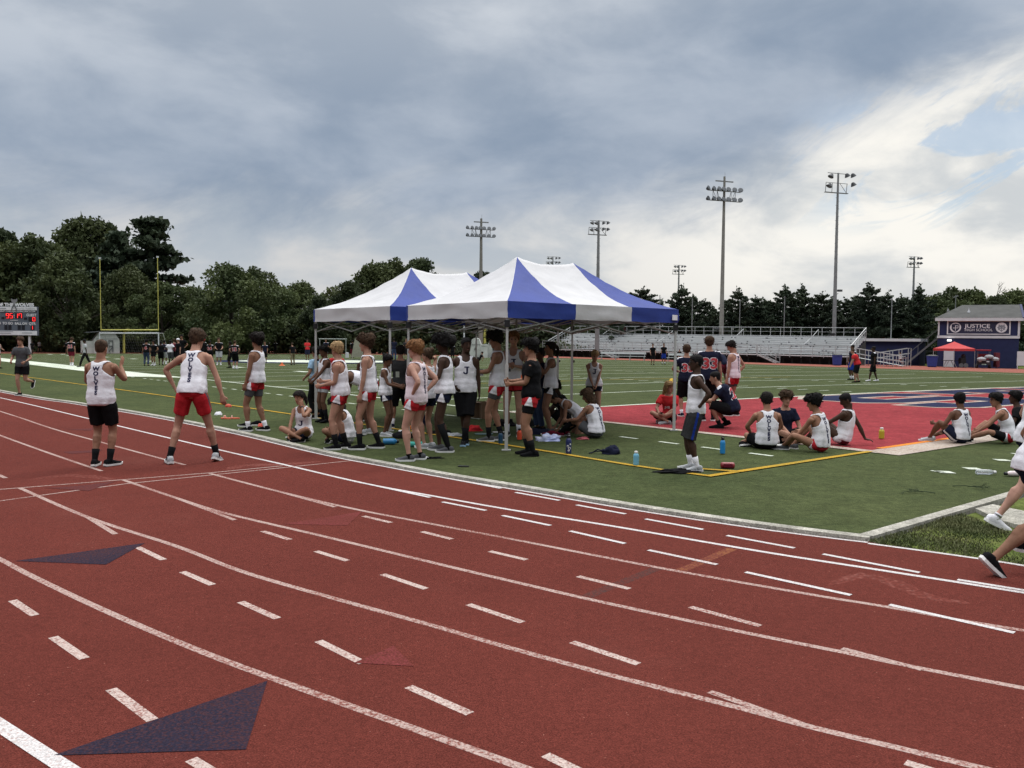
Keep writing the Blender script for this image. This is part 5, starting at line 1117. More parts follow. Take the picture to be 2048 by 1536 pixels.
def slab_j(z):
    pl = [[(-.22, .5), (.42, .5), (.42, .36), (-.22, .36)], [(.02, .36), (.26, .36), (.26, -.22), (.02, -.22)]]
    o = [(.26, -.22), (.22, -.38), (.10, -.49), (-.06, -.51), (-.24, -.47), (-.36, -.36), (-.40, -.18)]; i = [(.02, -.22), (.0, -.29), (-.04, -.33), (-.08, -.34), (-.13, -.33), (-.17, -.28), (-.18, -.18)]
    pl += [[o[k], i[k], i[k + 1], o[k + 1]] for k in range(6)]; vs = []; fs = []
    for p in pl: fs.append(tuple(range(len(vs), len(vs) + len(p)))); vs += [(x * z, y * z) for x, y in p]
    return vs, fs
def text_on(B, garment, txt, t, size, side, parent, mats, bold=.02, stack=False, x0=0.0, sx=1.0, lay=.004, name='lettering', dx=0.0):
    me = garment.data; bvh = BVHTree.FromPolygons([v.co for v in me.vertices], [p.vertices for p in me.polygons]); s = B.s; mb = MB(); q = 1 if side == 'front' else -1
    items = [(ch, t - i * size * 1.18) for i, ch in enumerate(txt)] if stack else [(txt, t)]
    for ch, tt in items:
        vs, fs = slab_j(size) if ch == 'J' else glyphs(ch, size * 1.35, bold * size * 1.35, 'CENTER', sx)
        bm = bmesh.new(); bv = [bm.verts.new((x, y, 0)) for x, y in vs]
        for f in fs:
            try: bm.faces.new([bv[i] for i in f])
            except ValueError: pass
        ln = size * .3
        for ax in (0, 1):
            lo = min(v.co[ax] for v in bm.verts); hi = max(v.co[ax] for v in bm.verts); k = 1
            while lo + k * ln < hi:
                c_ = [0, 0, 0]; n_ = [0, 0, 0]; c_[ax] = lo + k * ln; n_[ax] = 1; bmesh.ops.bisect_plane(bm, geom=bm.verts[:] + bm.edges[:] + bm.faces[:], plane_co=c_, plane_no=n_, dist=1e-6); k += 1
        bm.verts.index_update(); out = []; ok = True
        for v in bm.verts:
            tt_ = tt + v.co.y; c, R = B.spine(tt_); fwd = R @ V((0, q, 0)); right = R @ V((-q, 0, 0)); o = c + right * ((x0 + v.co.x) * s) + fwd * .6 * s
            hit = bvh.ray_cast(o, -fwd, 1.2)
            if hit[0] is None: ok = False; break
            out.append(hit[0] + hit[1] * lay * s)
        if ok: mb.add(out, [[v.index for v in f.verts] for f in bm.faces])
        bm.free()
    return mb.build(name, mats, parent) if mb.v else None
def hair_mesh(B, style, m, parent, seed):
    s = B.s; n, rows = 56, 40; vs = []; keep = []; fs = []
    g = dict(short=.013, crop=.0045, messy=.024, bob=.022, pony=.010, bun=.010, afro=.050, long=.018, curly=.030, shaved=.002, fringe=.018, helmet=.03, cap=.012)[style]
    for i in range(rows + 1):
        phi = math.pi * i / rows; z = .118 * math.cos(phi)
        for k in range(n):
            th = 2 * math.pi * k / n; rx, ry, yo = interp3(z); 
            ez = g * (1.2 if style in ('messy', 'curly', 'fringe') and z > .03 else 1)
            sc_ = 1.0
            nz = noise.noise((math.cos(th) * 3.5 * 2 + seed, math.sin(th) * 7, z * 45)) * (.55 if style not in ('crop', 'shaved', 'cap', 'helmet') else .1) + noise.noise((th * 1.2 + seed, z * 14, 1)) * .4
            if style in ('short', 'messy', 'crop', 'fringe', 'bun', 'pony'): q_ = max(0, min(1, (z + .05) / .12)); ez *= .35 + 1.0 * q_ * q_ * (3 - 2 * q_)
            e = ez * (1 + nz); x, y, zz = (rx + e) * math.sin(th), yo + (ry + e) * math.cos(th), z + e * math.cos(phi)
            vs.append((x, y, zz))
    def cut(az):          # az degrees from the front
        tab = dict(bob=[(0, .062), (40, .050), (58, .0), (75, -.15), (180, -.16)], long=[(0, .062), (40, .050), (58, .0), (75, -.15), (180, -.16)], afro=[(0, .05), (60, .02), (90, -.03), (180, -.08)], helmet=[(0, .03), (50, .0), (70, -.07), (180, -.09)], cap=[(0, .045), (180, .01)], fringe=[(0, .040), (45, .035), (70, .01), (88, -.028), (115, -.03), (150, -.062), (180, -.066)]).get(style, [(0, .066), (35, .058), (62, .03), (82, -.012), (100, -.018), (125, -.03), (150, -.06), (180, -.062)])
        for a, b in zip(tab, tab[1:]):
            if az <= b[0]: return a[1] + (b[1] - a[1]) * (az - a[0]) / (b[0] - a[0])
        return tab[-1][1]
    for i in range(rows):
        for k in range(n):
            idx = (i * n + k, (i + 1) * n + k, (i + 1) * n + (k + 1) % n, i * n + (k + 1) % n); c = [sum(vs[j][a] for j in idx) / 4 for a in range(3)]
            az = abs(math.degrees(math.atan2(c[0], c[1])))
            if c[2] > cut(az) + noise.noise((az * .22 + seed, c[0] * 40, 0)) * .012: fs.append(idx)
    W_ = [B.H + B.Rh @ (V(v) * s) for v in vs]
    o = link('hair', W_, fs, m, None, parent, True); sm = o.modifiers.new('t', 'SOLIDIFY'); sm.thickness = min(.012, g) * s; sm.offset = -1
    if style in ('short', 'messy', 'fringe', 'curly', 'bob', 'bun', 'pony', 'long', 'afro'):      # loose tufts standing out of the outline
        r = random.Random(int(seed * 10)); tv = []; tf = []; step = {'messy': 2, 'curly': 2, 'afro': 2, 'short': 3}.get(style, 4)
        for f in fs[::step]:
            c = sum((V(vs[j]) for j in f), V()) / 4; nn = V((c.x, c.y * .8, c.z + .02)).normalized(); l = min(g, .02) * r.uniform(.3, .95) + .005; sw = V((r.gauss(0, 1), r.gauss(0, 1) + .5, -.7)) * l * .7; w = nn.cross(V((r.gauss(0, 1), r.gauss(0, 1), 1))).normalized() * .006; b = len(tv)
            tv += [B.H + B.Rh @ (q * s) for q in (c - w - nn * .004, c + w - nn * .004, c + nn * l + sw)]; tf.append((b, b + 1, b + 2))
        me = o.data; bmh = bmesh.new(); bmh.from_mesh(me); bv = [bmh.verts.new(q) for q in tv]
        for f in tf: bmh.faces.new([bv[i] for i in f])
        bmh.to_mesh(me); bmh.free()
    ex = []
    def tubeh(pts, r): ex.append(loft([B.H + B.Rh @ (V(q) * s) for q in pts], [(q[0] * s, q[1] * s) if isinstance(q, tuple) else q * s for q in r], 12))
    if style in ('bob',): tubeh([(0, -.05, .03), (0, -.07, -.06), (0, -.065, -.15), (0, -.055, -.20)], [(.08, .05), (.095, .055), (.09, .05), (.06, .03)])
    if style == 'long': tubeh([(0, -.05, .03), (0, -.085, -.06), (0, -.095, -.18), (0, -.10, -.30)], [(.08, .05), (.088, .05), (.085, .04), (.05, .02)])
    if style == 'pony': tubeh([(0, -.085, .055), (0, -.135, .05), (0, -.155, -.03), (0, -.15, -.12), (0, -.14, -.19)], [.022, .030, .034, .028, .008])
    if style == 'bun': tubeh([(0, -.07, .08), (0, -.11, .105), (0, -.14, .125)], [.03, .045, .02])
    if style == 'afro': tubeh([(0, -.06, .02), (0, -.11, .03), (0, -.17, .02), (0, -.205, .0)], [.06, .10, .095, .04])
    if ex: po = solid('hair_length', ex, .012 * s, m, 2, o, .012, 18, seed)
    return o
def interp3(z):
    T_ = HEADR
    if z <= T_[0][0]: return T_[0][1:4]
    for a, b in zip(T_, T_[1:]):
        if z <= b[0]: f = (z - a[0]) / (b[0] - a[0]); return tuple(a[j] + (b[j] - a[j]) * f for j in (1, 2, 3))
    return T_[-1][1:4]
def tapered(B, tab): return tab
PN = [0]
def person(px, py, top, face, label, p, skin='tan', hair=('short', 'brown'), shirt=None, shorts=None, socks=None, shoes='black', sole=True, lod=0, letters=(), group=None, extras=None, H=None, at=None, cuff=None):
    """one person: (px, py) ground point under the figure, top = image row of the head top, face = compass heading (0 away, 90 left, 180 to the camera)"""
    PN[0] += 1; seed = PN[0] * 3.7; p = dict(p); base = pt(px, py) if at is None else V(at)
    if H is None: H = zrow(base, top) - base.z
    p['k'] = H / p.get('std', 1.736); B = skeleton(p); s = B.s; fine = lod == 0; vx = {0: .0085, 1: .014, 2: .022}[lod]
    parts = [rings(torso_path(B, -.085, .66, 26, 0), 22), rings(headrings(B), 22)]
    X, Y, Z = B.Rh @ V((1, 0, 0)), B.Rh @ V((0, 1, 0)), B.Rh @ V((0, 0, 1))
    parts.append(loft([B.H + Y * .088 * s + Z * .025 * s, B.H + Y * .108 * s - Z * .018 * s, B.H + Y * .105 * s - Z * .034 * s, B.H + Y * .08 * s - Z * .042 * s], [.009 * s, .013 * s, .016 * s, .008 * s], 8))
    for q in (-1, 1): parts.append(rings([(B.H + X * q * .068 * s + Y * -.002 * s + Z * -.045 * s, Y, X, .012 * s, .008 * s), (B.H + X * q * .076 * s - Y * .006 * s - Z * .01 * s, Y, X, .020 * s, .011 * s), (B.H + X * q * .074 * s - Y * .01 * s + Z * .022 * s, Y, X, .012 * s, .008 * s)], 8))
    wl = 1 + (B.w - 1) * .9; thin = .90 if p.get('fem') else 1.0
    for sd in 'LR':
        lg = limb(B.hip[sd], B.K[sd], B.A[sd], [(f, r * wl) for f, r in LEG1], [(f, r * (1 + (wl - 1) * .7)) for f, r in LEG2], s); parts.append(lg)
        # calf muscle behind the shin
        kd = (B.A[sd] - B.K[sd]); th = (B.K[sd] - B.hip[sd]).normalized(); bk = (-(B.K[sd] - (B.hip[sd] + B.A[sd]) / 2)); bk = bk - kd.normalized() * bk.dot(kd.normalized())
        if bk.length > .004: bk.normalize()
        else: bk = Rz(p.get('pyaw', 0) + 0) @ V((0, -1, 0)); bk = bk - kd.normalized() * bk.dot(kd.normalized()); bk.normalize()
        parts.append(loft([B.K[sd] + kd * .10 + bk * .012 * s, B.K[sd] + kd * .24 + bk * .028 * s, B.K[sd] + kd * .38 + bk * .024 * s, B.K[sd] + kd * .55 + bk * .008 * s], [.03 * s, .044 * s * wl, .040 * s * wl, .026 * s], 10))
        parts.append(limb(B.S[sd], B.E[sd], B.Wr[sd], [(f, r * thin * (1 + (B.w - 1) * .8)) for f, r in ARM1], [(f, r * thin * (1 + (B.w - 1) * .5)) for f, r in ARM2], s))
        c, R = B.spine(.465); parts.append(loft([c + R @ V((0, 0, .01 * s)), c.lerp(B.S[sd], .6), B.S[sd]], [(.08 * s), (.068 * s), .050 * s], 10))
        parts += hand_parts(B, sd, p, fine)
        a, R = foot_frame(B, sd, p); parts.append(loft([a - Z * 0, a + R @ V((0, -.03, -.045)) * s, a + R @ V((0, .06, -.055)) * s, a + R @ V((0, .15, -.068)) * s], [.034 * s, .036 * s, .032 * s, .018 * s], 8))
    m_s = SKIN[skin]
    body = solid('person', parts, vx * s, [m_s, m_eye, HAIRM[hair[1] if hair and hair[1] in HAIRM else 'dark'], LIP if skin in ('pale', 'fair', 'tan') else mat('lip_dark', (.14, .06, .05), .5)], 3 if lod < 2 else 2)
    me = body.data; Ri = B.Rh.transposed(); idx = [0] * len(me.polygons)
    for pl in me.polygons:
        q = (Ri @ (pl.center - B.H)) / s
        if q.y > .03 and abs(q.z) < .1:
            ax = abs(q.x)
            if ((ax - .031) / .016) ** 2 + ((q.z - .012) / .008) ** 2 < 1: idx[pl.index] = 1
            elif abs(ax - .033) < .021 and abs(q.z - .034 + (ax - .033) ** 2 * 8) < .0055: idx[pl.index] = 2
            elif ax < .026 and abs(q.z + .064) < .007: idx[pl.index] = 3
    me.polygons.foreach_set('material_index', idx)
    body.location = base; body.rotation_euler = (0, 0, rad(face)); tag(body, label, 'person', group)
    B.body = body
    if hair: hair_mesh(B, hair[0], HAIRM.get(hair[1]) or CL[hair[1]], body, seed)
    # ---- top
    top_o = None
    if shirt:
        kind, col = shirt[0], shirt[1]
        hem = shirt[2] if len(shirt) > 2 else -.02
        if kind == 'singlet':
            n, rows = 72, 60 if lod == 0 else 34; t0, t1 = hem, .548
            path = torso_path(B, t0, t1, rows, lambda t: .014 + (.022 * max(0, 1 - (t - hem) / .22)) + .016 * math.sin(max(0, min(1, (t - .02) / .36)) * 3.14)); vs, fs = rings(path, n, False); kf = []
            for i in range(rows - 1):
                for k in range(n):
                    t = t0 + (t1 - t0) * (i + .5) / (rows - 1); th = 2 * math.pi * (k + .5) / n; f = abs(math.cos(th)) ** .85; fr = math.sin(th) > 0
                    xw = interp(B.tab, t, 1) * f; arm_lim = .30 if t < .33 else (.152 - (t - .33) * .75 if t < .42 else .088 - (0 if fr else .018) + max(0, t - .50) * .9)
                    if t >= .33 and xw > arm_lim and not (t > .50 and xw < .128 and xw > .06 and xw < arm_lim): continue
                    nk = t - (.43 if fr else .515)
                    if nk > 0 and xw < .056 * min(1, (nk / .05)) ** .5 + .0: continue
                    if t > .535 and xw < .06: continue
                    kf.append(fs[i * n + k])
            o = link('singlet', vs, kf, CL[col], None, body, True)
            bmg = bmesh.new(); bmg.from_mesh(o.data); bmg.verts.ensure_lookup_table()
            for _ in range(6):
                nw = {}
                for v in bmg.verts:
                    nb_ = [e.other_vert(v) for e in v.link_edges if e.is_boundary]
                    if len(nb_) == 2: nw[v.index] = v.co * .4 + (nb_[0].co + nb_[1].co) * .3
                for i_, c in nw.items(): bmg.verts[i_].co = c
            bmg.to_mesh(o.data); bmg.free()
            for v in o.data.vertices:
                c = v.co; q = (c.x * 6 + seed, c.y * 6, c.z * 3.2); v.co += (c - B.spine(.2)[0]).normalized() * s * (.009 * noise.noise(q) + .006 * noise.noise((q[0] * 2.2, q[1] * 2.2, q[2] * 3.5)))
            for i in range(rows):
                t = t0 + (t1 - t0) * i / (rows - 1); am = .010 * max(0, 1 - (t - hem) / .30) + .004 * max(0, 1 - abs(t - .30) / .16)
                for k in range(n):
                    v = o.data.vertices[i * n + k]; th = 2 * math.pi * k / n; c = B.spine(t)[0]; v.co += (v.co - c).normalized() * s * am * (math.sin(th * 5 + seed + t * 9) * .6 + math.sin(th * 9 + seed * 2 - t * 14) * .5)
            sm = o.modifiers.new('thick', 'SOLIDIFY'); sm.thickness = .004 * s; sm.offset = -1; top_o = o
        else:
            pr = [rings(torso_path(B, hem, .535, 22, lambda t: .016 + (.012 if kind == 'jersey' else 0) + .014 * max(0, 1 - (t - hem) / .25)), 24)]
            sl = {'tee': .62, 'jersey': .50}[kind]; er = .018 if kind == 'tee' else .026
            for sd in 'LR':
                c, R = B.spine(.465); E = B.S[sd].lerp(B.E[sd], sl); pr.append(loft([c + R @ V((0, 0, .005 * s)), c.lerp(B.S[sd], .6), B.S[sd], B.S[sd].lerp(B.E[sd], .25), E], [.088 * s, .082 * s, (.062 + er * .6) * s, (.056 + er) * s, (.052 + er) * s], 14))
            o = solid('jersey' if kind == 'jersey' else 't_shirt', pr, max(.010, vx) * s, [CL[col], CL['white']], 3, body, .012 * s if lod < 2 else 0, 8 / s, seed); top_o = o
            if kind == 'jersey':     # white shoulder yokes
                ix = [0] * len(o.data.polygons)
                for pl in o.data.polygons:
                    for sd in 'LR':
                        q = (pl.center - B.S[sd])
                        if q.length < .105 * s and (B.Rc.transposed() @ q).z > .022 * s and abs((B.Rc.transposed() @ q).y) < .045 * s: ix[pl.index] = 1
                o.data.polygons.foreach_set('material_index', ix)
    # ---- shorts or trousers
    if shorts:
        kind, col = shorts[0], shorts[1]; side = shorts[2] if len(shorts) > 2 else None; ln = {'run': .36, 'short': .30, 'mid': .66, 'ball': 1.02, 'pants': 2.0, 'long': .8}[kind]; fl = {'run': .022, 'short': .010, 'mid': .024, 'ball': .036, 'pants': .014, 'long': .02}[kind]
        pr = [rings(torso_path(B, -.085, .045, 8, lambda t: .016 - .010 * max(0, t) / .045), 22)]
        for sd in 'LR':
            a, b = B.hip[sd], B.K[sd]
            pts = [a.lerp(b, f) for f in (-.05, .08, .2)]; rs = [.075 * wl, (.097 + fl * .2) * wl, (.098 + fl * .5) * wl]
            if ln <= 1.1:
                for q in (.5, .8, 1.0): f = .2 + (min(ln, 1.02) - .2) * q; pts.append(a.lerp(b, f)); rs.append((interp([(0, .088), (.45, .080), (.9, .060), (1.1, .056)], f, 1) + fl * (.55 + .45 * q)) * wl)
            else:
                for f in (.5, .85): pts.append(a.lerp(b, f)); rs.append(.080 - .012 * f + fl)
                for f in (.05, .4, .9): pts.append(b.lerp(B.A[sd], f)); rs.append(.072 - .012 * f)
            pr.append(loft(pts, [r * s for r in rs], 16))
        o = solid('shorts' if ln < 1.2 else 'trousers', pr, max(.009, vx) * s, [CL[col], CL[side or col], m_sole], 3, body, .006 * s if lod < 2 else 0, 9 / s, seed + 4)
        if lod == 0 and ln < 1.2:
            for v in o.data.vertices:
                sd = 'L' if (v.co - B.hip['L']).length < (v.co - B.hip['R']).length else 'R'; ax = B.K[sd] - B.hip[sd]; q = v.co - B.hip[sd]; f = q.dot(ax) / ax.length_squared
                if f > 0: out = q - ax * f; ou = B.Rp.transposed() @ out; v.co += out.normalized() * s * .008 * min(1, f / ln) * math.sin(math.atan2(ou.y, ou.x) * 5 + seed)
        if side:
            ix = [0] * len(o.data.polygons)
            for pl in o.data.polygons:
                for sd, q in (('L', -1), ('R', 1)):
                    v = B.Rp.transposed() @ (pl.center - B.hip[sd]) / s; ax = (B.K[sd] - B.hip[sd]); f = (pl.center - B.hip[sd]).dot(ax) / ax.length_squared
                    out = (pl.center - B.hip[sd]) - ax * f; out = B.Rp.transposed() @ out / s; outw = q * out.x; wdt = (.010 + .055 * max(0, f) / ln) if kind in ('run', 'short') else .018
                    if outw > .03 and abs(out.y + (.025 if kind == 'ball' else 0)) < wdt and f > -.02: ix[pl.index] = 1
            o.data.polygons.foreach_set('material_index', ix)
        if len(shorts) > 3:       # longer tights under the shorts
            pr = []
            for sd in 'LR': a, b = B.hip[sd], B.K[sd]; pr.append(loft([a.lerp(b, f) for f in (.1, .3, shorts[4] if len(shorts) > 4 else .62)], [.094 * wl * s, .090 * wl * s, .078 * wl * s], 14))
            for q in pr: solid('tights', [q], .012 * s, CL[shorts[3]], 2, body)
    # ---- socks and shoes
    for sd in 'LR':
        sk = socks[sd] if isinstance(socks, dict) else socks
        if sk:
            a, k = B.A[sd], B.K[sd]; h = sk[1]; pts = [a.lerp(k, f) for f in (-.10, 0, .06)] + [a.lerp(k, h * q) for q in (.5, 1.0)]; bulge = lambda f: interp([(0, .039), (.1, .038), (.2, .040), (.4, .049), (.6, .060), (.85, .060), (1, .06)], f, 1)
            vs, fs = loft(pts, [.040 * s, .040 * s, .039 * s] + [(bulge(h * q) + .003) * s * (1 + (wl - 1) * .7) for q in (.5, 1)], 14); link('sock', vs, fs, CL[sk[0]], None, body, True)
        if shoes:
            sc_ = shoes[sd] if isinstance(shoes, dict) else shoes
            up, so = shoe_parts(B, sd, p); sh = solid('shoe', up, (.009 if lod == 0 else .016) * s, CL[sc_], 2, body)
            if sole and lod < 2: link('sole', so[0], so[1], m_sole if sole is True else CL[sole], None, sh)
            if lod == 0:
                a, R = foot_frame(B, sd, p); m = MB()
                for q in range(3): c = a + R @ V((0, .045 + q * .028, -.002 - q * .013)) * s; m.bar(c + R @ V((-.022, 0, -.004)) * s, c + R @ V((.022, 0, -.004)) * s, .006 * s)
                m.build('laces', CL['lgrey'] if sc_ in ('black', 'dgrey', 'navy') else CL['dgrey'], sh)
    for l in letters:
        if top_o is None: break
        kind = l[0]
        if kind == 'wolves': text_on(B, top_o, 'WOLVES', l[1] if len(l) > 1 else .455, .056, 'back', body, INK, .055, True, 0, 1.12)
        elif kind == 'J': text_on(B, top_o, 'J', l[1] if len(l) > 1 else .315, .125, 'front', body, INK, .06, False, 0, 1.1); text_on(B, top_o, 'I', .372, .018, 'front', body, INK, .30, False, -.0, 5.5) if False else None
        elif kind == 'num':
            _, txt, sd_, size = l[:4]; text_on(B, top_o, txt, .28, size, sd_, body, INKW, .075, False, 0, 1.12, .004, 'number_outline'); text_on(B, top_o, txt, .28, size, sd_, body, INKR, .035, False, 0, 1.12, .008, 'number')
        elif kind == 'word': text_on(B, top_o, l[1], l[2], l[3], l[4], body, INKW if len(l) < 6 else l[5], .02)
        elif kind == 'logo': text_on(B, top_o, '-', .405, .03, 'front', body, INK, .02, False, .07, .8, .004, 'logo')
    if extras:
        for e in extras: e(B, s)
    return body
# small things worn
def glasses(B, s):
    m = MB()
    for q in (-1, 1):
        pts = [B.H + B.Rh @ (V((q * .031 + .023 * math.cos(t), .097 - abs(q * .031 + .023 * math.cos(t)) * .1, .010 + .017 * math.sin(t))) * s) for t in [2 * math.pi * i / 12 for i in range(13)]]; m.tube(pts, .003 * s, 5)
        m.tube([B.H + B.Rh @ (V((q * .054, .092, .014)) * s), B.H + B.Rh @ (V((q * .076, .0, .014)) * s)], .003 * s, 5)
    m.tube([B.H + B.Rh @ (V((-.01, .098, .014)) * s), B.H + B.Rh @ (V((.01, .098, .014)) * s)], .003 * s, 5); m.build('glasses', m_blk, B.body)
def watch(sd):
    def f(B, s):
        e, w = B.E[sd], B.Wr[sd]; d = (w - e).normalized(); vs, fs = loft([w - d * .035 * s, w - d * .012 * s], [.029 * s, .028 * s], 12); o = link('watch', vs, fs, m_blk, None, B.body, True)
    return f
def cap_brim(B, s):
    vs = [B.H + B.Rh @ (V((x, y, z)) * s) for x, y, z in ((-.07, .07, .05), (-.05, .16, .035), (0, .18, .035), (.05, .16, .035), (.07, .07, .05))]; o = link('cap_brim', vs, [(0, 1, 2, 3, 4)], CL['black'], None, B.body); o.modifiers.new('t', 'SOLIDIFY').thickness = .006
# ================================================================ the people in the photo
def mk(**k): return k
HIPS = mk(handL=(-.185, .03, 1.0), handR=(.185, .03, 1.0), elbL=(-1, -.6, 0), elbR=(1, -.6, 0), hdirL=(.45, .5, -.55), hdirR=(-.45, .5, -.55), palmL=(1, 0, 0), palmR=(-1, 0, 0), curl=15)
def crossleg(**k):
    d = mk(pel=(0, 0, .105), footL=(.13, .30, .075), footR=(-.12, .36, .075), kneeL=(-1, .5, .55), kneeR=(1, .5, .55), toeL=(60, 0), toeR=(-60, 0), frollL=35, frollR=-35, lean=12, plean=-8, handL=(-.20, .30, .22), handR=(.20, .30, .22), elbL=(-1, -.6, 0), elbR=(1, -.6, 0)); d.update(k); return d
TR = 'runners in white singlets'; FB = 'football players on the field'
def sh_run(c='red', side='white', *t): return ('run', c, side, *t)
# ---- on the track
person(46, 791, 676, 182, 'runner in grey t-shirt and black shorts jogging toward us at far left of the track', mk(lean=7, footR=(.08, .04, .085), footL=(-.09, -.40, .40), toeL=(0, -60), kneeL=(0, 1, .1), handR=(.20, .26, 1.03), handL=(-.20, .24, 1.02), curl=65, elbL=(-.5, -1, 0), elbR=(.5, -1, 0), head=(-6, 4, 0)), 'fair', ('short', 'brown'), ('tee', 'grey', -.06), ('mid', 'black'), None, 'black', True, 0, extras=[watch('L')])
person(205, 932, 684, -3, 'boy seen from behind on the track, WOLVES down his white singlet, loose black shorts', mk(w=1.05, footL=(-.11, 0, .085), footR=(.085, .04, .085), toeL=(14, 0), toeR=(-24, 0), handR=(.13, .30, 1.40), handL=(-.12, .32, 1.20), elbL=(-.8, -.1, -.9), elbR=(.5, -.1, -1), hdirR=(.1, .4, .9), curl=12, head=(6, 6, 0)), 'tan', ('crop', 'brown'), ('singlet', 'white', -.07), ('long', 'black'), ('black', .36), 'black', True, 0, [('wolves', .44)])
person(387, 925, 672, -2, 'tall boy crouched to start with arms spread, WOLVES singlet and long red shorts', mk(w=.95, lean=22, plean=16, side=-4, pel=(.0, -.03, .91), head=(-6, 14, 0), footL=(-.265, -.10, .085), footR=(.225, .20, .085), toeL=(32, 0), toeR=(2, -14), handL=(-.33, .20, .97), handR=(.335, .13, .86), elbL=(-1, 0, .55), elbR=(1, -.1, .35), hdirL=(.35, .25, -.9), hdirR=(.15, .1, -1), palmL=(1, .2, 0), palmR=(-.2, 1, 0), curl=30, kneeL=(-.3, 1, 0), kneeR=(.3, 1, 0)), 'fair', ('short', 'brown'), ('singlet', 'white', -.03), ('mid', 'red', 'grey'), ('black', .30), 'lgrey', True, 0, [('wolves', .46)], H=1.86)
# ---- left of the tents
person(512, 862, 672, 78, 'boy standing alone left of the tents, facing left, grey tights under red shorts', mk(lean=-5, plean=-2, footL=(-.10, .10, .085), footR=(.09, -.14, .085), toeL=(-6, 0), handL=(-.215, .10, .81), head=(-18, 0, 0)), 'olive', ('messy', 'dark'), ('singlet', 'white', -.03), sh_run('red', 'white', 'grey', .66), ('white', .24), 'black', True, 0)
person(607, 880, 797, 166, 'girl sitting cross-legged by the kerb, cheek on her hand, J on her singlet', crossleg(fem=True, lean=16, head=(-14, 10, 8), handL=(-.065, .19, .655), elbL=(-.6, .7, -1), hdirL=(.25, -.1, .95), palmL=(.3, -1, 0), handR=(.10, .38, .12), elbR=(1, 0, .1), hdirR=(-.2, .5, -.6), curl=25), 'tan', ('pony', 'dark'), ('singlet', 'white', .03), sh_run('navy', 'white'), None, 'black', True, 0, [('J', .24)], H=1.56, extras=[watch('L')])
person(694, 886, 815, 84, 'dark-haired girl sitting on the turf, head bowed, half hidden by bare legs', crossleg(fem=True, lean=24, head=(10, 38, 0), handL=(-.10, .36, .26), handR=(.10, .36, .26)), 'olive', ('bob', 'dark'), ('singlet', 'white', .03), sh_run('white', 'navy'), None, 'black', True, 0, H=1.5)
person(681, 898, 689, 94, 'blond boy with bent arms and fists forward, red shorts, tall black socks, by the kerb', mk(footL=(-.11, .06, .085), footR=(.10, -.08, .085), handL=(-.12, .30, 1.06), handR=(.12, .30, 1.12), curl=62, elbL=(-.3, -1, -.3), elbR=(.3, -1, -.3), head=(-38, 4, 0), lean=4), 'fair', ('short', 'light'), ('singlet', 'white', -.03), sh_run('red', 'white', 'navy', .42), ('black', .42), 'black', True, 0)
person(738, 898, 676, 88, 'tall shaggy-haired boy with arms hanging, red shorts with white side panels, beside the kerb', mk(footL=(-.11, .12, .085), footR=(.10, -.14, .085), toeL=(4, 0), handL=(-.215, .10, .80), head=(-12, 2, 0), lean=3), 'fair', ('messy', 'brown'), ('singlet', 'white', -.03), sh_run(), ('black', .40), 'black', True, 0, [('wolves', .455)])
# ---- under the rear tent
person(650, 845, 694, 128, 'black-haired boy by the left tent leg looking left, white singlet, red shorts over grey tights', mk(handL=(-.10, .34, .96), handR=(.10, .30, 1.0), curl=50, head=(4, 10, 0)), 'brown', ('short', 'black'), ('singlet', 'white', -.03), sh_run('red', 'red', 'lgrey', .55), ('black', .55), 'black', False, 0)
person(633, 836, 697, 62, 'person in pale blue t-shirt and black trousers standing behind the left tent leg', mk(handL=(-.2, .2, 1.0), handR=(.2, .2, 1.0)), 'tan', ('short', 'dark'), ('tee', 'sky', -.05), ('pants', 'black'), None, 'black', False, 1)
person(672, 830, 696, 205, 'person in a red top and dark shorts, half hidden behind the blond boy', mk(handL=(-.15, .25, 1.05), handR=(.15, .25, 1.05), curl=50), 'fair', ('short', 'dark'), ('tee', 'brightred', -.05), ('mid', 'black'), ('white', .2), 'black', False, 1)
person(728, 868, 0, 82, 'boy bent double with arms hanging, white shorts under red ones, between two standing boys', mk(lean=78, plean=55, pel=(0, -.16, .88), handL=(-.20, .36, .50), handR=(.16, .45, .50), elbL=(-1, -.2, 0), elbR=(1, -.2, 0), head=(0, 60, 0), footL=(-.12, 0, .085), footR=(.12, -.05, .085)), 'brown', ('crop', 'black'), ('singlet', 'white', -.02), ('short', 'red', 'red', 'white', .60), None, 'lgrey', True, 0, H=1.72)
person(733, 842, 700, 28, 'shaven-headed boy in white singlet turned away behind the tall shaggy-haired boy', mk(handL=(-.16, .22, 1.05), handR=(.16, .22, 1.05)), 'brown', ('shaved', 'black'), ('singlet', 'white', -.03), sh_run(), ('white', .2), 'black', True, 0)
person(771, 872, 712, 262, 'girl facing right under the rear tent holding a snack, navy shorts with white trim', mk(fem=True, handL=(-.08, .33, 1.10), handR=(.12, .34, 1.08), curl=45, head=(0, 16, 0)), 'brown', ('bun', 'black'), ('singlet', 'white', -.03), sh_run('navy', 'white'), None, 'lgrey', True, 0)
person(801, 856, 695, 8, 'broad man in dark grey t-shirt and black shorts, back turned, under the tents', mk(w=1.14, handL=(-.2, .2, 1.02), handR=(.2, .2, 1.02), footL=(-.17, 0, .085), footR=(.17, .1, .085), head=(0, 14, 0)), 'tan', ('short', 'dark'), ('tee', 'dgrey', -.06), ('ball', 'black'), ('white', .28), 'navy', True, 0)
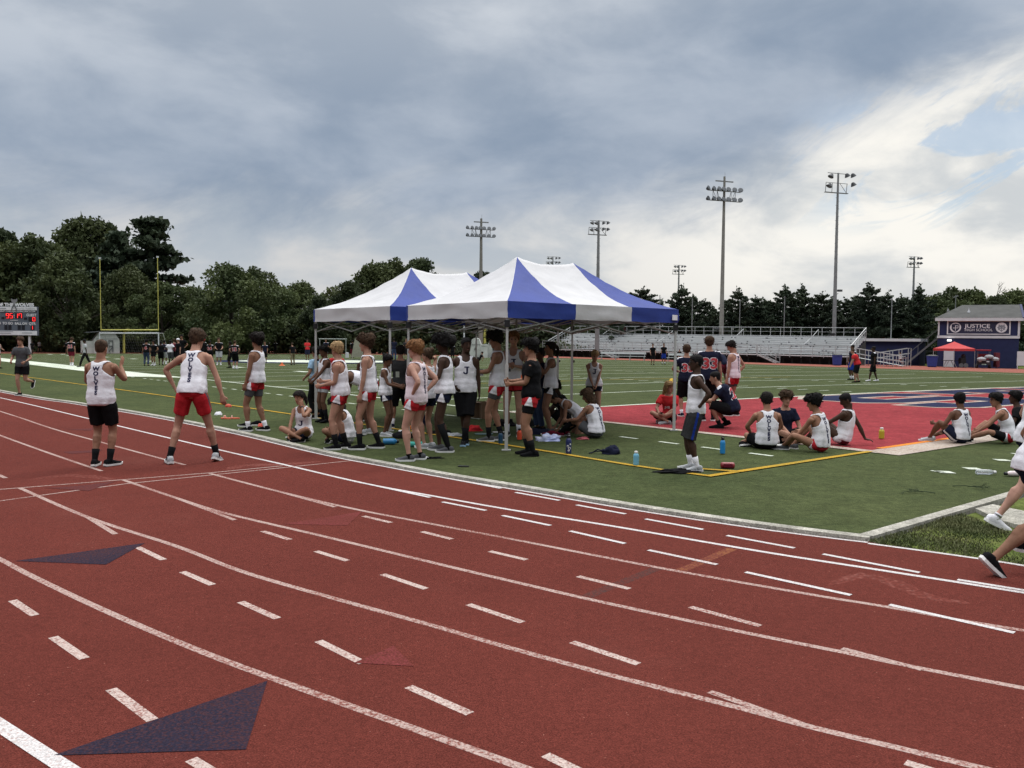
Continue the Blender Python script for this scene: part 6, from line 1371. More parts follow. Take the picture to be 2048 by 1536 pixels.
person(833, 921, 688, 66, 'red-haired boy with hands on hips at the front left tent leg, short red shorts', dict(HIPS, handL=(-.17, -.03, 1.0), handR=(.17, -.06, 1.02), elbL=(-.5, -1, .1), elbR=(.6, -1, .1), footL=(-.12, .06, .085), footR=(.11, .0, .085), toeL=(26, 0), toeR=(20, 0), head=(10, 4, 0)), 'pale', ('fringe', 'ginger'), ('singlet', 'pinkish', -.09), sh_run(), ('black', .06), 'grey', True, 0, [('wolves', .44)])
person(856, 896, 701, 54, 'girl gathering her brown hair with one raised hand, navy and white shorts', mk(fem=True, handR=(.10, .0, 1.60), elbR=(1, .5, .3), hdirR=(-.5, -.5, .5), handL=(-.16, .16, 1.05), elbL=(-1, -.5, 0), head=(12, 4, 0)), 'fair', ('bun', 'brown'), ('singlet', 'white', -.03), sh_run('navy', 'white'), None, 'lgrey', True, 0, extras=[watch('R')])
person(889, 903, 676, 82, 'dark-skinned girl with afro ponytail, one knee-high black sock, navy and white shorts', mk(fem=True, handL=(-.10, .27, 1.12), handR=(.06, .30, 1.13), curl=55, elbL=(-.6, -1, -.2), footL=(-.10, -.08, .085), footR=(.10, .10, .085), toeL=(8, 0), head=(4, 10, 0)), 'dark', ('afro', 'black'), ('singlet', 'white', -.03), sh_run('navy', 'white'), {'L': ('black', .86), 'R': None}, 'grey', True, 0)
person(930, 890, 679, 188, 'slim dark-skinned boy facing us, J on his singlet, long black shorts, feet crossed', dict(HIPS, handR=(.19, .10, .98), elbR=(1, -.3, 0), handL=(-.24, -.03, .82), elbL=(-.5, -1, 0), hdirL=(0, .1, -1), footL=(.03, .10, .085), footR=(-.03, -.06, .085), toeL=(-10, 0), head=(22, 6, 0)), 'dark', ('crop', 'black'), ('singlet', 'white', -.05), ('ball', 'black'), ('black', .5), 'black', 'sky', 0, [('J', .31), ('logo',)])
# ---- under the front tent
person(994, 882, 669, 84, 'dark-haired boy behind the front tent leg with both hands held out, red shorts', mk(handL=(-.10, .36, 1.12), handR=(.08, .36, 1.10), curl=35, elbL=(-.3, -1, -.2), footL=(-.10, .12, .085), footR=(.10, -.06, .085), head=(-2, 12, 0)), 'tan', ('messy', 'dark'), ('singlet', 'white', -.03), sh_run('red', 'white', 'grey', .55), ('black', .36), 'grey', True, 0)
person(1026, 872, 668, 174, 'tall boy facing us under the front tent, hands at his chest, red shorts', mk(handL=(-.05, .24, 1.20), handR=(.06, .25, 1.22), curl=60, elbL=(-1, -.3, -.5), elbR=(1, -.3, -.5), head=(4, 6, 0)), 'fair', ('short', 'ginger'), ('singlet', 'white', -.02), ('run', 'red', 'red', 'black', .42), ('white', .30), 'black', True, 0, [('J', .33), ('logo',)])
person(1062, 911, 685, 84, 'boy in glasses and black t-shirt eating, red shorts over black tights, black socks', mk(w=1.16, handL=(-.10, .31, 1.10), handR=(.06, .34, 1.14), curl=60, elbL=(-.4, -1, -.3), footL=(-.11, -.04, .085), footR=(.11, .06, .085), toeL=(10, 0), head=(4, 4, 0)), 'tan', ('messy', 'black'), ('tee', 'black', -.09), ('run', 'red', 'white', 'black', .62), ('black', .40), 'black', 'black', 0, [], extras=[glasses])
person(1100, 866, 688, 96, 'ponytailed girl lifting food to her mouth under the front tent, black shorts', mk(fem=True, handL=(-.06, .24, 1.34), handR=(.02, .26, 1.30), curl=50, elbL=(-.8, -.3, -1), head=(4, -2, 0)), 'olive', ('pony', 'dark'), ('singlet', 'white', -.04), sh_run('black', 'white'), None, 'grey', True, 0, [('J', .33)])
person(1080, 862, 700, 120, 'person in dark jacket and jeans eating, mostly hidden behind the boy in glasses', mk(handL=(-.05, .24, 1.32), handR=(.05, .24, 1.30), curl=50), 'brown', ('bun', 'dark'), ('tee', 'navy', -.05), ('pants', 'jeans'), None, 'black', True, 1)
person(1187, 846, 703, 178, 'fair-haired girl standing with clasped hands under the tent corner, J on her singlet', mk(fem=True, handL=(-.03, .24, .86), handR=(.03, .25, .88), curl=50, elbL=(-1, -.4, 0), elbR=(1, -.4, 0), head=(12, 22, 0)), 'fair', ('pony', 'light'), ('singlet', 'white', -.02), sh_run('navy', 'white'), None, 'lgrey', True, 0, [('J', .33)])
person(1153, 866, 0, 100, 'girl on her knees leaning forward on straight arms, head down, under the tent', mk(fem=True, pel=(0, -.10, .30), lean=62, plean=35, footL=(-.10, -.32, .08), footR=(.10, -.32, .08), kneeL=(-.2, 1, -.4), kneeR=(.2, 1, -.4), toeL=(0, -75), toeR=(0, -75), handL=(-.13, .40, .10), handR=(.10, .42, .12), elbL=(-1, -1, 0), head=(0, 55, 0)), 'olive', ('bun', 'dark'), ('singlet', 'white', -.02), sh_run('navy', 'white'), None, 'black', True, 0, H=1.62)
person(1190, 876, 792, 62, 'woman with a brown bob sitting with legs out, grey shorts and black knee socks', mk(fem=True, w=1.06, pel=(0, 0, .11), lean=20, plean=-5, twist=-18, footL=(-.02, .72, .075), footR=(.12, .66, .075), toeL=(10, 10), kneeL=(-.2, .1, 1), kneeR=(.2, .1, 1), handL=(-.14, .52, .32), handR=(.10, .50, .30), head=(22, 24, 0)), 'tan', ('bob', 'brown'), ('singlet', 'white', .01), ('mid', 'grey'), ('black', .86), 'maroon', True, 0, [('wolves', .42)], H=1.62)
person(1128, 852, 786, 88, 'curly-haired dark-skinned person in black sitting behind the kneeling girl', mk(pel=(0, 0, .11), lean=22, plean=-5, footL=(-.10, .62, .075), footR=(.10, .66, .075), kneeL=(-.2, .1, 1), kneeR=(.2, .1, 1), handL=(-.12, .5, .34), handR=(.12, .5, .32), head=(0, 22, 0)), 'dark', ('curly', 'black'), ('tee', 'black', .0), ('mid', 'black'), None, 'black', True, 1, H=1.68)
# ---- right of the tents
person(1390, 941, 714, 82, 'boy with hands on hips at the right tent leg, long grey shorts with blue stripe', dict(HIPS, w=1.0, handL=(-.18, -.04, 1.0), handR=(.17, -.02, 1.0), elbL=(-.55, -1, .25), elbR=(.6, -1, .1), footL=(-.11, -.02, .085), footR=(.11, .06, .085), head=(2, 0, 0)), 'dark', ('crop', 'black'), ('singlet', 'white', -.04), ('ball', 'dgrey', 'blue'), ('white', .34), 'lgrey', True, 0, [('J', .32)], extras=[glasses])
person(1371, 833, 693, 6, 'football player seen from behind, number 35 jersey, black shorts, on the red end zone', mk(w=1.06, handL=(-.12, .25, 1.1), handR=(.12, .25, 1.1), elbL=(-1, -.4, 0), elbR=(1, -.4, 0), head=(-16, 6, 0)), 'fair', ('short', 'brown'), ('jersey', 'navy', -.06), ('ball', 'black'), ('white', .2), 'navy', True, 0, [('num', '35', 'back', .20)], FB)
person(1416, 842, 677, -4, 'tall football player seen from behind, number 33 jersey with white shoulder stripes', mk(w=1.10, handL=(-.26, .05, .85), handR=(.26, .05, .85), head=(0, 4, 0)), 'fair', ('short', 'brown'), ('jersey', 'navy', -.06), ('ball', 'black'), ('black', .3), 'black', True, 0, [('num', '33', 'back', .22)], FB)
person(1447, 770, 0, 30, 'football player in maroon shorts bending down beyond the number 33 player', mk(lean=55, plean=35, pel=(0, -.12, .86), handL=(-.15, .42, .62), handR=(.15, .42, .62), head=(0, 40, 0), footL=(-.16, 0, .085), footR=(.16, 0, .085)), 'brown', ('crop', 'black'), ('jersey', 'navy', -.04), ('ball', 'maroon'), None, 'black', False, 1, [], FB, H=1.75)
person(1465, 832, 684, 48, 'boy in a pinkish singlet looking down, one hand on hip, beside the number 33 player', dict(HIPS, handR=(.17, -.02, 1.0), elbR=(1, -.6, .1), handL=(-.22, .06, .80), elbL=(-.4, -1, 0), hdirL=(0, .1, -1), head=(24, 28, 0), footL=(-.10, .04, .085), footR=(.10, -.04, .085)), 'fair', ('short', 'dark'), ('singlet', 'pinkish', -.03), sh_run('red', 'white', 'grey', .52), ('black', .28), 'black', True, 0, [('wolves', .455)])
person(1448, 856, 0, 72, 'football player in navy jersey squatting on the red end zone', mk(w=1.08, pel=(0, -.16, .36), lean=38, plean=15, footL=(-.13, .08, .085), footR=(.13, -.02, .12), toeR=(0, -20), kneeL=(-.25, 1, .5), kneeR=(.25, 1, .5), handL=(-.12, .45, .52), handR=(.10, .45, .50), head=(0, 10, 0)), 'fair', ('crop', 'black'), ('jersey', 'navy', -.03), ('ball', 'black'), ('black', .2), 'black', 'black', 0, [('num', '21', 'back', .19)], FB, H=1.76)
person(1337, 846, 787, 148, 'long-haired blond boy in red t-shirt sitting cross-legged on the red end zone', crossleg(lean=10, head=(66, 6, 0), handL=(-.06, .34, .22), handR=(.08, .36, .24), curl=40), 'fair', ('long', 'blond'), ('tee', 'brightred', .0), ('mid', 'black'), None, 'lgrey', True, 0, [('word', 'JHS', .27, .06, 'front')], H=1.60)
person(1533, 898, 800, -4, 'boy sitting with his back to us, WOLVES singlet, black shorts, left of a seated group', crossleg(w=1.04, lean=8, handL=(-.20, .34, .24), handR=(.18, .36, .24), footR=(-.34, .30, .075), kneeL=(-1, .4, .3), head=(0, 14, 0)), 'tan', ('short', 'dark'), ('singlet', 'white', .0), ('mid', 'black'), None, 'black', True, 0, [('wolves', .43)], H=1.66)
person(1566, 884, 807, 186, 'brown-haired boy in navy t-shirt sitting and facing us, behind a WOLVES singlet', crossleg(lean=14, head=(-4, 6, 0), handL=(-.22, .25, .10), handR=(.05, .38, .2)), 'fair', ('messy', 'brown'), ('tee', 'navy', .0), ('mid', 'black'), None, 'black', True, 0, H=1.6)
person(1640, 904, 812, 38, 'messy-haired boy sitting with red shorts, WOLVES down his tilted back', mk(pel=(0, 0, .11), lean=14, plean=-8, side=-6, footL=(-.22, .55, .075), footR=(.02, .52, .075), toeL=(30, 0), kneeL=(-.9, .2, .6), kneeR=(.2, .1, 1), handL=(-.22, .40, .16), handR=(.10, .46, .30), head=(34, 12, 0)), 'tan', ('messy', 'black'), ('singlet', 'white', .0), ('short', 'red', 'white'), None, 'grey', True, 0, [('wolves', .43)], H=1.64)
person(1684, 890, 815, 62, 'dark-skinned boy sitting back on one straight arm at the end zone corner', mk(pel=(0, 0, .11), lean=-6, plean=-16, twist=-10, footL=(-.10, .62, .075), footR=(.12, .58, .075), kneeL=(-.2, .1, 1), kneeR=(.2, .1, 1), handR=(.22, -.40, .035), elbR=(.5, -1, 0), hdirR=(.3, -.8, -.1), palmR=(0, 0, -1), handL=(-.18, .42, .30), head=(22, 26, 0)), 'dark', ('crop', 'black'), ('singlet', 'white', .0), ('short', 'maroon', 'white'), None, 'black', True, 0, H=1.64)
person(1920, 887, 806, 40, 'boy sitting at right, knee raised, WOLVES singlet and navy shorts with white edge', mk(pel=(0, 0, .11), lean=8, plean=-8, twist=-26, footL=(-.12, .52, .075), footR=(.08, .58, .075), kneeL=(-.5, .1, 1), kneeR=(.7, .1, .4), handL=(-.16, .42, .36), handR=(.14, .34, .22), head=(-40, 10, 0)), 'brown', ('short', 'black'), ('singlet', 'white', .0), ('mid', 'navy', 'white'), None, 'lgrey', True, 0, [('wolves', .43)], H=1.58)
person(2014, 887, 803, 68, 'boy in glasses sitting at the right edge, leaning forward, red and black shorts', mk(pel=(0, 0, .11), lean=26, plean=-4, twist=-8, footL=(-.14, .68, .075), footR=(.10, .62, .075), kneeL=(-.8, .1, .5), kneeR=(.4, .1, .8), handL=(-.16, .52, .20), handR=(.02, .50, .22), head=(14, 8, 0)), 'tan', ('short', 'black'), ('singlet', 'white', .0), ('short', 'red', 'white', 'black', .8), None, 'black', True, 0, [('wolves', .43)], H=1.64, extras=[glasses])
person(2040, 880, 808, 60, 'boy in black t-shirt sitting just behind the boy in glasses at the right edge', crossleg(lean=16), 'dark', ('short', 'black'), ('tee', 'black', .0), ('mid', 'black'), None, 'black', True, 1, H=1.62)
# ---- runners at the right edge
b_ = pt(2063, 1146)
person(0, 0, 0, 272, 'girl sprinting out of the right edge, tanned legs, navy shorts, black running shoes', mk(fem=True, w=1.12, lean=16, plean=10, pel=(0, .02, .86), footR=(.08, -.37, .145), toeR=(4, -42), kneeR=(0, 1, 0), footL=(-.08, -.02, .24), toeL=(0, -8), kneeL=(0, 1, .2), handR=(.26, -.12, 1.05), elbR=(.5, -1, .2), handL=(-.2, .3, 1.15), head=(0, 4, 0)), 'olive', ('pony', 'brown'), ('singlet', 'white', -.03), sh_run('navy', 'white'), None, 'black', True, 0, [], H=1.60, at=b_)
person(0, 0, 0, 268, 'pale-legged runner with white shoes, mostly behind the sprinting girl at the right edge', mk(fem=True, lean=12, plean=8, pel=(0, .02, .88), footR=(.08, -.34, .11), toeR=(0, -25), footL=(-.08, .35, .30), kneeL=(0, 1, .3), handR=(.26, -.1, 1.05), handL=(-.2, .3, 1.15), curl=60), 'pale', ('pony', 'light'), ('singlet', 'white', -.03), sh_run('navy', 'white'), ('white', .10), 'white', True, 0, [], H=1.62, at=pt(2052, 1054))
# ================================================================ people far off
def far(px, py, top, face, label, p, skin, hair, shirt, shorts, socks=None, shoes='black', letters=(), group=FB, H=None, lod=2): return person(px, py, top, face, label, p, skin, hair, shirt, shorts, socks, shoes, False, lod, letters, group, H=H)
far(-6, 737, 678, 250, 'runner entering at the left edge of the far track, bare arm showing', mk(lean=10, handL=(-.25, .25, 1.1), handR=(.25, .2, 1.1), footR=(.1, -.4, .3), footL=(-.1, .1, .085)), 'fair', ('pony', 'light'), ('singlet', 'white', -.03), ('run', 'black'), group='people in the distance')
far(143, 732, 676, 4, 'football player with a numbered back and maroon shorts walking away left of the goalpost', mk(w=1.08, footL=(-.12, .18, .085), footR=(.12, -.12, .085), head=(-20, 25, 0)), 'fair', ('short', 'brown'), ('jersey', 'black', -.04), ('mid', 'maroon'), ('white', .3), 'white', [('num', '21', 'back', .2)])
far(171, 735, 679, 112, 'player in grey t-shirt and black leggings striding left of the pale shed', mk(footL=(-.09, .32, .085), footR=(.09, -.34, .12), toeR=(0, -30), handL=(-.22, -.1, .85), handR=(.22, .2, .9), head=(0, 12, 0)), 'dark', ('crop', 'black'), ('tee', 'lgrey', -.05), ('pants', 'black'))
for (x, y, t, f, lb, sk, sh, so) in ((37, 709, 684, 180, 'player in black crouching low beneath the scoreboard, behind the jogging man', 'brown', ('tee', 'black'), 'black'), (65, 709, 682, 190, 'player in black with a ball standing right of the scoreboard post', 'dark', ('tee', 'black'), 'black'), (79, 705, 681, 250, 'small runner in white on the far track right of the scoreboard post', 'fair', ('tee', 'white'), 'navy'), (133, 708, 682, 170, 'player in black on the far track behind the maroon-shorts player', 'brown', ('jersey', 'black'), 'black')):
    far(x, y, t, f, lb, mk(handL=(-.2, .2, 1.0), handR=(.2, .22, 1.0), footL=(-.1, .2, .085), footR=(.1, -.2, .085)), sk, ('crop', 'black'), sh, ('mid', so))
FBC = 'football players crowded beneath the goalposts'
crowd = [(293, 732, 680, 10, 'tan', ('short', 'black'), ('jersey', 'black'), ('pants', 'jeans'), '6', 'player in jeans and dark jersey at the left end of the crowd'), (308, 731, 682, 160, 'tan', ('long', 'dark'), ('jersey', 'black'), ('mid', 'black'), None, 'long-haired player in black facing us, second from the left of the crowd'),
         (322, 730, 683, 20, 'dark', ('crop', 'black'), ('tee', 'black'), ('ball', 'black'), None, 'player in plain black left of the white t-shirt in the crowd'), (329, 729, 681, 2, 'brown', ('crop', 'black'), ('jersey', 'navy'), ('ball', 'lgrey'), '2', 'player in numbered navy jersey and grey shorts beside the white t-shirt'),
         (341, 731, 681, -6, 'dark', ('crop', 'black'), ('tee', 'white'), ('ball', 'grey'), None, 'person in white t-shirt and grey shorts amid the dark football crowd'), (349, 728, 679, 30, 'fair', ('short', 'brown'), ('jersey', 'maroon'), ('ball', 'black'), None, 'player in maroon top between the white t-shirt and the white cap'),
         (357, 731, 678, 150, 'fair', ('cap', 'white'), ('tee', 'black'), ('ball', 'black'), None, 'person in a white cap at the middle of the football crowd'), (364, 728, 671, 180, 'tan', ('short', 'dark'), ('tee', 'black'), ('ball', 'black'), None, 'tallest head in the football crowd, right beside the crouched boy'),
         (395, 732, 680, 120, 'tan', ('short', 'dark'), ('jersey', 'black'), ('ball', 'black'), None, 'player in black just right of the crouched boy, facing left'), (407, 732, 676, 60, 'brown', ('helmet', 'brightred'), ('jersey', 'black'), ('ball', 'black'), None, 'player wearing a red helmet in the football crowd'),
         (420, 732, 682, 4, 'brown', ('crop', 'black'), ('jersey', 'black'), ('ball', 'black'), '24', 'player with number 24 on his back near the right end of the crowd'), (438, 730, 677, 200, 'fair', ('short', 'brown'), ('jersey', 'black'), ('ball', 'lgrey'), None, 'player in black top and light grey trousers right of number 24'),
         (461, 736, 684, 100, 'dark', ('crop', 'black'), ('tee', 'black'), ('ball', 'black'), None, 'player in black half hidden behind number 15'), (470, 738, 682, -4, 'fair', ('crop', 'brown'), ('jersey', 'black'), ('ball', 'black'), '15', 'player with number 15 on his back, elbows out')]
for i, (x, y, t, f, sk, hr, sh, so, num, lb) in enumerate(crowd):
    ps = [mk(handL=(-.24, .05, .82), footL=(-.14, .06, .085)), mk(handL=(-.15, .28, 1.05), handR=(.15, .28, 1.05)), dict(HIPS)][(i * 5) % 3]
    far(x, y, t, f, lb, dict(ps, w=1.08), sk, hr, sh, so, ('white', .28) if i % 2 else None, 'white' if i % 2 else 'black', [('num', num, 'back', .21)] if num else [], FBC)
for (x, y, t, f, lb, sk, sh, so, ps) in ((530, 726, 684, 190, 'player in navy jersey glimpsed behind the boy with grey tights', 'tan', ('jersey', 'navy'), 'black', {}), (537, 707.5, 682, 180, 'left of two players with white shoulder pads on the far field edge', 'dark', ('jersey', 'black'), 'black', {}), (551, 708, 682, 178, 'right of two players with white shoulder pads on the far field edge', 'dark', ('jersey', 'black'), 'black', {}),
     (586, 730, 686, 40, 'man in black shirt and khaki trousers bending before the midfield emblem', 'fair', ('tee', 'black'), 'khaki', mk(lean=14, handL=(-.1, .3, .95), handR=(.2, .2, .95), footL=(-.16, -.1, .085), footR=(.16, .1, .085))), (615, 721, 679, 190, 'man in red top and navy shorts standing left of the left tent leg', 'brown', ('tee', 'brightred'), 'navy', mk(handL=(-.1, .28, 1.15), handR=(.1, .28, 1.15))),
     (652, 718, 679, 180, 'player under the pale training bar, left one', 'tan', ('jersey', 'navy'), 'lgrey', {}), (671, 717, 680, 190, 'player in blue under the pale training bar, right one', 'tan', ('tee', 'blue'), 'black', {}), (705, 716, 681, 20, 'player in maroon trousers left of the tan blocking sled', 'brown', ('jersey', 'black'), 'maroon', {}),
     (788, 722, 677, 6, 'man in navy sweater and jeans seen from behind between two tent legs', 'dark', ('tee', 'navy'), 'jeans', {}), (812, 720, 678, 200, 'man with pale head between the tent legs, right of the navy sweater', 'fair', ('tee', 'dgrey'), 'black', {}), (840, 722, 683, 170, 'dark player just right of the red-haired boy in the distance', 'brown', ('jersey', 'black'), 'black', {}),
     (905, 722, 687, 180, 'dark player in the distance between the afro-haired girl and the slim boy', 'dark', ('jersey', 'black'), 'black', {}), (993, 727, 679, 170, 'football player standing before the right twin shed', 'tan', ('jersey', 'navy'), 'navy', mk(handL=(-.15, .25, 1.1), handR=(.1, .3, 1.3))),
     (1305, 730, 688, 185, 'player in black standing left before the bleachers bench', 'fair', ('jersey', 'black'), 'black', {}), (1327, 729, 687, 180, 'player in black top and bright blue shorts before the bleachers', 'tan', ('jersey', 'black'), 'blue', {}),
     (1704, 760, 691, 100, 'player in blue shorts hidden behind the man in red', 'brown', ('jersey', 'navy'), 'blue', {}), (1746, 763, 694, 82, 'player in black with white shoes facing left, right of the man in red', 'dark', ('jersey', 'black'), 'black', mk(footL=(-.1, .22, .085), footR=(.1, -.22, .085))),
     (1714, 765, 700, 76, 'stocky man in bright red t-shirt and black shorts stooping on the field', 'fair', ('tee', 'brightred'), 'black', mk(w=1.25, lean=26, plean=14, std=1.66, handL=(-.15, .35, .85), handR=(.15, .35, .85), footL=(-.16, .1, .085), footR=(.16, -.1, .085)))):
    far(x, y, t, f, lb, ps or mk(handL=(-.2, .15, .9), handR=(.2, .15, .9)), sk, ('crop', 'black' if sk in ('dark', 'brown') else 'brown'), sh, ('pants' if so in ('khaki', 'jeans') else 'ball', so), ('white', .3) if so in ('blue', 'lgrey') else None, 'white' if 'white shoes' in lb else 'black', group='people in the distance' if 'man' in lb else FB)
for (x, y, t, lb) in ((1701, 731, 703, 'far runner in white heading left before the ramp'), (1801, 732, 705, 'far girl runner in white heading left along the fence')):
    far(x, y, t, 90, lb, mk(fem=True, lean=10, footL=(-.09, .30, .2), footR=(.09, -.45, .38), toeR=(0, -50), handL=(-.2, .25, 1.1), handR=(.2, -.05, 1.1), curl=60), 'fair', ('pony', 'brown'), ('singlet', 'white', -.03), ('run', 'navy'), group='people in the distance')
for (x, y, f, lb, sk) in ((958, 722, 100, 'player in black lying on the far field, propped on an elbow', 'tan'), (985, 722, 260, 'player sitting on the far field beside the one lying down', 'brown'), (1358, 722, 180, 'person sitting low on the bench behind the number 35 player', 'tan')):
    far(x, y, 0, f, lb, mk(pel=(0, 0, .12 if x < 1300 else .5), lean=-30 if x == 958 else 15, plean=-30 if x == 958 else 0, footL=(-.12, .8 if x < 1300 else .4, .075), footR=(.12, .75 if x < 1300 else .42, .075), kneeL=(0, 0, 1), kneeR=(0, 0, 1), handL=(-.3, -.3 if x == 958 else .4, .1 if x < 1300 else .6), handR=(.3, -.25 if x == 958 else .4, .2 if x < 1300 else .6)), sk, ('crop', 'black'), ('tee', 'black'), ('mid', 'black'), group='people in the distance', H=1.72)
# ================================================================ things lying on the turf
m_cap = mat('cap_black', (.012, .012, .013), .4)
def bottle(px, py, top, col, label, cap='black', lie=None, w=.037, loop=False, marks=False, L_=None, clear=False):
    b = pt(px, py, .012); H = (zrow(b, top) - b.z) if L_ is None else L_; root = empty('water_bottle', b); k = H
    if clear:
        mc_ = bpy.data.materials.get('clear_plastic') or bpy.data.materials.new('clear_plastic'); mc_.use_nodes = True; bs = mc_.node_tree.nodes['Principled BSDF']; bs.inputs['Transmission Weight'].default_value = .75; bs.inputs['Roughness'].default_value = .15; bs.inputs['Base Color'].default_value = (.8, .83, .85, 1); bm_ = mc_
    else: bm_ = mat('bottle_' + '_'.join('%d' % (c * 99) for c in col), col, .35, .05, 3)
    m = MB(); m.lathe((0, 0, 0), [(w * .9, 0), (w, .01), (w, k * .66), (w * .85, k * .76), (w * .5, k * .84), (w * .5, k * .86)], 18); bo = m.build('bottle_body', bm_, root, False)
    m = MB(); m.lathe((0, 0, k * .86), [(w * .62, 0), (w * .62, k * .12), (w * .4, k * .14)], 14); c = m.build('cap', m_cap if cap == 'black' else m_sole, root)
    if loop: m = MB(); m.tube([V((w * .5 * math.cos(t), 0, k * .98 + w * .6 * math.sin(t))) for t in [math.pi * i / 8 for i in range(9)]], .006, 6); m.build('carry_loop', m_cap, root)
    if marks:
        m = MB()
        for z, a, r in ((.30, -1.3, .5), (.42, -1.9, .4), (.52, -1.0, .3), (.18, -1.6, .35)):
            n = 12; m.add([(w * 1.02 * math.cos(a + r * math.cos(t)), w * 1.02 * math.sin(a + r * math.cos(t)), k * z + r * .04 * math.sin(t)) for t in [2 * math.pi * i / n for i in range(n)]], [tuple(range(n))])
        m.build('sticker', m_sole, bo)
    if lie is not None: root.rotation_euler = (rad(90), 0, rad(lie)); root.location = b + V((0, 0, w - .01))
    return tag(root, label, 'bottle')
bottle(1039, 879, 857, (.55, .07, .03), 'orange-red bottle standing on the turf left of the boy in glasses under the tent', w=.045)
bottle(1137, 907, 870, (.016, .024, .095), 'tall navy bottle with white stickers and loop cap before the woman with a bob', loop=True, marks=True, w=.044)
bottle(1272, 930, 902, (.15, .38, .52), 'pale blue bottle with silver cap on the yellow line', 'white', w=.040)
bottle(1445, 907, 875, (.02, .20, .46), 'bright blue bottle with black loop cap right of the boy in long grey shorts', loop=True, w=.040)
bottle(1763, 877, 855, (.42, .36, .03), 'yellow bottle standing on the red end zone', 'yellow', w=.047)
bottle(1001, 887, 862, (.012, .05, .10), 'dark teal bottle standing behind the front tent leg', w=.038)
bottle(1952, 947, 0, (.8, .8, .8), 'clear plastic water bottle lying on the turf at right', 'white', lie=82, w=.034, L_=.25, clear=True)
bottle(2046, 951, 0, (.62, .52, .52), 'pale pink bottle with dark tip lying next to the clear one', lie=-85, w=.036, L_=.26)
bottle(766, 888, 0, (.03, .20, .42), 'blue bottle with dark cap lying behind the shaggy-haired boy', lie=100, w=.05, L_=.26)
bottle(798, 866, 0, (.7, .7, .7), 'small white bottle lying against the black bag', 'white', lie=70, w=.035, L_=.14)
def lump(name, px, py, size, m, label, cat, seed, rot=0, flat=.5, wr=.35, extra=None):
    b = pt(px, py); n, r_ = 26, 14; vs = []; fs = []
    for i in range(r_ + 1):
        ph = math.pi / 2 * i / r_
        for k in range(n):
            th = 2 * math.pi * k / n; d = V((math.cos(th) * math.sin(ph) if i else 0, math.sin(th) * math.sin(ph) if i else 0, math.cos(ph))); f = 1 + wr * noise.noise((d.x * 1.8 + seed, d.y * 1.8, d.z * 1.8)) + wr * .5 * noise.noise((d.x * 5 + seed, d.y * 5, d.z * 5))
            z = d.z * size[2] * f; vs.append((d.x * size[0] * f, d.y * size[1] * f, max(z, .004)))
    for i in range(r_):
        for k in range(n): fs.append((i * n + k, (i + 1) * n + k, (i + 1) * n + (k + 1) % n, i * n + (k + 1) % n))
    fs.append(tuple((r_) * n + k for k in range(n)))
    o = link(name, vs, fs, m, None, None, True); o.location = b; o.rotation_euler = (0, 0, rad(rot)); tag(o, label, cat)
    if extra: extra(o)
    return o
def straps(o):
    m = MB(); m.tube([V((-.12, 0, .05)), V((-.2, -.02, .07)), V((-.27, .03, .02)), V((-.33, -.01, .012))], .009, 6); m.tube([V((-.1, .05, .04)), V((-.22, .06, .03)), V((-.30, .0, .012))], .008, 6); m.build('strap', CL['navy'], o)
lump('drawstring_bag', 1221, 908, (.15, .10, .12), CL['navy'], 'navy drawstring bag with trailing straps on the turf right of the tent', 'bag', 3, 0, extra=straps)
lump('black_jacket', 1352, 945, (.27, .13, .045), CL['black'], 'crumpled black jacket on the yellow corner line by grey shoes', 'jacket', 8, 10, wr=.6)
lump('red_shirt', 949, 862, (.15, .10, .10), CL['brightred'], 'crumpled red shirt on the turf behind the crossed feet of the slim boy', 'shirt', 12, 0)
lump('plastic_bag', 1096, 882, (.19, .11, .11), mat('plastic_bag', (.55, .57, .66), .35, .25, 6, col2=(.25, .30, .55)), 'crumpled white and blue plastic bag before the kneeling girl', 'bag', 21, 0, wr=.6)
lump('black_bag', 808, 876, (.17, .12, .13), CL['black'], 'black sports bag at the foot of the front left tent leg', 'bag', 31, 0)
lump('black_bag', 880, 868, (.22, .12, .07), CL['black'], 'flat black bag behind the dark-skinned girl with one knee sock', 'bag', 33, 0)
lump('dark_jacket', 1075, 868, (.26, .14, .10), CL['navy'], 'dark jacket heaped behind the boy in glasses', 'jacket', 35, 0)
lump('orange_pinnie', 820, 858, (.10, .07, .06), mat('pinnie_orange', (.55, .16, .02), .8), 'small orange cloth behind the red-haired boy', 'cloth', 37, 0)
lump('black_gloves', 866, 917, (.13, .05, .025), CL['black'], 'black gloves lying right of the red-haired boy', 'gloves', 41, 20, wr=.8)
lump('white_sock', 850, 917, (.06, .035, .025), CL['white'], 'balled white sock at the heel of the red-haired boy', 'sock', 43, 0)
lump('blue_shirt', 660, 862, (.14, .08, .05), CL['blue'], 'blue shirt lying behind the blond boy', 'shirt', 45, 0)
lump('pink_pouch', 1166, 879, (.11, .06, .045), mat('pouch_pink', (.30, .07, .08), .8), 'dusky pink pouch tucked against the woman with a bob', 'pouch', 47, 0)
def roller():
    a = pt(816, 894); root = empty('foam_roller', a); m = MB(); R = Matrix.Rotation(rad(90), 3, 'Y'); m.lathe((0, 0, .045), [(.030, 0), (.042, .002), (.042, .24), (.030, .242)], 18, 0, R); m.build('foam', mat('foam_teal', (.05, .36, .30), .7), root); m = MB(); m.lathe((0, 0, .045), [(.028, -.004), (.028, .246)], 14, 0, R); m.build('core', m_cap, root); root.rotation_euler = (0, 0, rad(6)); tag(root, 'short turquoise foam roller behind the ankles of the red-haired boy', 'foam roller')
roller()
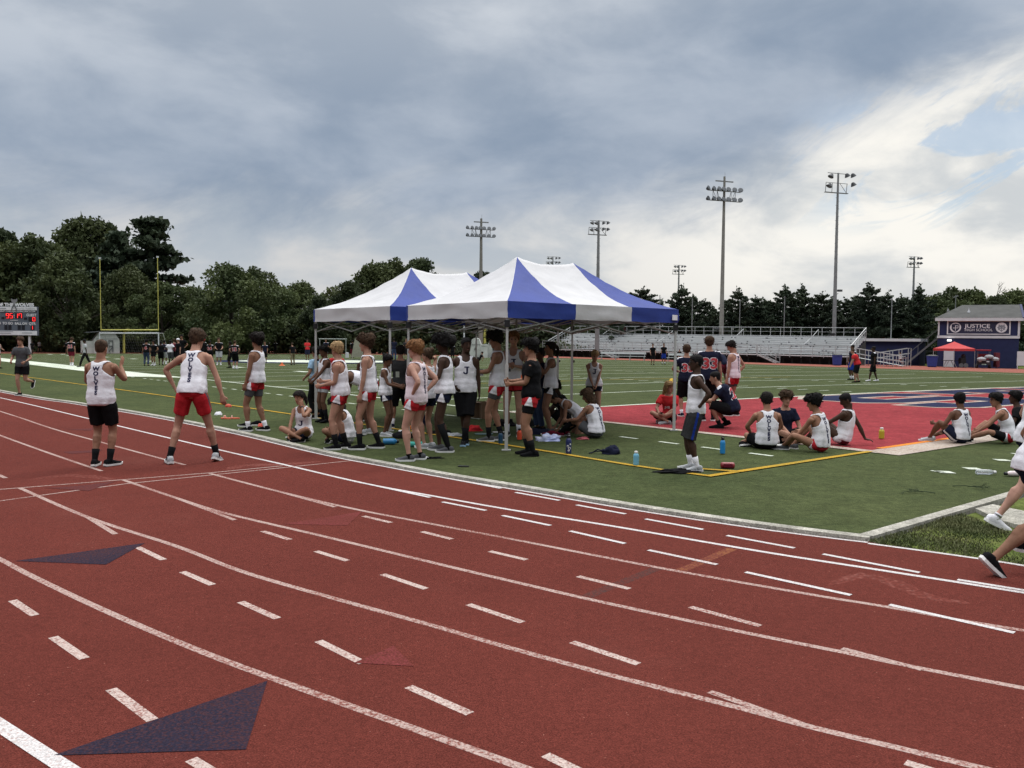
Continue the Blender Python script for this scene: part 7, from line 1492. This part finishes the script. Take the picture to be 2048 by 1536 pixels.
def case():
    b = pt(1455, 937); root = empty('speaker_case', b); m = MB(); R = Matrix.Rotation(rad(90), 3, 'Y'); m.lathe((-.095, 0, .042), [(.025, 0), (.042, .012), (.044, .03), (.044, .16), (.042, .178), (.025, .19)], 20, 0, R); m.build('shell', mat('case_red', (.20, .015, .02), .35), root); m = MB(); m.box((0, -.043, .045), (.12, .012, .045)); m.build('grille', CL['maroon'], root); root.rotation_euler = (0, 0, rad(-4)); tag(root, 'small dark red rounded case on the turf by the yellow corner', 'case')
case()
def box_(px, py, sz, label):
    b = pt(px, py); root = empty('cardboard_box', b, rad(14)); mcb = mat('cardboard', (.23, .145, .085), .85, .1, 3); m = MB(); x, y, z = sz; t = .006
    for s in (-1, 1): m.box((s * (x / 2), 0, z / 2), (t, y, z)); m.box((0, s * (y / 2 - t), z / 2), (x - t * 1.2, t, z - .002))
    m.box((0, 0, .01), (x - .02, y - .03, .01)); m.build('carton', mcb, root)
    for s in (-1, 1): m = MB(); m.box((s * (x / 2 + .06), 0, z + .01), (.13, y * .98, .005), Matrix.Rotation(rad(-20 * s), 3, 'Y') @ Matrix.Rotation(rad(s * 12), 3, 'Y')); m.build('flap', mcb, root)
    tag(root, label, 'box', 'open cardboard boxes')
box_(957, 834, (.36, .40, .34), 'left of two open cardboard boxes behind the slim dark-skinned boy'); box_(976, 836, (.36, .40, .34), 'right of two open cardboard boxes, beside the bare legs near the tent leg')
def loose_shoe(px, py, rz, col, label, sole=None, group=None):
    p = dict(footL=(0, 0, .085)); B = Body(); B.s = 1.0; B.A = {'R': V((0, 0, .085))}; up, so = shoe_parts(B, 'R', {'toeR': (0, 0)}); sh = solid('shoe', up, .010, CL[col], 2); link('sole', so[0], so[1], m_sole if sole is None else CL[sole], None, sh); sh.location = pt(px, py); sh.rotation_euler = (0, 0, rad(rz)); return tag(sh, label, 'shoe', group)
loose_shoe(494, 854, 75, 'black', 'empty black running shoe left of the boy standing alone'); loose_shoe(514, 851, 100, 'black', 'empty black running shoe between the white socks of the boy standing alone')
loose_shoe(1085, 832, 20, 'brightred', 'red and white shoe lying under the tent beyond the jeans'); loose_shoe(1098, 836, -30, 'brightred', 'red shoe lying beyond the curly-haired person in black')
loose_shoe(1102, 872, 60, 'maroon', 'dark pink shoe lying next to the plastic bag')
def sandal(px, py, rz, label):
    b = pt(px, py); root = empty('sandal', b, rad(rz)); ms = mat('sandal_orange', (.60, .13, .07), .7); m = MB(); m.prism([(.045 * math.cos(t) * (1.1 if math.sin(t) > 0 else .85), .13 * math.sin(t)) for t in [2 * math.pi * i / 18 for i in range(18)]], .003, .028); m.build('sole', ms, root); m = MB(); m.tube([V((-.045, .03, .02)), V((-.02, .035, .06)), V((.02, .035, .06)), V((.045, .03, .02))], [(.02, .008)] * 4, 8); m.build('strap', mat('sandal_pale', (.62, .38, .32), .7), root); tag(root, label, 'sandal', 'orange sandals')
sandal(452, 838, 70, 'left of two orange sandals on the turf left of the boy standing alone'); sandal(467, 838, 95, 'right of two orange sandals on the turf left of the boy standing alone')
lump('red_ball', 457, 814, (.085, .07, .08), mat('ball_red', (.45, .06, .03), .6), 'small red and black ball on the yellow line behind the orange sandals', 'ball', 51, 0, wr=.1)
lump('baseball_cap', 437, 830, (.085, .07, .075), CL['white'], 'small white cap with black strap left of the orange sandals', 'cap', 53, 0, wr=.2)
lump('red_pouch', 523, 853, (.08, .05, .06), mat('pouch_red', (.62, .10, .07), .7), 'small red pouch behind the white socks of the boy standing alone', 'pouch', 55, 0, wr=.2)
def slab_thing(name, px, py, sz, m_, rz, label, cat):
    b = pt(px, py, .004); m = MB(); x, y, z = sz; c = .25 * min(x, y); m.prism([(x / 2 - c, -y / 2), (x / 2, -y / 2 + c), (x / 2, y / 2 - c), (x / 2 - c, y / 2), (-x / 2 + c, y / 2), (-x / 2, y / 2 - c), (-x / 2, -y / 2 + c), (-x / 2 + c, -y / 2)], 0, z); o = m.build(name, m_); o.location = b; o.rotation_euler = (0, 0, rad(rz)); return tag(o, label, cat)
slab_thing('phone', 927, 933, (.15, .075, .010), m_cap, -8, 'black phone lying face up on the turf near the kerb', 'phone')
slab_thing('clipboard', 968, 868, (.33, .24, .008), mat('clip_teal', (.08, .14, .13), .6), 10, 'dark green clipboard lying behind the dark-haired boy at the tent leg', 'clipboard')
slab_thing('paper', 998, 864, (.24, .18, .003), m_sole, 25, 'white sheet of paper on the turf behind the front tent leg', 'paper')
slab_thing('paper', 1566, 890, (.28, .20, .003), m_sole, 18, 'white sheet of paper on the turf between the seated boys', 'paper')
slab_thing('white_bar', 576, 876, (.09, .03, .02), m_sole, 5, 'small white bar beside the knee of the sitting girl', 'bar')
# wilted twigs on the turf
r = random.Random(5)
def twig(m, a, d, l, w, n):
    b = a + d * l; b.z = max(b.z, T(b.x, b.y) + .006); m.tube([a, (a + b) / 2 + V((0, 0, .012)), b], [w, w * .8, w * .5], 5)
    if n:
        for _ in range(3): twig(m, a.lerp(b, r.uniform(.3, 1)), (d + V((r.gauss(0, .7), r.gauss(0, .7), r.gauss(0, .1)))).normalized(), l * .55, w * .6, n - 1)
for (px, py, dx, dy), lb in zip(((1905, 972, .9, -.35), (1870, 986, -.6, .1)), ('longer of two thin fallen twigs on the turf, pointing right', 'tangled smaller of two thin fallen twigs on the turf')):
    m = MB(); q = pt(px, py, .012); twig(m, q, V((dx, dy, .02)).normalized(), .26, .006, 3); tag(m.build('fallen_twig', mat('twig_dark', (.03, .045, .018), .9)), lb, 'twig', 'fallen twigs on the turf')
# training cone far off, leaf litter on the kerb
b = pt(564, 731); m = MB(); m.lathe(b, [(.22, 0), (.2, .02), (.10, .05), (.05, .22)], 12); tag(m.build('marker_cone', mat('cone_orange', (.6, .12, .03), .6)), 'small orange marker cone on the field left of the left tent leg', 'cone')
# things held
def held(px, py, dist, build, name, m_, label, cat):
    p = pd(px, py, dist); m = MB(); build(m, p); return tag(m.build(name, m_), label, cat)
held(1045, 757, 13.25, lambda m, p: m.lathe(p, [(.022, -.05), (.026, 0), (.022, .05), (.01, .07)], 10), 'juice_bottle', mat('juice_orange', (.6, .10, .02), .4), 'small orange drink in the hand of the boy in glasses', 'drink')
held(795, 749, 15.9, lambda m, p: m.box(p, (.06, .05, .10)), 'snack_bag', mat('snack_foil', (.25, .26, .22), .4), 'small snack bag held by the girl facing right', 'snack')
held(963, 745, 16.0, lambda m, p: m.box(p, (.07, .02, .12)), 'snack_cup', mat('cup_clear', (.4, .42, .44), .3), 'small clear cup held out by the dark-haired boy at the tent leg', 'cup')
lump('towel', 905, 872, (.16, .10, .05), CL['lgrey'], 'grey towel lying between the feet of the afro-haired girl and the slim boy', 'towel', 61, 20, wr=.5)
lump('black_bag', 1010, 852, (.20, .13, .13), CL['black'], 'black bag behind the white socks of the tall boy under the front tent', 'bag', 63, 0)
lump('dark_jacket', 702, 872, (.2, .11, .06), CL['navy'], 'dark jacket on the turf behind the bowed girl', 'jacket', 65, 0, wr=.5)
lump('white_towel', 690, 862, (.12, .07, .04), CL['white'], 'small white towel behind the legs of the blond boy', 'towel', 67, 0, wr=.5)
lump('backpack', 1052, 852, (.17, .13, .24), CL['dgrey'], 'dark grey backpack standing behind the boy in glasses', 'backpack', 69, 0, wr=.2)
lump('backpack', 842, 850, (.16, .12, .22), CL['navy'], 'navy backpack standing behind the girl gathering her hair', 'backpack', 71, 0, wr=.2)
